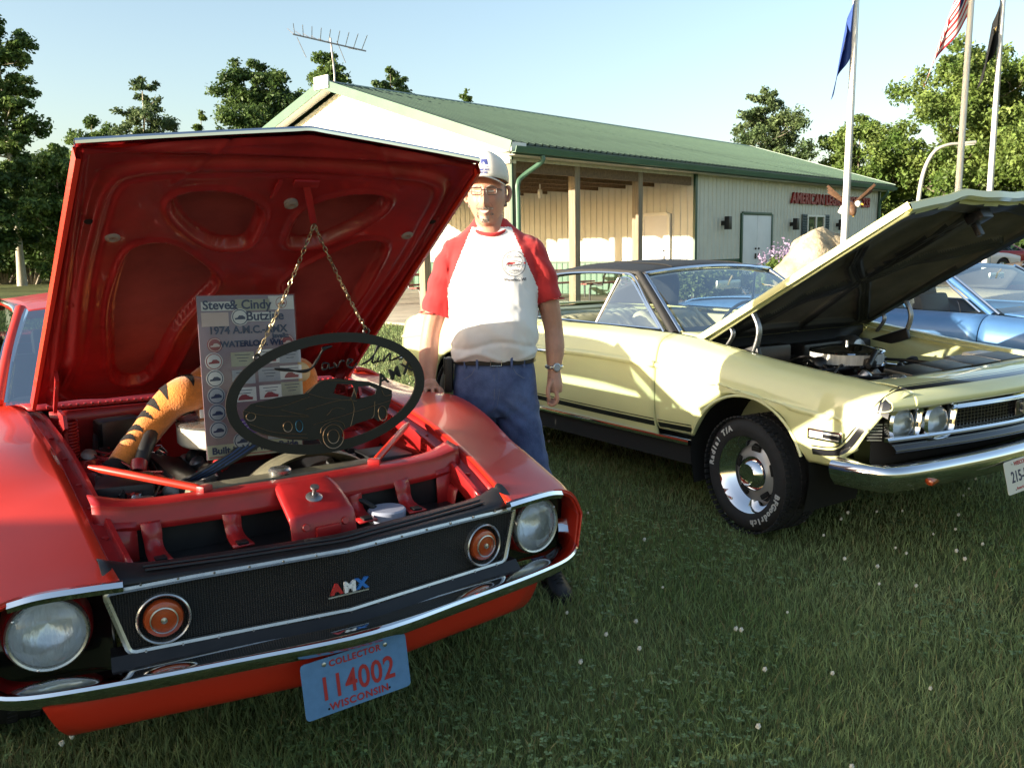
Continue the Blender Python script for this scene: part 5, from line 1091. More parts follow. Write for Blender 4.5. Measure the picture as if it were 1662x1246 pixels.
# nose panel with stripe
nys = (-.775, -.7, -.5, -.25, 0, .25, .5, .7, .775)
def npan(y): return [(nosex(y) - .24, y, .826 + .012 * (1 - (y / .9) ** 2)), (nosex(y) - .16, y, .827 + .014 * (1 - (y / .9) ** 2)), (nosex(y) - .085, y, .820 + .014 * (1 - (y / .9) ** 2)), (nosex(y) - .025, y, .806 + .012 * (1 - (y / .9) ** 2)), (nosex(y), y, .778 + .008 * (1 - (y / .9) ** 2)), (nosex(y) + .002, y, .745 + .01 * (1 - (y / .9) ** 2)), (nosex(y) - .03, y, .728 + .01 * (1 - (y / .9) ** 2))]
V, F = surf([npan(y) for y in nys], 8, 6); o = MB().add(V, F).build('nose_panel', [M_yel, M_stripe], YEL, smooth=40, fixn=True); solid(o, .006, 0)
for p in o.data.polygons:
    c = p.center; d = nosex(c.y) - c.x; p.material_index = 1 if (c.z > .79 and (.030 < d < .066 or .076 < d < .083)) else 0
for s in (-1, 1):
    V, F = surf([[(nosex(y) - .034, s * y, zc_(.77) + .002 - .02 * max(0, y - .84) / .06), (nosex(y) - .012, s * y, .797 - .02 * max(0, y - .84) / .06), (nosex(y), s * y, .770), (nosex(y) + .002, s * y, .745), (nosex(y) - .03, s * y, .730), (nosex(y) - .09, s * y, .728)] for y in (.765, .80, .85, .89, .905)], 4, 5); solid(MB().add(V, F).build('headlight_brow', M_yel, YEL, smooth=50, fixn=True), .005, 0)
    for lo, hi in ((.030, .066), (.076, .083)):
        VV = []; FF = []
        for i, yy in enumerate(np.linspace(.778, .905, 8)):
            f = i / 7
            for j in range(4):
                dd = lo + (hi - lo) * j / 3; x = nosex(.775) - dd - .012 * f; z = zc_(x) + .0035 - (0 if yy < .83 else .0) ; w = .945 - max(0, x - .45) * .07; zz = float(np.interp(yy, [.785, .82, w - .04, w - .004], [zc_(x), zc_(x) - .004, zc_(x) - .045, zc_(x) - .16])) + .003
                VV.append((x, s * yy, zz))
        for i in range(7):
            for j in range(3): FF.append((i * 4 + j, i * 4 + j + 1, (i + 1) * 4 + j + 1, (i + 1) * 4 + j))
        MB().add(VV, FF).build('paint_stripe', M_stripe, YEL, smooth=50)
# grille cavity, bars, lamps
wys = (-.88, -.75, -.5, -.25, 0, .25, .5, .75, .88)
V, F = surf([[(nosex(y) - .115, y, z) for z in (.755, .66, .50, .36)] for y in wys], 3, 3); MB().add(V, F).build('grille_back', M_dark, YEL)
GY = empty('grille', (0, 0, 0)); GY.parent = YEL
for k in range(7):
    z = .618 + k * .0155; MB().tube([(nosex(y) - .045, y, z) for y in np.linspace(-.50, .50, 9)], .0028, 5).build('grille_bar', M_stripe, GY)
for k in range(42):
    y = -.50 + k * .0244; MB().box((nosex(y) - .047, y, .664), (.006, .004, .10)).build('grille_slat', M_stripe, GY)
for z, r_ in ((.722, .010), (.606, .011)): sweep(MB(), [(nosex(y) - .022, y, z) for y in ((-.90, -.8, -.6, -.3, 0, .3, .6, .8, .90) if z < .7 else (-.52, -.3, 0, .3, .52))], [(.008, .009), (.014, 0), (.008, -.010), (-.012, -.010), (-.012, .009)], 4).build('grille_moulding', M_chrome, GY, smooth=40, fixn=True)
V, F = surf([[(nosex(y) - .03, y, .594), (nosex(y) + .0, y, .575), (nosex(y) + .01, y, .555), (nosex(y) - .02, y, .535), (nosex(y) - .06, y, .52)] for y in wys], 4, 4); MB().add(V, F).build('lower_pan', M_gloss, YEL, smooth=50)
text_obj('badge_letters', 'SS', M_silver, YEL, .085, .006, (nosex(0) - .018, .035, .664), basis((0, 1, 0), (0, 0, 1)), sx=1.0, bold=.003)
MB().box((nosex(0) - .03, .035, .664), (.012, .15, .075), bev=.012).build('badge_plate', M_stripe, YEL)
for s in (-1, 1):
    for y, dx in ((.765, -.060), (.590, -.035)):
        hl = empty('headlight', (nosex(y) + dx, s * y, .660)); hl.parent = YEL; nv = Vector((1, s * .16, 0)).normalized()
        bz = []
        for a in np.linspace(0, 2 * math.pi, 29)[:-1]:          # squared-off bezel with a pointed inner top corner
            c, q = math.cos(a), math.sin(a); k = .092 * (1 + .10 * math.sin(2 * a) ** 2); e = .03 * max(0, math.cos(a - R(50)) - .75) / .25
            bz.append((c * k * -s + e * .9 * -s, q * k * .88 + e * .8))
        V = []; F = []; n = len(bz); t1 = Vector((-nv.y, nv.x, 0)); up_ = Vector((0, 0, 1))
        for f, dd in ((1.0, -.02), (1.03, .012), (.93, .024), (.80, .010), (.76, -.02)):
            for a, b in bz: V.append(nv * dd + t1 * a * f + up_ * b * f)
        for i in range(4):
            for j in range(n): F.append((i * n + j, i * n + (j + 1) % n, (i + 1) * n + (j + 1) % n, (i + 1) * n + j))
        MB().add(V, F).build('bezel', M_chrome, hl, smooth=40, fixn=True)
        MB().lathe([(.070, -.005), (.06, -.03), (.03, -.05), (0, -.055)], axis=nv, n=32).build('reflector', M_refl, hl, smooth=60)
        MB().lathe([(.071, -.002), (.055, .010), (.03, .016), (0, .018)], axis=nv, n=32).build('lens', MATS['lamp_lens_g'], hl, smooth=60)
    MB().box((.665, s * .862, .635), (.05, .05, .10), (0, 0, s * .4), bev=.006).build('corner_vent', M_stripe, YEL)
    for k in range(6): MB().bar((.67, s * .905, .592 + k * .014), (.71, s * .855, .592 + k * .014), .004, .005).build('vent_bar', M_silver, YEL)
yb = [(.55, -.955, .475), (.70, -.945, .478), (.79, -.90, .480), (.845, -.75, .485), (.885, -.50, .488), (.915, -.25, .492), (.925, 0, .494), (.915, .25, .492), (.885, .50, .488), (.845, .75, .485), (.79, .90, .480), (.70, .945, .478), (.55, .955, .475)]
sweep(MB(), yb, [(-.06, .020), (.0, .026), (.035, .018), (.050, .0), (.050, -.025), (.036, -.06), (.0, -.10), (-.05, -.115), (-.05, -.10), (.02, -.06), (.03, -.02), (.0, .01), (-.06, .01)], 6, side=1).build('front_bumper', M_chrome, YEL, smooth=40, fixn=True)
for s in (-1, 1): pk = MB().box((.880, s * .72, .420), (.03, .09, .026), (0, R(12), s * -.18), bev=.012).build('park_lamp', M_lens, YEL)
PY = plate(YEL, (.985, -.14, .385), (.04, 1, .05), (-.22, 0, 1), .305, .152, mat('plate_cream', (.62, .60, .52), .5))
M_pn = mat('plate_ink', (.02, .02, .06), .5)
text_obj('plate_number', '215-KVD', M_pn, PY, .072, .0008, (0, -.004, .0005), sx=.80, bold=.0012); text_obj('plate_heading', 'WISCONSIN', M_pred, PY, .026, .0006, (0, .056, .0005), bold=.0006); text_obj('plate_footing', "America's Dairyland", M_pred, PY, .020, .0006, (.0, -.056, .0005))
# hood
def yel_hood():
    L = math.hypot(1.197, .665); hu = Vector((1.197 / L, 0, .665 / L)); hn = Vector((-.665 / L, 0, 1.197 / L))
    H = empty('hood', (0, 0, 0)); H.parent = YEL; H.matrix_local = Matrix.Translation((-.5, 0, .955)) @ Matrix((Vector((0, 1, 0)), hu, -hn)).transposed().to_4x4()
    nu, nv = 151, 151; A, Bv = np.meshgrid(np.linspace(-1, 1, nu), np.linspace(0, 1, nv), indexing='ij'); U = A * (.755 - .02 * Bv); Vv = Bv * (L + .012 + .035 * (1 - np.abs(A)))
    crown = -.055 * (1 - A ** 2) * sm(Bv / .5) - .02 * np.exp(-((np.abs(U) - .28) / .10) ** 2) * sm(Bv / .3) + .010 * np.clip((Bv - .93) / .07, 0, 1) ** 2
    # X-shaped brace: ribs along two curved diagonals, plus a border
    au = np.abs(U); vb = Vv / L
    path = crv([(.60, 1.02), (.42, .86), (.22, .70), (.06, .60), (.0, .58)], 6); path2 = crv([(.0, .58), (.06, .54), (.22, .42), (.45, .22), (.64, .06)], 6); path3 = crv([(0, .58), (0, .3), (0, .05)], 6); path4 = crv([(.02, 1.22), (.04, .9), (.0, .58)], 6)
    d = np.full(U.shape, 9.)
    for pth, wd in ((path, .0), (path2, .0), (path4, .012), (path3, .012)):
        P = pth * np.array([1, 1.0]); 
        for (a, b) in zip(P[:-1], P[1:]):
            e = b - a; t = np.clip(((au - a[0]) * e[0] + (Vv - a[1]) * e[1]) / (e @ e), 0, 1); d = np.minimum(d, np.hypot(au - a[0] - e[0] * t, Vv - a[1] - e[1] * t) + wd)
    bd = np.minimum(np.minimum((.735 - au), (L - Vv)), Vv - .02); rib = np.minimum(d, np.maximum(bd - .055, 0))
    Z = .012 + .030 * (1 - sm((rib - .030) / .022)) - .014 * np.exp(-((rib - .012) / .010) ** 2) * (d < .05) - .024 * (1 - sm(bd / .02)) + crown + .004
    def g(name, Zg, ms, mi=None):
        V = np.stack([U, Vv, Zg], -1).reshape(-1, 3); i = np.arange(nu - 1)[:, None] * nv + np.arange(nv - 1)[None]; F = np.stack([i, i + nv, i + nv + 1, i + 1], -1).reshape(-1, 4); me = np_mesh(name, V, F4=F); o = link(name, me, ms, H, smooth=0)
        if mi is not None: me.polygons.foreach_set('material_index', mi[:-1, :-1].ravel().astype(np.int32))
        return o
    g('hood_inner_panel', Z, [M_under, M_brace, M_yeli], np.where(bd < .022, 2, np.where(rib < .045, 1, 0))); solid(g('hood_skin', crown - .004, M_yel), .004, 0)
    V = []; F = []
    for k, s in enumerate((-1, 1)):
        vs = np.linspace(.0, L + .01, 24); V = []; F = []
        for v in vs: h = s * (.757 - .02 * v / L); V += [(h, v, -.004), (h + s * .003, v, .006), (h, v, .030), (h - s * .016, v, .030)]
        for i in range(23):
            for j in range(3): F.append((i * 4 + j, i * 4 + j + 1, (i + 1) * 4 + j + 1, (i + 1) * 4 + j))
        MB().add(V, F).build('hood_side_flange', M_yel, H, smooth=30, fixn=True)
    V = []; F = []
    for a in np.linspace(-1, 1, 41): u = a * .735; v = L + .012 + .035 * (1 - abs(a)); c = -.055 * (1 - a * a) + .010 - .02 * math.exp(-((abs(u) - .28) / .10) ** 2); V += [(u, v - .01, c - .006), (u, v + .004, c), (u, v + .002, c + .030), (u, v - .02, c + .036), (u, v - .035, c + .022)]
    for i in range(40):
        for j in range(4): F.append((i * 5 + j, i * 5 + j + 1, (i + 1) * 5 + j + 1, (i + 1) * 5 + j))
    MB().add(V, F).build('hood_front_lip', M_yel, H, smooth=30, fixn=True)
    MB().box((0, L - .09, .01), (.10, .09, .05), bev=.01).box((0, L - .12, .05), (.04, .03, .09), bev=.008).build('hood_latch', M_black, H)
yel_hood()
# ---------------------------------------------------------------- closed cars farther along the row
def simple_coupe(name, x, y, a, label, paint, roofm=None, group='cars parked along the row', glass=None, interior=None, z=0):
    C = car_root(name, x, y, a, label, group, z); gl = glass or M_glass; rm = roofm or paint; zc = lambda q: float(np.interp(-q, [-.85, -.3, .6, 1.3, 1.9, 2.6, 3.2, 3.75], [.74, .86, .915, .925, .93, .95, .93, .88]))
    nx = lambda q: .92 - .14 * (abs(q) / .9) ** 1.8
    def sec(q, s, zb):
        c = zc(q); w = .93 - max(0, q - .4) * .09 - max(0, -3.1 - q) * .10; return [(q, s * .74, c), (q, s * .79, c - .003), (q, s * .875, c - .04), (q, s * (w - .003), c - .14), (q, s * w, max(.58, zb + .03)), (q, s * (w - .012), max(.45, zb + .01)), (q, s * (w - .05), max(zb, .30) if zb < .3 else zb)]
    for s in (-1, 1):
        for nm, xs in (('front_fender', (.82, .7, .55, .42, .36, .33, .2, 0, -.2, -.33, -.36, -.45, -.60)), ('door', (-.61, -.9, -1.3, -1.75)), ('quarter_panel', (-1.76, -2.0, -2.3, -2.41, -2.45, -2.6, -2.75, -2.9, -3.05, -3.09, -3.3, -3.72))):
            rows = [sec(q, s, max(arch(q, 0, .35, .26), arch(q, -2.75, .35, .26))) for q in xs]; V, F = surf(rows, 4, 3); solid(MB().add(V, F if s < 0 else [tuple(reversed(f)) for f in F]).build(nm, paint, C, smooth=45), .012)
        MB().tube([(-.62, s * .70, .91), (-.88, s * .635, 1.08), (-1.12, s * .56, 1.225)], .024, 8, sm=4).build('windshield_pillar', paint, C, smooth=60)
        MB().tube([(-.575, s * .69, .915), (-.84, s * .62, 1.085), (-1.09, s * .545, 1.235)], .010, 6, sm=4).build('windshield_trim', M_chrome, C)
        MB().tube([(-.70, s * .725, .925), (-.95, s * .655, 1.09), (-1.15, s * .595, 1.215), (-1.5, s * .60, 1.24), (-1.9, s * .605, 1.205), (-2.2, s * .64, 1.08)], .008, 6, sm=4).build('drip_rail', M_chrome, C)
        V, F = surf([[(-1.95, s * .59, 1.225), (-1.97, s * .64, 1.12), (-2.05, s * .72, .94)], [(-2.25, s * .575, 1.17), (-2.3, s * .64, 1.07), (-2.45, s * .72, .945)], [(-2.75, s * .56, 1.03), (-2.8, s * .62, .99), (-2.9, s * .70, .95)]], 4, 4); solid(MB().add(V, F).build('roof_pillar', rm, C, smooth=60), .02, 0)
        V, F = surf([[(-.74, s * .715, .925), (-1.15, s * .60, 1.205)], [(-1.35, s * .72, .93), (-1.4, s * .605, 1.23)], [(-2.0, s * .72, .94), (-1.93, s * .61, 1.20)]], 3, 4); MB().add(V, F).build('side_window', gl, C, smooth=60)
        for q in (0, -2.75): wheel(C, q, s * .79, .32, .32, .21, .19, 'plain')
        MB().lathe([(.085, 0), (.08, .02), (0, .03)], (nx(.68) - .03, s * .68, .60), (1, s * .1, 0), n=24).build('headlight', MATS['lamp_lens_g'], C, smooth=50)
        MB().box((-3.79, s * .55, .68), (.03, .40, .10), bev=.01).build('tail_light', mat('red_lens', (.35, .01, .01), .15), C)
    ny = (-.80, -.5, 0, .5, .80)
    V, F = surf([[(-.50 + .08 * (1 - (y_ / .75) ** 2), y_ * .93, zc(-.5) + .02 + .02 * (1 - (y_ / .8) ** 2)) for y_ in ny], [(0, y_ * .94, zc(0) + .025 * (1 - (y_ / .8) ** 2)) for y_ in ny], [(.5, y_ * .96, zc(.5) + .025 * (1 - (y_ / .8) ** 2)) for y_ in ny], [(nx(y_) - .06, y_, .745) for y_ in ny]], 5, 5); solid(MB().add(V, F).build('hood', paint, C, smooth=60, fixn=True), .012)
    V, F = surf([[(nx(y_) - .06, y_, .742) for y_ in ny], [(nx(y_) - .01, y_, .70) for y_ in ny], [(nx(y_) - .03, y_, .55) for y_ in ny], [(nx(y_) - .06, y_, .34) for y_ in ny]], 4, 4); solid(MB().add(V, F).build('nose_panel', M_satin, C, smooth=60), .01, 0)
    V, F = surf([[(-2.72, y_ * .85, .965) for y_ in ny], [(-3.3, y_ * .9, .945) for y_ in ny], [(-3.70, y_ * .9, .89) for y_ in ny], [(-3.78, y_, .75) for y_ in ny], [(-3.74, y_, .36) for y_ in ny]], 5, 4); solid(MB().add(V, F).build('rear_deck', paint, C, smooth=60), .012, 0)
    V, F = surf([[(-1.09, y_ * .68, 1.228 + .035 * (1 - (y_ / .8) ** 2)) for y_ in ny], [(-1.5, y_ * .725, 1.248 + .04 * (1 - (y_ / .8) ** 2)) for y_ in ny], [(-1.95, y_ * .72, 1.22 + .04 * (1 - (y_ / .8) ** 2)) for y_ in ny], [(-2.22, y_ * .70, 1.17 + .04 * (1 - (y_ / .8) ** 2)) for y_ in ny]], 5, 5); solid(MB().add(V, F).build('roof', rm, C, smooth=60, fixn=True), .03)
    V, F = surf([[(-.55 + .08 * (1 - (y_ / .8) ** 2), y_ * .85, .92) for y_ in ny], [(-.84 + .06 * (1 - (y_ / .8) ** 2), y_ * .765, 1.09) for y_ in ny], [(-1.09, y_ * .67, 1.232 + .03 * (1 - (y_ / .8) ** 2)) for y_ in ny]], 5, 5); MB().add(V, F).build('windshield', gl, C, smooth=60)
    V, F = surf([[(-2.22, y_ * .69, 1.175 + .035 * (1 - (y_ / .8) ** 2)) for y_ in ny], [(-2.74, y_ * .70, .98) for y_ in ny]], 4, 4); MB().add(V, F).build('rear_window', gl, C, smooth=60)
    for xx, sg in ((.90, 1), (-3.80, -1)):
        P = [(xx - sg * .22, -.93, .47), (xx - sg * .06, -.80, .47), (xx, -.3, .47), (xx + sg * .01, 0, .47), (xx, .3, .47), (xx - sg * .06, .80, .47), (xx - sg * .22, .93, .47)]; sweep(MB(), P, [(-.01, .05), (.02, .04), (.03, 0), (.02, -.05), (-.02, -.06)], 5, side=sg).build('bumper', M_chrome, C, smooth=40, fixn=True)
    im = interior or M_int
    for s in (-1, 1): MB().box((-1.42, s * .36, .50), (.52, .48, .16), bev=.05).box((-1.70, s * .36, .74), (.14, .46, .50), (0, R(-14), 0), bev=.05).box((-1.78, s * .36, 1.02), (.08, .24, .13), (0, R(-14), 0), bev=.03).build('front_seat', im, C, smooth=40)
    MB().box((-2.45, 0, .72), (.2, 1.15, .42), (0, R(-20), 0), bev=.06).build('rear_seat', im, C); MB().box((-.80, 0, .82), (.32, 1.3, .18), bev=.05).build('dashboard', im, C); MB().box((-1.6, 0, .26), (4.0, 1.5, .1)).build('floor_pan', M_dark, C)
    MB().tube([(-.93, 0, 1.225), (-.96, 0, 1.19)], .006, 6).box((-.97, 0, 1.17), (.02, .22, .05), bev=.01).build('rear_view_mirror', M_silver, C)
    return C
M_blue = mat('blue_metallic', (.06, .15, .32), .42, metal=.25, coat=.4, var=.05)
A34 = R(34.3)
simple_coupe('blue_coupe', 4.47, 6.40, A34, 'metallic blue coupe parked behind the raised yellow hood', M_blue)
simple_coupe('dark_roof_coupe', 6.95, 8.05, A34, 'coupe with a dark roof cut by the right edge, beyond the blue car', mat('tan_paint', (.30, .26, .20), .35, coat=.8), mat('dark_brown_vinyl', (.05, .042, .036), .6), interior=mat('orange_seat', (.42, .10, .04), .6))
simple_coupe('red_parked_car', 24.2, 41.5, R(80), 'dark red car parked far away under the trees', mat('maroon_paint', (.22, .02, .02), .3, coat=.8), group='cars parked far off', glass=M_glassd)
simple_coupe('white_parked_car', 20.6, 38.5, R(100), 'white car parked far away left of the dark red one', mat('white_paint', (.55, .54, .52), .35, coat=.8), group='cars parked far off', glass=M_glassd)
# two cars added out of frame on the left to shade the near lawn
a0 = R(33.2); LX, LY = math.cos(a0), math.sin(a0)
simple_coupe('green_shade_coupe', -.982 - 4.3 * LX, 3.13 - 4.3 * LY, a0, 'dark green coupe added left of the red car for its shade, outside the picture', mat('dark_green_paint', (.02, .06, .035), .3, coat=.8))
gw_ = simple_coupe('grey_shade_wagon', -4.78, -2.27, a0, 'tall grey wagon added left of the photographer for its shade, outside the picture', mat('grey_paint', (.16, .16, .17), .3, coat=.8)); gw_.scale = (1.08, 1.05, 1.5)  # unseen coupe stretched tall, added so its shade covers the near right lawn
# ---------------------------------------------------------------- the man between the cars
from mathutils.bvhtree import BVHTree
MAN = empty('person', (-.075, 3.83, 0), 0, 'smiling man in cap, glasses and red-sleeved white shirt between the two cars', 'person'); MAN.scale = (.94, .97, 1)
M_skin = mat('skin', (.46, .235, .16), .5, var=.12, vscale=14, sss=.12, bump=.0012, bscale=120)
M_shw = mat('shirt_white', (.76, .75, .74), .9, var=.03, vscale=5, bump=.0012, bscale=22, sheen=.2)
M_shr = mat('shirt_red', (.47, .022, .024), .88, var=.12, vscale=6, bump=.0012, bscale=22, sheen=.2)
M_jean = mat('denim', (.055, .085, .21), .9, var=.35, vscale=7, bump=.0015, bscale=160, col2=(.12, .165, .33))
M_leath = mat('belt_leather', (.014, .010, .008), .45, var=.2)
M_cap = mat('cap_cotton', (.72, .69, .62), .9, var=.06, vscale=20, bump=.0006, bscale=200)
M_hair = mat('grey_hair', (.30, .25, .21), .8, var=.3, vscale=120, stretch=(1, 1, .2))
M_shoe = mat('shoe_black', (.014, .014, .015), .5, var=.25, vscale=20, bump=.0008, bscale=90)
def fuse(name, mb, ms, vox=.006, smooth_n=6, parent=MAN, disp=None, paint=None):
    me = bpy.data.meshes.new('tmp'); me.from_pydata(mb.v, [], mb.f); me.validate()
    bm = bmesh.new(); bm.from_mesh(me); bmesh.ops.holes_fill(bm, edges=bm.edges, sides=0); bmesh.ops.recalc_face_normals(bm, faces=bm.faces); bm.to_mesh(me); bm.free()
    t = bpy.data.objects.new('tmp', me); COL.objects.link(t); r = t.modifiers.new('r', 'REMESH'); r.mode = 'VOXEL'; r.voxel_size = vox
    if smooth_n: s = t.modifiers.new('s', 'SMOOTH'); s.iterations = smooth_n; s.factor = .5
    dg = bpy.context.evaluated_depsgraph_get(); out = bpy.data.meshes.new_from_object(t.evaluated_get(dg)); bpy.data.objects.remove(t); out.name = name; out.materials.clear()
    n = len(out.vertices); co = np.zeros(n * 3, np.float32); out.vertices.foreach_get('co', co); co = co.reshape(-1, 3)
    if disp is not None:
        no = np.zeros(n * 3, np.float32); out.vertices.foreach_get('normal', no); co = co + no.reshape(-1, 3) * disp(co)[:, None]; out.vertices.foreach_set('co', co.ravel())
    o = link(name, out, ms, parent, smooth=0)
    if paint is not None:
        m = len(out.polygons); ce = np.zeros(m * 3, np.float32); out.polygons.foreach_get('center', ce); out.polygons.foreach_set('material_index', paint(ce.reshape(-1, 3)).astype(np.int32))
    out.update(); return o
def rings(mb, secs, n=28, p=2.3):
    """stack of super-ellipse sections (z, cx, cy, rx, ry)"""
    V = []; F = []
    S = crv(secs, 4)
    for z, cx, cy, rx, ry in S:
        for k in range(n):
            a = 2 * math.pi * k / n; c, s = math.cos(a), math.sin(a); V.append((cx + rx * math.copysign(abs(c) ** (2 / p), c), cy + ry * math.copysign(abs(s) ** (2 / p), s), z))
    N = len(S)
    for i in range(N - 1):
        for k in range(n): F.append((i * n + k, i * n + (k + 1) % n, (i + 1) * n + (k + 1) % n, (i + 1) * n + k))
    F.append(tuple(range(n))[::-1]); F.append(tuple((N - 1) * n + k for k in range(n))); mb.add(V, F)
# ---- head as a displaced ball
HC = Vector((-.018, -.012, 1.678)); HYAW = R(-6)
def head_pt(d):
    x, y, z = d; g = lambda cx, cy, cz, s, sz=None: math.exp(-(((x - cx) / s) ** 2 + ((y - cy) / .5) ** 2 + ((z - cz) / (sz or s)) ** 2))
    fx = .085 * (1 - .20 * max(0, -z - .15)); r = Vector((x * fx, y * (.100 if y > 0 else .094), z * (.128 if z < 0 else .118)))
    o = 0
    o += .010 * g(0, -.72, -.72, .24, .2) + .006 * (g(.5, -.75, -.18, .22) + g(-.5, -.75, -.18, .22))
    o += .026 * math.exp(-(x / .13) ** 2 - ((z + .20) / .15) ** 2) * (y < 0) + .014 * math.exp(-(x / .09) ** 2 - ((z - .02) / .18) ** 2) * (y < 0)
    o += .005 * (g(.14, -.98, -.25, .09) + g(-.14, -.98, -.25, .09)) + .006 * math.exp(-((z - .30) / .10) ** 2) * (y < -.5)
    o -= .011 * (g(.37, -.9, .12, .17, .12) + g(-.37, -.9, .12, .17, .12)); o -= .006 * g(0, -.9, -.47, .30, .06); o += .005 * g(0, -.9, -.57, .2, .06) + .004 * g(0, -.95, -.37, .25, .06)
    o += .006 * math.exp(-((z + .85) / .15) ** 2) * (y < -.2)
    v = r + Vector(d) * o; v.y -= .010 * max(0, -z) * (y < .2); return v
def rotz(v, a): return Vector((v.x * math.cos(a) - v.y * math.sin(a), v.x * math.sin(a) + v.y * math.cos(a), v.z))
def H(v): return HC + rotz(Vector(v), HYAW)
body = MB(); V = []; F = []; n, m = 64, 48
for i in range(m + 1):
    t = math.pi * i / m
    for k in range(n): a = 2 * math.pi * k / n; V.append(H(head_pt((math.sin(t) * math.cos(a), math.sin(t) * math.sin(a), math.cos(t)))))
for i in range(m):
    for k in range(n): F.append((i * n + k, (i + 1) * n + k, (i + 1) * n + (k + 1) % n, i * n + (k + 1) % n))
body.add(V, F)
for s in (-1, 1):      # ears
    c = H((s * .089, .012, .002)); body.tube([c + Vector((0, 0, -.030)), c + Vector((s * .010, .004, -.012)), c + Vector((s * .014, .008, .012)), c + Vector((s * .010, .006, .030)), c + Vector((0, 0, .036))], [.007, .010, .011, .010, .007], 8, sm=3)
rings(body, [(1.42, 0, .03, .09, .07), (1.49, -.003, .020, .072, .066), (1.54, -.008, .012, .066, .064), (1.61, -.012, .012, .063, .064)], 24, 2)
rings(body, [(1.30, 0, .01, .16, .10), (1.38, 0, .01, .17, .10), (1.44, 0, .015, .14, .08), (1.47, 0, .02, .09, .06)], 24)
arm_r = [(-.16, .01, 1.43), (-.215, .0, 1.33), (-.262, .01, 1.20), (-.292, .015, 1.10), (-.302, -.02, 1.00), (-.300, -.055, .925), (-.296, -.068, .895)]
body.tube(arm_r, [.055, .056, .050, .044, .045, .034, .030], 14, sm=4)
arm_l = [(.16, .01, 1.43), (.220, .0, 1.34), (.256, .01, 1.21), (.276, .02, 1.11), (.281, .0, 1.02), (.276, -.015, .950), (.275, -.020, .925)]
body.tube(arm_l, [.055, .056, .050, .044, .045, .034, .030], 14, sm=4)
# right hand: palm down on the fender, fingers forward over its edge
def finger(mb, pts, r0): mb.tube(pts, [r0, r0 * .97, r0 * .9, r0 * .72][:len(pts)], 10, sm=3); mb.ball(pts[-1], r0 * .74, 10)
pr = Vector((-.292, -.085, .885))
body.tube([(-.296, -.066, .90), (-.293, -.080, .885), (-.290, -.105, .876), (-.288, -.128, .874)], [.030, .036, .040, .030], 12, sm=3)
for k, (dx, L) in enumerate(((-.034, .062), (-.012, .074), (.010, .070), (.030, .054))):
    b = Vector((-.288 + dx, -.128 - (.004 if k in (1, 2) else 0), .876)); finger(body, [b, b + Vector((dx * .35, -L * .45, .004)), b + Vector((dx * .5, -L * .8, -.008)), b + Vector((dx * .55, -L, -.020))], .0098 - .0008 * (k == 3))
finger(body, [Vector((-.262, -.085, .878)), Vector((-.243, -.105, .868)), Vector((-.232, -.126, .850)), Vector((-.230, -.138, .832))], .0118)
# left hand: hanging, half-closed
body.tube([(.275, -.020, .93), (.276, -.026, .90), (.277, -.034, .865), (.277, -.040, .838)], [.029, .034, .038, .032], 12, sm=3)
for k in range(4):
    yy = -.068 + k * .021; L = (.058, .066, .062, .050)[k]; b = Vector((.281, yy, .842 + .004 * (k in (1, 2)))); finger(body, [b, b + Vector((.006, -.004, -L * .55)), b + Vector((-.016, -.004, -L * .92)), b + Vector((-.036, -.002, -L * .80))], .0100 - .0006 * (k == 3))
finger(body, [Vector((.262, -.058, .895)), Vector((.246, -.078, .868)), Vector((.243, -.088, .838)), Vector((.249, -.088, .815))], .0118)
BODY = fuse('body', body, M_skin, .0042, 3)
bv_body = BVHTree.FromPolygons([v.co.copy() for v in BODY.data.vertices], [tuple(p.vertices) for p in BODY.data.polygons])
def onto(bv, x, z, off=.002, y0=-1.0, default=None):
    h = bv.ray_cast(Vector((x, y0, z)), Vector((0, 1, 0)))
    return Vector((x, h[0].y - off, z)) if h[0] is not None else default
def decal(name, polys, bv, m, parent, off=.002, y0=-1.0):
    """2-D polygons (x, z) laid on to the cloth"""
    mb = MB()
    for q in polys:
        P = [onto(bv, x, z, off, y0) for x, z in q]
        if any(p is None for p in P): continue
        mb.add(P, [tuple(range(len(P)))])
    return mb.build(name, m, parent, smooth=None) if mb.v else None
def rails(name, top, bot, bv, m, parent, off=.002):
    """a patch between two rails of (x, z) points, laid on to the surface row by row"""
    P = [];
    for t, b in zip(top, bot):
        for f in (0, .5, 1): P.append(onto(bv, t[0] + (b[0] - t[0]) * f, t[1] + (b[1] - t[1]) * f, off))
    if any(p is None for p in P): return None
    F = [(i * 3 + j, i * 3 + j + 1, i * 3 + j + 4, i * 3 + j + 3) for i in range(len(top) - 1) for j in range(2)]
    return MB().add(P, F).build(name, m, parent, smooth=60)
def strip2(pts, w):
    out = []
    for (a, b) in zip(pts[:-1], pts[1:]):
        d = Vector((b[0] - a[0], b[1] - a[1])); 
        if d.length < 1e-6: continue
        d.normalize(); nx, ny = -d.y * w / 2, d.x * w / 2; out.append([(a[0] + nx, a[1] + ny), (b[0] + nx, b[1] + ny), (b[0] - nx, b[1] - ny), (a[0] - nx, a[1] - ny)])
    return out
def text_decal(name, s, size, cx, cz, bv, m, parent, off=.002, sx=1, rot=0, bold=0):
    t = text_obj('tmp_text', s, None, None, size, 0, sx=sx, bold=bold); me = t.data; polys = [[tuple(me.vertices[i].co[:2]) for i in p.vertices] for p in me.polygons]; bpy.data.objects.remove(t)
    c, q = math.cos(rot), math.sin(rot); polys = [[(cx + x * c - y * q, cz + x * q + y * c) for x, y in p] for p in polys]
    return decal(name, polys, bv, m, parent, off)
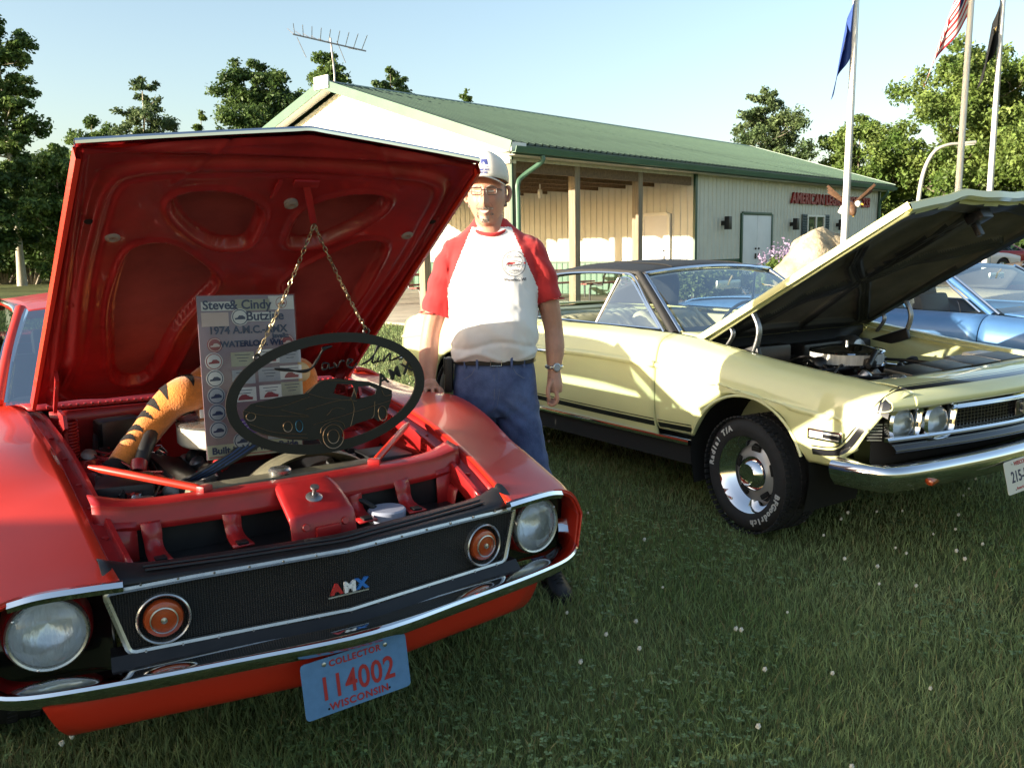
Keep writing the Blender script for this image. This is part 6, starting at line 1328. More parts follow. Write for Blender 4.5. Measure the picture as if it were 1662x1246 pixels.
# ---- face details
M_eye = mat('eye_white', (.55, .52, .48), .2); M_iris = mat('iris', (.05, .06, .06), .2); M_teeth = mat('teeth', (.66, .60, .50), .3); M_lip = mat('lip', (.34, .15, .12), .5)
fx0, fz0 = HC.x - .010, HC.z
for s in (-1, 1):
    e = onto(bv_body, fx0 + s * .031, fz0 + .016, 0)
    decal('eye', [[(fx0 + s * .031 + .0135 * math.cos(a), fz0 + .014 + .0040 * math.sin(a)) for a in np.linspace(0, 6.28, 13)[:-1]]], bv_body, M_eye, BODY, .0015); decal('iris', [[(fx0 + s * .031 + .0045 * math.cos(a), fz0 + .014 + .0042 * math.sin(a)) for a in np.linspace(0, 6.28, 11)[:-1]]], bv_body, M_iris, BODY, .002)
    P = [onto(bv_body, fx0 + s * q, fz0 + w, .001) for q, w in ((.013, .030), (.028, .036), (.046, .032))]
    if all(P): MB().tube(P, [.003, .0042, .0025], 6, sm=3).build('eyebrow', M_hair, BODY)
XM = np.linspace(-1, 1, 15)
rails('mouth', [(fx0 + .031 * x, fz0 - .064 + .012 * x * x) for x in XM], [(fx0 + .030 * x, fz0 - .079 + .026 * x * x) for x in XM], bv_body, mat('mouth_dark', (.10, .025, .022), .5), BODY, .0016)
rails('teeth', [(fx0 + .027 * x, fz0 - .0645 + .010 * x * x) for x in XM], [(fx0 + .026 * x, fz0 - .0735 + .017 * x * x) for x in XM], bv_body, M_teeth, BODY, .0028)
M_must = mat('moustache', (.27, .215, .17), .9, var=.35, vscale=160)
rails('moustache', [(fx0 + .036 * x, fz0 - .047 - .010 * abs(x) ** 1.5) for x in XM], [(fx0 + .038 * x, fz0 - .0605 - .012 * abs(x) ** 2.2 + .010 * x * x) for x in XM], bv_body, M_must, BODY, .0030)
rails('chin_beard', [(fx0 + .022 * x, fz0 - .088 + .004 * x * x) for x in XM], [(fx0 + .018 * x, fz0 - .114 + .012 * x * x) for x in XM], bv_body, mat('grey_stubble', (.42, .33, .27), .9, var=.3, vscale=160), BODY, .0012)
for sgn in (-1, 1):
    P = [onto(bv_body, fx0 + sgn * q, fz0 + w, -.001) for q, w in ((.022, -.030), (.034, -.044), (.042, -.062))]
    if all(P): MB().tube(P, [.0012, .0022, .0010], 6, sm=3).build('smile_line', mat('skin_fold', (.36, .17, .115), .6), BODY)
P = [onto(bv_body, fx0 + x, fz0 - .077 + .018 * (x / .026) ** 2, .001) for x in np.linspace(-.022, .022, 7)]; MB().tube([p for p in P if p], [.002, .0035, .0045, .005, .0045, .0035, .002][:len([p for p in P if p])], 6, sm=2).build('lower_lip', M_lip, BODY, smooth=60)
hr = MB(); rs = random.Random(3)
def stubble(cx, cz, w, hgt, n_, L, dirx=1):
    for _ in range(n_):
        x = cx + rs.uniform(-w, w); z = cz + rs.uniform(-hgt, hgt); p = onto(bv_body, x, z, .0)
        if p is None: continue
        q = p + Vector((rs.uniform(-.004, .004) + (x - cx) * .18 * dirx, -.004, -L * rs.uniform(.6, 1.2))); hr.bar(p + Vector((0, .002, .002)), q, .0016, .0016)
for s in (-1, 1): stubble(fx0 + s * .020, fz0 - .052 - .002, .016, .003, 30, .005); stubble(fx0 + s * .033, fz0 - .080, .004, .012, 14, .005)
stubble(fx0, fz0 - .102, .016, .008, 40, .006); o = hr.build('beard', M_hair, BODY, smooth=None); o['kind'] = 'stuff'
hs = MB(); rs = random.Random(4)
for s in (-1, 1):
    for _ in range(260):
        a = rs.uniform(-.35, 1.2); z = rs.uniform(-.03, .055); c = H((s * .080 * math.cos(a * .55), .02 + .07 * math.sin(a), z)); hs.bar(c, c + Vector((s * .006, .004, -.016)), .0022, .0022)
o = hs.build('hair', M_hair, BODY, smooth=None); o['kind'] = 'stuff'
# ---- glasses
GL = empty('glasses', (0, 0, 0)); GL.parent = MAN; M_gf = mat('glasses_frame', (.025, .02, .018), .4)
yg = HC.y - .117
for s in (-1, 1):
    q = [(fx0 + s * .033 + a * .023, yg + .003 * abs(a), fz0 + .012 + b * .0145) for a, b in ((-1, .75), (-.8, 1), (.8, 1), (1, .7), (.95, -.55), (.7, -1), (-.65, -1), (-.95, -.5))]
    MB().tube(q, .0022, 6, closed=True).build('lens_rim', M_gf, GL); MB().add(q, [tuple(range(8))]).build('lens', glassmat('spectacle_glass', (.94, .94, .94), .6), GL)
    MB().tube([(fx0 + s * .057, yg + .004, fz0 + .020), (fx0 + s * .070, yg + .015, fz0 + .020), (fx0 + s * .088, yg + .12, fz0 + .018)], .0018, 6).build('temple', M_gf, GL)
MB().tube([(fx0 - .012, yg, fz0 + .016), (fx0, yg - .004, fz0 + .019), (fx0 + .012, yg, fz0 + .016)], .0016, 6, sm=3).build('bridge', M_gf, GL)
# ---- cap
CAP = empty('cap', (0, 0, 0)); CAP.parent = MAN
cz = HC.z + .062; cm = MB(); secs = []
V = []; F = []; n = 48; prof = [(0, 1.0), (.02, 1.015), (.05, .99), (.085, .90), (.110, .74), (.128, .48), (.136, .18), (.1365, .0)]
for h_, f in prof:
    for k in range(n):
        a = 2 * math.pi * k / n; p = rotz(Vector((.096 * f * math.cos(a), .107 * f * math.sin(a), 0)), HYAW); fr = max(0, -math.sin(a)); V.append((HC.x + p.x, HC.y + .004 + p.y, cz + h_ * .76 * (1 + .08 * fr) + .010 * fr - .012 * (1 - fr) * (h_ < .01)))
for i in range(len(prof) - 1):
    for k in range(n): F.append((i * n + k, i * n + (k + 1) % n, (i + 1) * n + (k + 1) % n, (i + 1) * n + k))
crown_ = MB().add(V, F).build('crown', M_cap, CAP, smooth=60, fixn=True); solid(crown_, .003)
V = []; F = []
for i, f in enumerate((0, .35, .7, 1)):
    for k in range(17):
        a = R(200) + R(140) * k / 16; ex = 1 + f * .78 * max(0, math.sin((a - R(200)) / R(140) * math.pi)) ** .6; p = rotz(Vector((.095 * (1 + f * .10) * math.cos(a), .105 * ex * math.sin(a), 0)), HYAW - R(6)); V.append((HC.x + p.x, HC.y + .004 + p.y, cz + .012 - .034 * (1 - math.sin((a - R(200)) / R(140) * math.pi)) - .004 * f ** 1.5))
for i in range(3):
    for k in range(16): F.append((i * 17 + k, i * 17 + k + 1, (i + 1) * 17 + k + 1, (i + 1) * 17 + k))
solid(MB().add(V, F).build('visor', M_cap, CAP, smooth=60), .004, 0)
MB().ball((HC.x, HC.y + .004, cz + .104), (.008, .008, .004), 10).build('button', M_cap, CAP)
bv_cap = BVHTree.FromPolygons([v.co.copy() for v in crown_.data.vertices], [tuple(p.vertices) for p in crown_.data.polygons])
lx, lz = HC.x - .018, cz + .062
def quadpatch(x0, x1, y0, y1, sl, m, off):
    n_ = 7; rails('cap_emblem', [(x0 + (x1 - x0) * i / n_ - sl * .5, y1) for i in range(n_ + 1)], [(x0 + (x1 - x0) * i / n_ + sl * .5, y0) for i in range(n_ + 1)], bv_cap, m, CAP, off)
M_er = mat('emblem_red', (.45, .03, .03), .7); M_eb = mat('emblem_blue', (.04, .06, .24), .7)
quadpatch(lx - .032, lx - .008, lz - .016, lz + .018, .006, M_er, .0035); quadpatch(lx - .003, lx + .028, lz - .016, lz + .018, .006, M_eb, .0035); quadpatch(lx - .008, lx - .002, lz - .016, lz + .018, .006, M_shw, .0040); quadpatch(lx + .008, lx + .014, lz - .016, lz + .006, .006, M_shw, .0045)
text_decal('cap_text', 'AMERICAN', .0125, lx, lz - .025, bv_cap, MATS['emblem_blue'], CAP, .0045, bold=.0006); text_decal('cap_text', 'MOTORS', .0125, lx, lz - .037, bv_cap, MATS['emblem_blue'], CAP, .0045, bold=.0006)
# ---- shirt
sh = MB()
rings(sh, [(.975, .0, .0, .182, .132), (1.01, .0, -.010, .196, .150), (1.07, .002, -.020, .202, .156), (1.14, .002, -.022, .203, .158), (1.22, .002, -.014, .202, .148), (1.31, 0, -.004, .204, .136), (1.39, 0, .004, .208, .124), (1.45, 0, .014, .205, .106), (1.495, 0, .024, .182, .088), (1.53, 0, .034, .135, .074), (1.56, -.002, .042, .095, .068), (1.585, -.004, .046, .074, .062)], 36, 2.5)
sh.tube([(-.08, .015, 1.465), (-.145, .012, 1.455), (-.190, .004, 1.405), (-.226, -.002, 1.31), (-.262, -.005, 1.185)], [.050, .062, .070, .070, .072], 18, sm=4)
sh.tube([(.08, .015, 1.465), (.145, .012, 1.460), (.190, .004, 1.415), (.227, .0, 1.33), (.258, .002, 1.235)], [.050, .062, .068, .066, .064], 18, sm=4)
def wr(co):
    x, y, z = co.T; d = .0028 * np.sin(x * 38 + z * 24 + 3 * np.sin(z * 11)) * np.clip((1.30 - z) / .25, .25, 1) + .0085 * (vnoise(x * 1.1 + z * .25, z * .38 + y * .3, 17, 2) - .5) + .003 * (vnoise(x, z + y, 42, 4) - .5)
    d += .006 * np.exp(-((z - 1.005 + .02 * np.sin(x * 22)) / .012) ** 2) * (np.abs(x) < .25) - .005 * np.exp(-((z - 1.055 - .015 * np.sin(x * 17 + 1)) / .012) ** 2)
    arm = np.abs(x) > .20; d += arm * .004 * np.sin(z * 60 + x * 30); return d
def shp(c):
    x, y, z = np.abs(c[:, 0]), c[:, 1], c[:, 2]; front = y < .03; line = .085 + (1.555 - z) * (.103 / .23); red = ((x > line) & (z > 1.30)) | (x > .203) & (z > 1.15) | (z > 1.548); return red.astype(int)
SHIRT = fuse('shirt', sh, [M_shw, M_shr], .0062, 5, disp=wr, paint=shp)
MB().tube([(.078 * math.cos(a) - .003, .076 * math.sin(a) + .016, 1.550 + .034 * math.sin(a)) for a in np.linspace(0, 6.283, 33)[:-1]], .0085, 8, closed=True).build('collar', M_shr, SHIRT, smooth=60)
for pth in ([(-.262 + .0755 * math.cos(a), -.005 + .0755 * math.sin(a), 1.192 + .0) for a in np.linspace(1.9, 4.6, 16)], [(.258 + .0675 * math.cos(a), .002 + .0675 * math.sin(a), 1.242) for a in np.linspace(-1.3, 1.3, 16)]): MB().tube(pth, .0028, 6).build('sleeve_hem', M_shr, SHIRT, smooth=60)
bv_sh = BVHTree.FromPolygons([v.co.copy() for v in SHIRT.data.vertices], [tuple(p.vertices) for p in SHIRT.data.polygons])
ex, ez = .098, 1.395; M_ink = mat('ink_dark', (.03, .03, .05), .8)
polys = []
for rr, w in ((.052, .0022), (.040, .0014)): polys += strip2([(ex + rr * math.cos(a), ez + rr * math.sin(a)) for a in np.linspace(0, 6.2832, 40)], w)
polys += strip2([(ex - .034, ez - .006), (ex - .02, ez - .008), (ex + .03, ez - .004), (ex + .036, ez + .002), (ex + .014, ez + .010), (ex - .012, ez + .010), (ex - .030, ez + .002), (ex - .034, ez - .006)], .0022)
for w in (-.018, .020): polys += strip2([(ex + w + .007 * math.cos(a), ez - .008 + .007 * math.sin(a)) for a in np.linspace(0, 6.2832, 14)], .002)
decal('chest_print', polys, bv_sh, M_ink, SHIRT, .0025)
decal('chest_print', [[(ex - .030, ez - .004), (ex + .052, ez - .002), (ex + .052, ez + .005), (ex - .028, ez + .005)]], bv_sh, mat('emblem_red', (.45, .03, .03), .7), SHIRT, .0022)
text_decal('chest_text', 'Waterloo, WI', .017, ex + .004, ez - .066, bv_sh, M_ink, SHIRT, .0025, bold=.0004); text_decal('chest_text', 'Car Show', .016, ex, ez + .028, bv_sh, M_ink, SHIRT, .0025); text_decal('chest_text', 'Cruise', .016, ex, ez - .027, bv_sh, M_ink, SHIRT, .0025)
# ---- jeans, belt, shoes
jn = MB()
rings(jn, [(.995, 0, 0, .172, .125), (.94, 0, .0, .186, .138), (.86, 0, .006, .195, .145), (.78, 0, .006, .190, .135), (.74, 0, .004, .165, .11)], 32, 2.4)
leg_l = [(.088, 0, .84), (.115, -.02, .70), (.155, -.045, .55), (.195, -.075, .40), (.225, -.115, .20), (.243, -.135, .075)]; leg_r = [(-.088, 0, .84), (-.100, .0, .70), (-.112, .0, .52), (-.118, .01, .36), (-.122, .02, .18), (-.124, .02, .06)]
for L in (leg_l, leg_r): jn.tube(L, [.108, .100, .086, .078, .076, .080], 20, sm=4)
def jw(co):
    x, y, z = co.T; return .005 * (vnoise(x * 1.2, z * 1.6, 15, 9) - .5) + .0035 * np.sin(z * 70 + x * 25) * np.exp(-((z - .52) / .07) ** 2) + .006 * np.sin(z * 95 + x * 12) * np.exp(-((z - .12) / .06) ** 2) + .0035 * np.sin((z + np.abs(x) * .9) * 80) * np.exp(-((z - .76) / .07) ** 2)
JN = fuse('jeans', jn, M_jean, .0068, 4, disp=jw)
bv_j = BVHTree.FromPolygons([v.co.copy() for v in JN.data.vertices], [tuple(p.vertices) for p in JN.data.polygons]); M_st = mat('jean_stitch', (.16, .17, .22), .9)
st = strip2([(0, .965), (.0, .86), (-.004, .78)], .0022) + strip2([(.022, .965), (.022, .86), (.012, .80), (-.002, .785)], .0016)
for s in (-1, 1): st += strip2([(s * .085, .962), (s * .10, .935), (s * .13, .915), (s * .165, .908)], .0022)
decal('stitching', st, bv_j, M_st, JN, .0018)['kind'] = 'stuff'
V = []; F = []
for k in range(48):
    a = 2 * math.pi * k / 48; c, s = math.cos(a), math.sin(a); f = lambda v: math.copysign(abs(v) ** (2 / 2.4), v)
    for o_, z in ((.003, .972), (.009, .975), (.009, 1.003), (.003, 1.006)): V.append(((.184 + o_) * f(c), (.136 + o_) * f(s), z))
for k in range(48):
    for j in range(3): F.append((k * 4 + j, ((k + 1) % 48) * 4 + j, ((k + 1) % 48) * 4 + j + 1, k * 4 + j + 1))
BELT = MB().add(V, F).build('belt', M_leath, MAN, smooth=40, fixn=True)
MB().tube([(x, -.150, z) for x, z in ((-.014, .972), (.034, .972), (.034, 1.005), (-.014, 1.005))], .003, 6, closed=True).build('buckle', M_silver, BELT)
for x in (-.13, -.075, .08, .135): MB().box((x, -.147 + .10 * (abs(x) / .19) ** 3, .985), (.011, .006, .052), bev=.002).build('belt_loop', M_jean, JN)
PH = empty('phone_holster', (0, 0, 0)); PH.parent = MAN
MB().box((-.208, -.045, .925), (.036, .078, .150), (0, R(3), 0), bev=.012).build('pouch', M_leath, PH); MB().box((-.226, -.055, .965), (.008, .05, .07), bev=.004).build('flap', M_leath, PH)
WT = empty('wristwatch', (0, 0, 0)); WT.parent = MAN
MB().tube([(.276 + .036 * math.cos(a), -.016 + .036 * math.sin(a), .949) for a in np.linspace(0, 6.283, 25)[:-1]], .0075, 8, closed=True).build('band', M_silver, WT, smooth=60); MB().lathe([(.019, 0), (.019, .008), (.016, .010), (0, .010)], (.285, -.050, .949), (.3, -1, 0), n=22).build('case', M_silver, WT); MB().lathe([(.015, .0105), (0, .011)], (.285, -.050, .949), (.3, -1, 0), n=20).build('dial', mat('dial', (.35, .38, .42), .2), WT)
def shoe(x, y, yaw):
    S = empty('shoe', (x, y, 0), yaw); S.parent = MAN; u = MB()
    # toe points to -y
    rows = [[(0 + .0 * a, .0, 0)] for a in (0,)]
    secs_ = [(.10, .034, .085), (.075, .040, .105), (.03, .042, .110), (-.02, .043, .095), (-.07, .048, .072), (-.12, .051, .060), (-.155, .044, .052), (-.175, .026, .040)]
    V = []; F = []; n = 20
    for yy, w, h in secs_:
        for k in range(n): a = 2 * math.pi * k / n; c, s = math.cos(a), math.sin(a); V.append((w * math.copysign(abs(c) ** .8, c), yy, .018 + (h - .018) * (.5 + .5 * s) if s > 0 else .018 + (h - .018) * .5 * (1 + s)))
    for i in range(len(secs_) - 1):
        for k in range(n): F.append((i * n + k, i * n + (k + 1) % n, (i + 1) * n + (k + 1) % n, (i + 1) * n + k))
    F.append(tuple(range(n))); F.append(tuple((len(secs_) - 1) * n + k for k in range(n))[::-1]); up = MB().add(V, F).build('upper', M_shoe, S, smooth=60, fixn=True); sb = up.modifiers.new('s', 'SUBSURF'); sb.levels = 1; sb.render_levels = 1
    pl = [(w * 1.06, yy) for yy, w, h in secs_] + [(0, -.186)] + [(-w * 1.06, yy) for yy, w, h in secs_[::-1]] + [(0, .112)]
    MB().prism([(a, b) for a, b in pl], (0, 0, .0), (1, 0, 0), (0, 1, 0), .026).build('sole', mat('sole_black', (.02, .02, .02), .7), S, smooth=30, fixn=True)
    for k in range(5): yy = -.005 - k * .022; z = .103 - k * .009; MB().tube([(-.026, yy, z - .010), (0, yy - .006, z + .004), (.026, yy, z - .010)], .0028, 6, sm=3).build('lace', M_rubber, S)
    for s in (-1, 1): MB().tube([(0, .0, .108), (s * .03, -.02, .120), (s * .045, -.03, .095), (s * .03, .0, .100), (0, 0, .108)], .0024, 6, sm=4).build('lace_bow', M_rubber, S)
    MB().lathe([(.040, .075), (.044, .10), (.043, .125), (.036, .14)], (0, .05, 0), n=18).build('ankle', M_shoe, S, smooth=60)
shoe(.255, -.185, R(14)); shoe(-.128, -.03, R(-12))
# ---------------------------------------------------------------- things in the red car's engine bay and under its hood
def rloc(x, y, z):   # red-car coordinates -> world
    a = R(33.2); f = Vector((math.sin(a), -math.cos(a), 0)); l = Vector((math.cos(a), math.sin(a), 0)); return Vector((-.982, 3.13, 0)) + f * x + l * y + Vector((0, 0, z))
RZR = R(33.2) - math.pi / 2
# engine of the red car (parts of the car)
MB().box((.08, 0, .50), (.62, .44, .34), bev=.06).build('engine_block', mat('engine_grime', (.035, .03, .028), .7, var=.4, vscale=14), RED)
for s in (-1, 1): MB().box((.06, s * .24, .69), (.52, .15, .10), (s * .35, 0, 0), bev=.03).build('valve_cover', M_satin, RED, smooth=40)
A2 = empty('air_cleaner', (-.05, -.01, .79)); A2.parent = RED
MB().lathe([(0, 0), (.185, 0), (.192, .008), (.192, .066), (.186, .072)], n=56).build('filter_body', mat('filter_pale', (.52, .49, .40), .5, var=.08), A2, smooth=30); MB().lathe([(.194, .070), (.196, .078), (.188, .083), (.12, .086), (.03, .095), (0, .095)], n=56).build('filter_lid', M_silver, A2, smooth=40)
sh_ = MB(); n = 40
for i in range(n + 1):
    a = R(8) + R(164) * i / n; c, s = math.cos(a), math.sin(a)
    for (r_, x) in ((.30, .47), (.305, .44), (.29, .35), (.275, .33), (.268, .35), (.285, .45)): sh_.v.append((x, .10 + r_ * .98 * c, .525 + r_ * .98 * s))
for i in range(n):
    for j in range(6): sh_.f.append((i * 6 + j, i * 6 + (j + 1) % 6, (i + 1) * 6 + (j + 1) % 6, (i + 1) * 6 + j)); sh_.mi.append(0)
sh_.build('fan_shroud', mat('shroud_olive', (.13, .12, .08), .5, var=.3, vscale=12), RED, smooth=40, fixn=True)
MB().box((.50, 0, .755), (.07, .62, .05), bev=.02).build('radiator_tank', mat('shroud_olive', (.13, .12, .08), .5), RED); rc = MB().lathe([(.034, 0), (.036, .012), (.030, .018), (.012, .020), (0, .020)], (.50, -.025, .778), n=26).build('radiator_cap', M_silver, RED); MB().lathe([(.018, .0202), (0, .0206)], (.50, -.025, .778), n=12).build('cap_mark', M_dark, rc)
rs = random.Random(21)
for k in range(7):
    y0 = .02 + .02 * k; MB().tube([(.05, y0 + .05, .87), (.18, y0 - .05, .875 - .004 * k), (.30, -.10 + .012 * k, .83), (.33, -.26 + .01 * k, .765), (.22, -.34, .72)], .0055, 6, sm=5).build('plug_wire', mat('wire_blue', (.03, .06, .14), .35) if k % 2 else M_hose, RED, smooth=60)
for P, r_ in (([(-.22, -.30, .66), (-.10, -.32, .84), (-.16, -.22, .90), (-.28, -.16, .90)], .020), ([(.02, -.36, .60), (.05, -.35, .76), (-.02, -.30, .84), (-.2, -.26, .83)], .024), ([(.40, -.22, .74), (.30, -.28, .72), (.15, -.30, .70)], .028), ([(-.30, .30, .80), (-.1, .36, .78), (.2, .34, .74)], .014), ([(-.38, -.42, .80), (-.25, -.44, .72), (-.05, -.40, .68)], .012), ([(-.44, -.2, .84), (-.3, -.12, .86), (-.2, .05, .84)], .008), ([(.35, .2, .75), (.2, .36, .72), (-.05, .42, .70)], .016)):
    MB().tube(P, r_, 10, sm=5).build('engine_hose', M_hose, RED, smooth=60)
for k, (x, y, z, d, m_, nm) in enumerate([(.28, -.44, .70, (.17, .17, .16), M_black, 'battery'), (.10, -.45, .70, (.10, .09, .12), M_alu, 'alternator'), (-.38, -.34, .80, (.10, .16, .12), M_black, 'heater_box'), (-.40, .25, .78, (.10, .30, .16), M_black, 'heater_core'), (.30, .42, .68, (.18, .16, .14), M_satin, 'washer_tank'), (-.12, .40, .70, (.16, .10, .10), M_alu, 'master_cylinder'), (.43, -.42, .72, (.09, .07, .06), M_silver, 'horn_relay')]):
    MB().box((x, y, z), d, (0, 0, .2 * (k % 3 - 1)), bev=.018).build(nm, m_, RED, smooth=40)
MB().tube([(.34, -.43, .66), (.37, -.43, .76)], .026, 14).build('ignition_coil', M_chrome, RED, smooth=40)
for k in range(30):
    x, y, z = rs.uniform(-.35, .48), rs.uniform(-.50, -.10), rs.uniform(.66, .76); q = MB(); q.lathe([(.022, 0), (.026, .01), (.026, .04), (.012, .05), (0, .05)], (x, y, z), (rs.uniform(-1, 1), rs.uniform(-1, 1), .8), n=14); q.build('engine_fitting', rs.choice((M_steel2, M_satin, M_alu, M_chrome, M_black, M_redi)), RED, smooth=40)
for k in range(5):
    c_ = ((.30, .12, .66), (.31, -.10, .60), (.30, .30, .62), (.31, .02, .52), (.30, -.24, .64))[k]; MB().lathe([(.0, 0), (.05, 0), (.06, .006), (.052, .014), (.06, .022), (.05, .028), (0, .028)], c_, (1, 0, 0), n=28).build('pulley', M_alu, RED, smooth=30)
for k in range(14):
    x, y = rs.uniform(.05, .45), rs.uniform(-.50, -.30); MB().box((x, y, rs.uniform(.62, .70)), (rs.uniform(.03, .07), rs.uniform(.03, .07), .05), (rs.uniform(-.5, .5), rs.uniform(-.5, .5), rs.uniform(0, 3)), bev=.008).build('engine_fitting', rs.choice((M_steel2, M_satin, M_alu, M_black)), RED)
for k in range(16):
    P = [(rs.uniform(-.4, .4), rs.uniform(-.5, -.25), rs.uniform(.70, .78)) for _ in range(4)]; MB().tube(P, .0035, 6, sm=5).build('wiring', rs.choice((M_hose, mat('wire_red', (.3, .02, .02), .5))), RED)
MB().lathe([(.055, 0), (.060, .02), (.060, .045), (.055, .05), (0, .052)], (.68, .25, .610), n=28).build('washer_reservoir', mat('plastic_white', (.30, .32, .40), .4), RED, smooth=40); MB().tube([(.66, .22, .66), (.62, .18, .685), (.60, .12, .68)], .009, 8, sm=3).build('washer_hose', M_hose, RED)
MB().box((-.465, -.31, .80), (.02, .09, .05), bev=.01).build('firewall_bracket', M_black, RED)
# ---- stuffed toy: striped orange arm lying over the engine, rounded orange body behind the card
TP = empty('stuffed_tiger', tuple(rloc(-.14, 0, .88)), RZR, 'orange plush tiger toy with black stripes lying on the engine', 'toy')
M_pl = mat('orange_plush', (.62, .19, .025), .95, var=.18, vscale=30, bump=.003, bscale=160, sheen=.5); M_plk = mat('black_plush', (.012, .010, .010), .95, bump=.003, bscale=160)
armp = [(.06, -.115, .085), (.08, -.165, .090), (.06, -.215, .06), (.05, -.265, .005), (.07, -.315, -.045), (.10, -.365, -.085), (.13, -.405, -.12)]
AP = crv(armp, 8); rad = np.interp(np.linspace(0, 1, len(AP)), [0, .15, .4, .7, 1], [.060, .066, .055, .048, .042])
MB().tube([tuple(p) for p in AP], list(rad), 18).build('arm', M_pl, TP, smooth=60)
for f in (.16, .30, .43, .56, .69, .81):      # tapering stripes hugging the arm
    i = int(f * (len(AP) - 1)); p = Vector(AP[i]); t = (Vector(AP[i + 1]) - Vector(AP[i - 1])).normalized(); x = t.cross(Vector((1, 0, .3))).normalized(); y = t.cross(x); V = []; F = []
    for side in (0, 1):
        b = len(V)
        for k in range(9):
            a = R(-78 + 150 * side) + R(120) * k / 8; w = .015 * math.sin(math.pi * min(1, .12 + .88 * (k / 8 if side else 1 - k / 8))) + .001; off = x * math.cos(a) + y * math.sin(a)
            for q in (-1, 1): V.append(p + off * (rad[i] + .0022) + t * (q * w + .010 * math.sin(a * 2)))
        for k in range(8): F.append((b + 2 * k, b + 2 * k + 1, b + 2 * k + 3, b + 2 * k + 2))
    MB().add(V, F).build('stripe', M_plk, TP, smooth=60)
MB().ball((.15, -.425, -.135), (.052, .048, .045), 20).build('paw', M_plk, TP, smooth=60)
MB().ball((.06, -.045, .035), (.085, .085, .075), 28).build('foot', M_pl, TP, smooth=60); MB().ball((-.02, .06, .10), (.10, .20, .10), 28).build('torso', M_pl, TP, smooth=60); MB().ball((.03, .265, .095), (.07, .075, .085), 24).build('far_foot', M_pl, TP, smooth=60); MB().ball((.085, .255, .13), (.03, .04, .04), 16).build('far_pad', mat('cream_plush', (.60, .48, .26), .95), TP, smooth=60)
MB().box((.115, -.12, .02), (.004, .02, .03), (0, 0, .4), bev=.001).build('care_tag', M_white2, TP)
# ---- show card in clear sleeve
CD = empty('show_card', tuple(rloc(.30, -.035, .800)), RZR, 'purple-grey show card with stickers and handwriting leaning in the engine bay', 'sign')
CD.rotation_mode = 'QUATERNION'; xr = Vector((math.cos(R(33.2)), math.sin(R(33.2)), 0)); fw = Vector((math.sin(R(33.2)), -math.cos(R(33.2)), 0)); upv = (Vector((0, 0, 1)) * .535 - fw * .055).normalized(); xr2 = (xr - Vector((0, 0, .028))).normalized(); CD.rotation_quaternion = basis(xr2, upv - xr * .06)
CW, CH = .318, .525; M_card = mat('card_mauve', (.22, .15, .18), .35, coat=.5, var=.08, vscale=9)
MB().box((0, CH / 2, 0), (CW, CH, .004), bev=.001).build('board', M_card, CD); MB().box((0, CH / 2, .0052), (CW + .006, CH + .006, .0008)).build('clear_sleeve', glassmat('sleeve_film', (.95, .95, .95), .35, rough=.12), CD)
def cx_(u): return (u - .5) * CW
def cy_(v): return (1 - v) * CH
def slip(u, v, w, h, m, nm='sticker', rz=0): return MB().box((cx_(u), cy_(v), .0028), (w * CW, h * CH, .0012), (0, 0, rz)).build(nm, m, CD)
def disc(u, v, r, m, m2):
    d = MB().lathe([(r, .002), (r, .0034), (r * .97, .0038), (0, .0038)], (cx_(u), cy_(v), 0), n=32).build('round_sticker', m, CD); MB().lathe([(r * .90, .0039), (r * .80, .0041), (r * .80, .0038)], (cx_(u), cy_(v), 0), n=32).build('sticker_ring', m2, d)
    MB().prism([(-r * .6, -r * .1), (-r * .3, -r * .05), (-r * .1, r * .2), (r * .3, r * .2), (r * .62, -r * .02), (r * .6, -r * .25), (-r * .6, -r * .28)], (cx_(u), cy_(v), .0039), (1, 0, 0), (0, 1, 0), .0004).build('sticker_car', m2, d)
M_paper = mat('paper_white', (.66, .66, .64), .6, var=.05, vscale=20); M_pap2 = mat('paper_grey', (.34, .36, .40), .6, var=.1, vscale=20); M_pap3 = mat('paper_olive', (.36, .36, .27), .6, var=.1, vscale=20); M_navy = mat('marker_navy', (.02, .03, .09), .5); M_brick = mat('sticker_red', (.28, .05, .06), .5); M_purp = mat('sticker_purple', (.14, .06, .34), .5); M_lime = mat('sticker_lime', (.42, .55, .10), .5); M_pink = mat('paper_pink', (.58, .46, .42), .6)
slip(.20, .065, .32, .055, M_paper, 'name_slip'); slip(.56, .060, .36, .07, M_pap3, 'name_slip'); slip(.58, .135, .40, .055, M_paper, 'name_slip'); slip(.86, .050, .27, .085, M_paper); slip(.17, .145, .27, .085, M_pink)
def ctext(s, u, v, size, m=M_navy, sx=1, bold=.001, sh=0): return text_obj('handwriting', s, m, CD, size, .0005, (cx_(u), cy_(v), .0040), sx=sx, bold=bold, shear=sh)
ctext('Steve', .19, .060, .040, bold=.0010); ctext('& Cindy', .535, .060, .042, bold=.0010); ctext('Butzine', .68, .132, .042, bold=.0010); ctext('1974 A.M.C.-AMX', .50, .215, .034); ctext('Javelin', .83, .258, .022); ctext('WATERLOO. Wis', .53, .300, .027); 
M_faint = MATS['marker_navy']
disc(.42, .135, .028, M_paper, M_navy); disc(.15, .300, .024, M_brick, M_pink); disc(.90, .300, .024, M_brick, M_pink); disc(.86, .050, .021, M_paper, M_brick)
for k, v in enumerate((.40, .505, .61, .715, .82)): disc(.13 + .01 * k * 0, v, .028, M_pap2 if k > 1 else M_paper, M_brick if k in (0,) else M_navy)
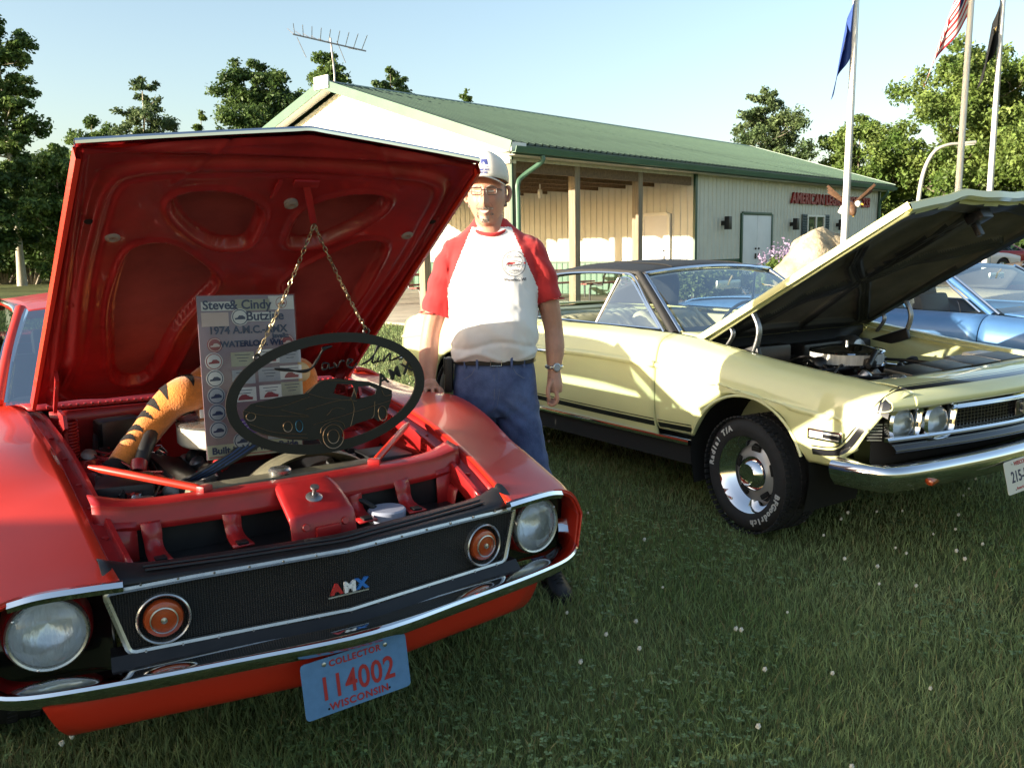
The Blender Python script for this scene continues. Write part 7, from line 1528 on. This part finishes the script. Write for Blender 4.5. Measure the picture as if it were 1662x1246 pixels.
for u, v, m in ((.42, .395, M_pap3), (.69, .385, M_paper), (.92, .39, M_pap2), (.42, .505, M_pap2), (.69, .50, M_pap2), (.92, .495, M_paper), (.42, .615, M_paper), (.69, .61, M_paper), (.92, .60, M_pap3), (.45, .81, M_purp), (.60, .815, M_purp), (.75, .80, M_lime), (.75, .865, M_pap2)):
    q = slip(u, v, .235, .088, m)
    for j in range(3): MB().box((cx_(u), cy_(v) + .014 - .010 * j, .0036), (.05 - .012 * j, .002, .0006)).build('print_line', M_navy if m is not M_purp else M_paper, q)
    if m in (M_paper,): MB().prism([(-.024, -.014), (.024, -.014), (.026, -.006), (.012, -.003), (.004, .004), (-.010, .004), (-.02, -.004)], (cx_(u), cy_(v) - .004, .0035), (1, 0, 0), (0, 1, 0), .0005).build('print_car', M_brick, q)
disc(.36, .90, .028, M_pap2, M_navy); slip(.5, .955, .98, .085, M_pap3, 'banner_slip'); ctext('Built in WI. with Pride', .5, .950, .030, M_navy, 1.05, .0012); MB().box((0, cy_(.985), .0036), (CW * .96, .003, .0008)).build('underline', M_brick, CD)
# ---- oval metal sign hanging from the hood hook
SG = empty('oval_sign', tuple(rloc(.60, .115, 1.03)), RZR, 'black oval cut-metal sign with a car outline hanging by two chains', 'sign'); SG.rotation_mode = 'QUATERNION'
xs_ = (xr * 1.0 + fw * .02 + Vector((0, 0, .07))).normalized(); SG.rotation_quaternion = basis(xs_, Vector((0, 0, 1)) - fw * .05)
M_iron = mat('sign_black', (.006, .005, .0045), .42, var=.3, vscale=18)
EA, EB = .320, .182
def ring_mesh(mb, a0, b0, a1, b1, th, n=72):
    V = []; F = []
    for k in range(n):
        a = 2 * math.pi * k / n; c, s = math.cos(a), math.sin(a); V += [(a0 * c, b0 * s, th), (a1 * c, b1 * s, th), (a1 * c, b1 * s, -th), (a0 * c, b0 * s, -th)]
    for k in range(n):
        for j in range(4): F.append((k * 4 + j, ((k + 1) % n) * 4 + j, ((k + 1) % n) * 4 + (j + 1) % 4, k * 4 + (j + 1) % 4))
    mb.add(V, F)
rm = MB(); ring_mesh(rm, EA, EB, EA - .032, EB - .030, .0035); rm.build('oval_frame', M_iron, SG, smooth=30, fixn=True)
px = lambda u, v: ((u - 750) / 1385 * .64, (745 - v) / 800 * .364)       # sign drawing units -> metres
# car silhouette with cut-out windows
sil = [(165, 760), (215, 725), (400, 712), (570, 720), (690, 650), (800, 655), (930, 690), (1030, 715), (1110, 760), (1185, 800), (1180, 850), (1150, 910), (1110, 985), (1060, 1000), (1030, 970), (900, 985), (800, 1010), (770, 1090), (700, 1130), (650, 1100), (625, 1040), (560, 1035), (420, 1000), (260, 935), (190, 880), (160, 810)]
win1 = [(600, 715), (690, 668), (780, 680), (790, 710), (770, 735), (700, 745)]; win2 = [(765, 750), (800, 690), (905, 715), (920, 745), (890, 800)]; win3 = [(915, 820), (945, 735), (1030, 745), (1075, 775), (1060, 810)]
from mathutils.geometry import tessellate_polygon
def cutplate(name, outer, holes, th, m, z=0):
    loops = [[Vector((*px(*p), 0)) for p in outer]] + [[Vector((*px(*p), 0)) for p in h] for h in holes]; T = tessellate_polygon(loops); P = [p for l in loops for p in l]; k = len(P); V = [(p.x, p.y, th + z) for p in P] + [(p.x, p.y, -th + z) for p in P]; F = []
    for t in T: F += [tuple(t), tuple(i + k for i in reversed(t))]
    b = 0
    for l in loops:
        n = len(l)
        for i in range(n): F.append((b + i, b + (i + 1) % n, b + (i + 1) % n + k, b + i + k))
        b += n
    return MB().add(V, F).build(name, m, SG, smooth=None, fixn=True)
cutplate('car_cutout', sil, [win2, win3], .0028, M_iron)
lines = [[(245, 740), (380, 775), (600, 745)], [(165, 760), (300, 815), (580, 875)], [(590, 715), (690, 655), (800, 668), (930, 700)], [(400, 795), (480, 830), (575, 868)], [(190, 850), (330, 930), (545, 990)], [(185, 885), (330, 960), (550, 1015)], [(560, 825), (800, 805), (920, 830)], [(600, 935), (880, 905), (1170, 870)], [(880, 800), (895, 880), (855, 995)], [(1050, 855), (1030, 950), (1010, 970)], [(700, 890), (760, 850), (830, 870)], [(640, 1000), (660, 960), (740, 935), (800, 960), (815, 1000)], [(600, 725), (700, 770), (810, 800)], [(1110, 790), (1130, 830), (1185, 830)], [(910, 740), (925, 810)]]
M_eng = mat('bare_cut_edge', (.30, .20, .13), .3, metal=.8)
for L in lines: MB().tube([(*px(*p), .0038) for p in crv(L, 5)], .0009, 5).build('engraved_line', M_eng, SG)
for (u, v, a, b) in ((725, 1040, 72, 82), (725, 1040, 40, 48), (1095, 950, 32, 52), (205, 805, 30, 26), (430, 915, 30, 34), (505, 925, 24, 38)):
    MB().tube([(*px(u + a * math.cos(t), v + b * math.sin(t)), .0040) for t in np.linspace(0, 6.283, 25)[:-1]], .0014, 5, closed=True).build('engraved_ring', M_eng if u != 505 else mat('blue_heat', (.05, .16, .26), .3, metal=.7), SG)
# script lettering drawn as bent rod
scr = {'J': [(400, 525), (480, 545), (580, 570), (640, 560), (690, 510), (740, 450), (800, 435), (730, 440)], 'a': [(760, 545), (725, 540), (715, 575), (745, 580), (765, 548), (762, 578), (800, 575)], 'v': [(800, 545), (815, 580), (850, 545), (875, 548)], 'e': [(890, 575), (930, 550), (905, 540), (890, 580), (925, 600), (960, 575)], 'l': [(985, 592), (1055, 565), (1120, 500), (1152, 462), (1125, 478), (1078, 560), (1072, 592), (1100, 585)], 'i': [(1128, 548), (1110, 588), (1138, 584)], 'n': [(1168, 550), (1150, 594), (1188, 556), (1212, 548), (1202, 590), (1235, 590), (1290, 578), (1345, 596)]}
for ch, P in scr.items():
    Q = crv(P, 6); MB().tube([(*px(*p), 0) for p in Q], [(.0033 if ch != 'J' else .0046) * (.65 + .5 * abs(math.sin(k * .35))) for k in range(len(Q))], 6).build('script_letter', M_iron, SG, smooth=60)
MB().ball((*px(1210, 485), 0), .005, 8).build('letter_dot', M_iron, SG)
for k, ch in enumerate('AMX'):
    c = ((1130, 715), (1225, 690), (1320, 665))[k]; text_obj('cut_letter', ch, M_iron, SG, .050, .003, (*px(*c), 0), Matrix.Rotation(R(13), 3, 'Z').to_quaternion(), sx=1.0, bold=.0012)
eyes = []
for (u, v) in ((300, 445), (1055, 378)):
    p = px(u, v); MB().tube([(p[0] + .009 * math.cos(t), p[1] + .004 + .009 * math.sin(t), 0) for t in np.linspace(0, 6.283, 17)[:-1]], .0035, 6, closed=True).build('hanging_eye', M_iron, SG); eyes.append(Vector((p[0], p[1] + .010, 0)))
def chain(A, Bp, label):
    A = Vector(A); Bp = Vector(Bp); t = empty('hanging_chain', tuple(A), 0, label, 'chain', 'chains holding the oval sign'); d = Bp - A; L = d.length; d.normalize(); n = int(L / .0135); x0 = d.cross(Vector((0, 1, 0))).normalized(); y0 = d.cross(x0); sag = Vector((0, 0, -.010)); mb = MB()
    for i in range(n):
        s = (i + .5) / n; c = d * L * s + sag * math.sin(math.pi * s); x = x0 if i % 2 else y0; a_ = i * .25; x = (x0 * math.cos(a_ + (i % 2) * 1.57) + y0 * math.sin(a_ + (i % 2) * 1.57))
        mb.tube([c + d * .0105 * math.cos(q) + x * .0050 * math.sin(q) for q in np.linspace(0, 6.283, 11)[:-1]], .0013, 5, closed=True)
    o = mb.build('chain_links', mat('chain_brass', (.26, .21, .13), .35, metal=.9), t, smooth=60); o['kind'] = 'stuff'
hookw = RED.matrix_basis @ HOOD.matrix_basis @ Vector((.072, 1.285, .112)); bpy.context.view_layer.update()
for e, lb in zip(eyes, ('left thin chain from the hood hook to the oval sign', 'right thin chain from the hood hook to the oval sign')): chain(hookw, SG.matrix_world @ e, lb)
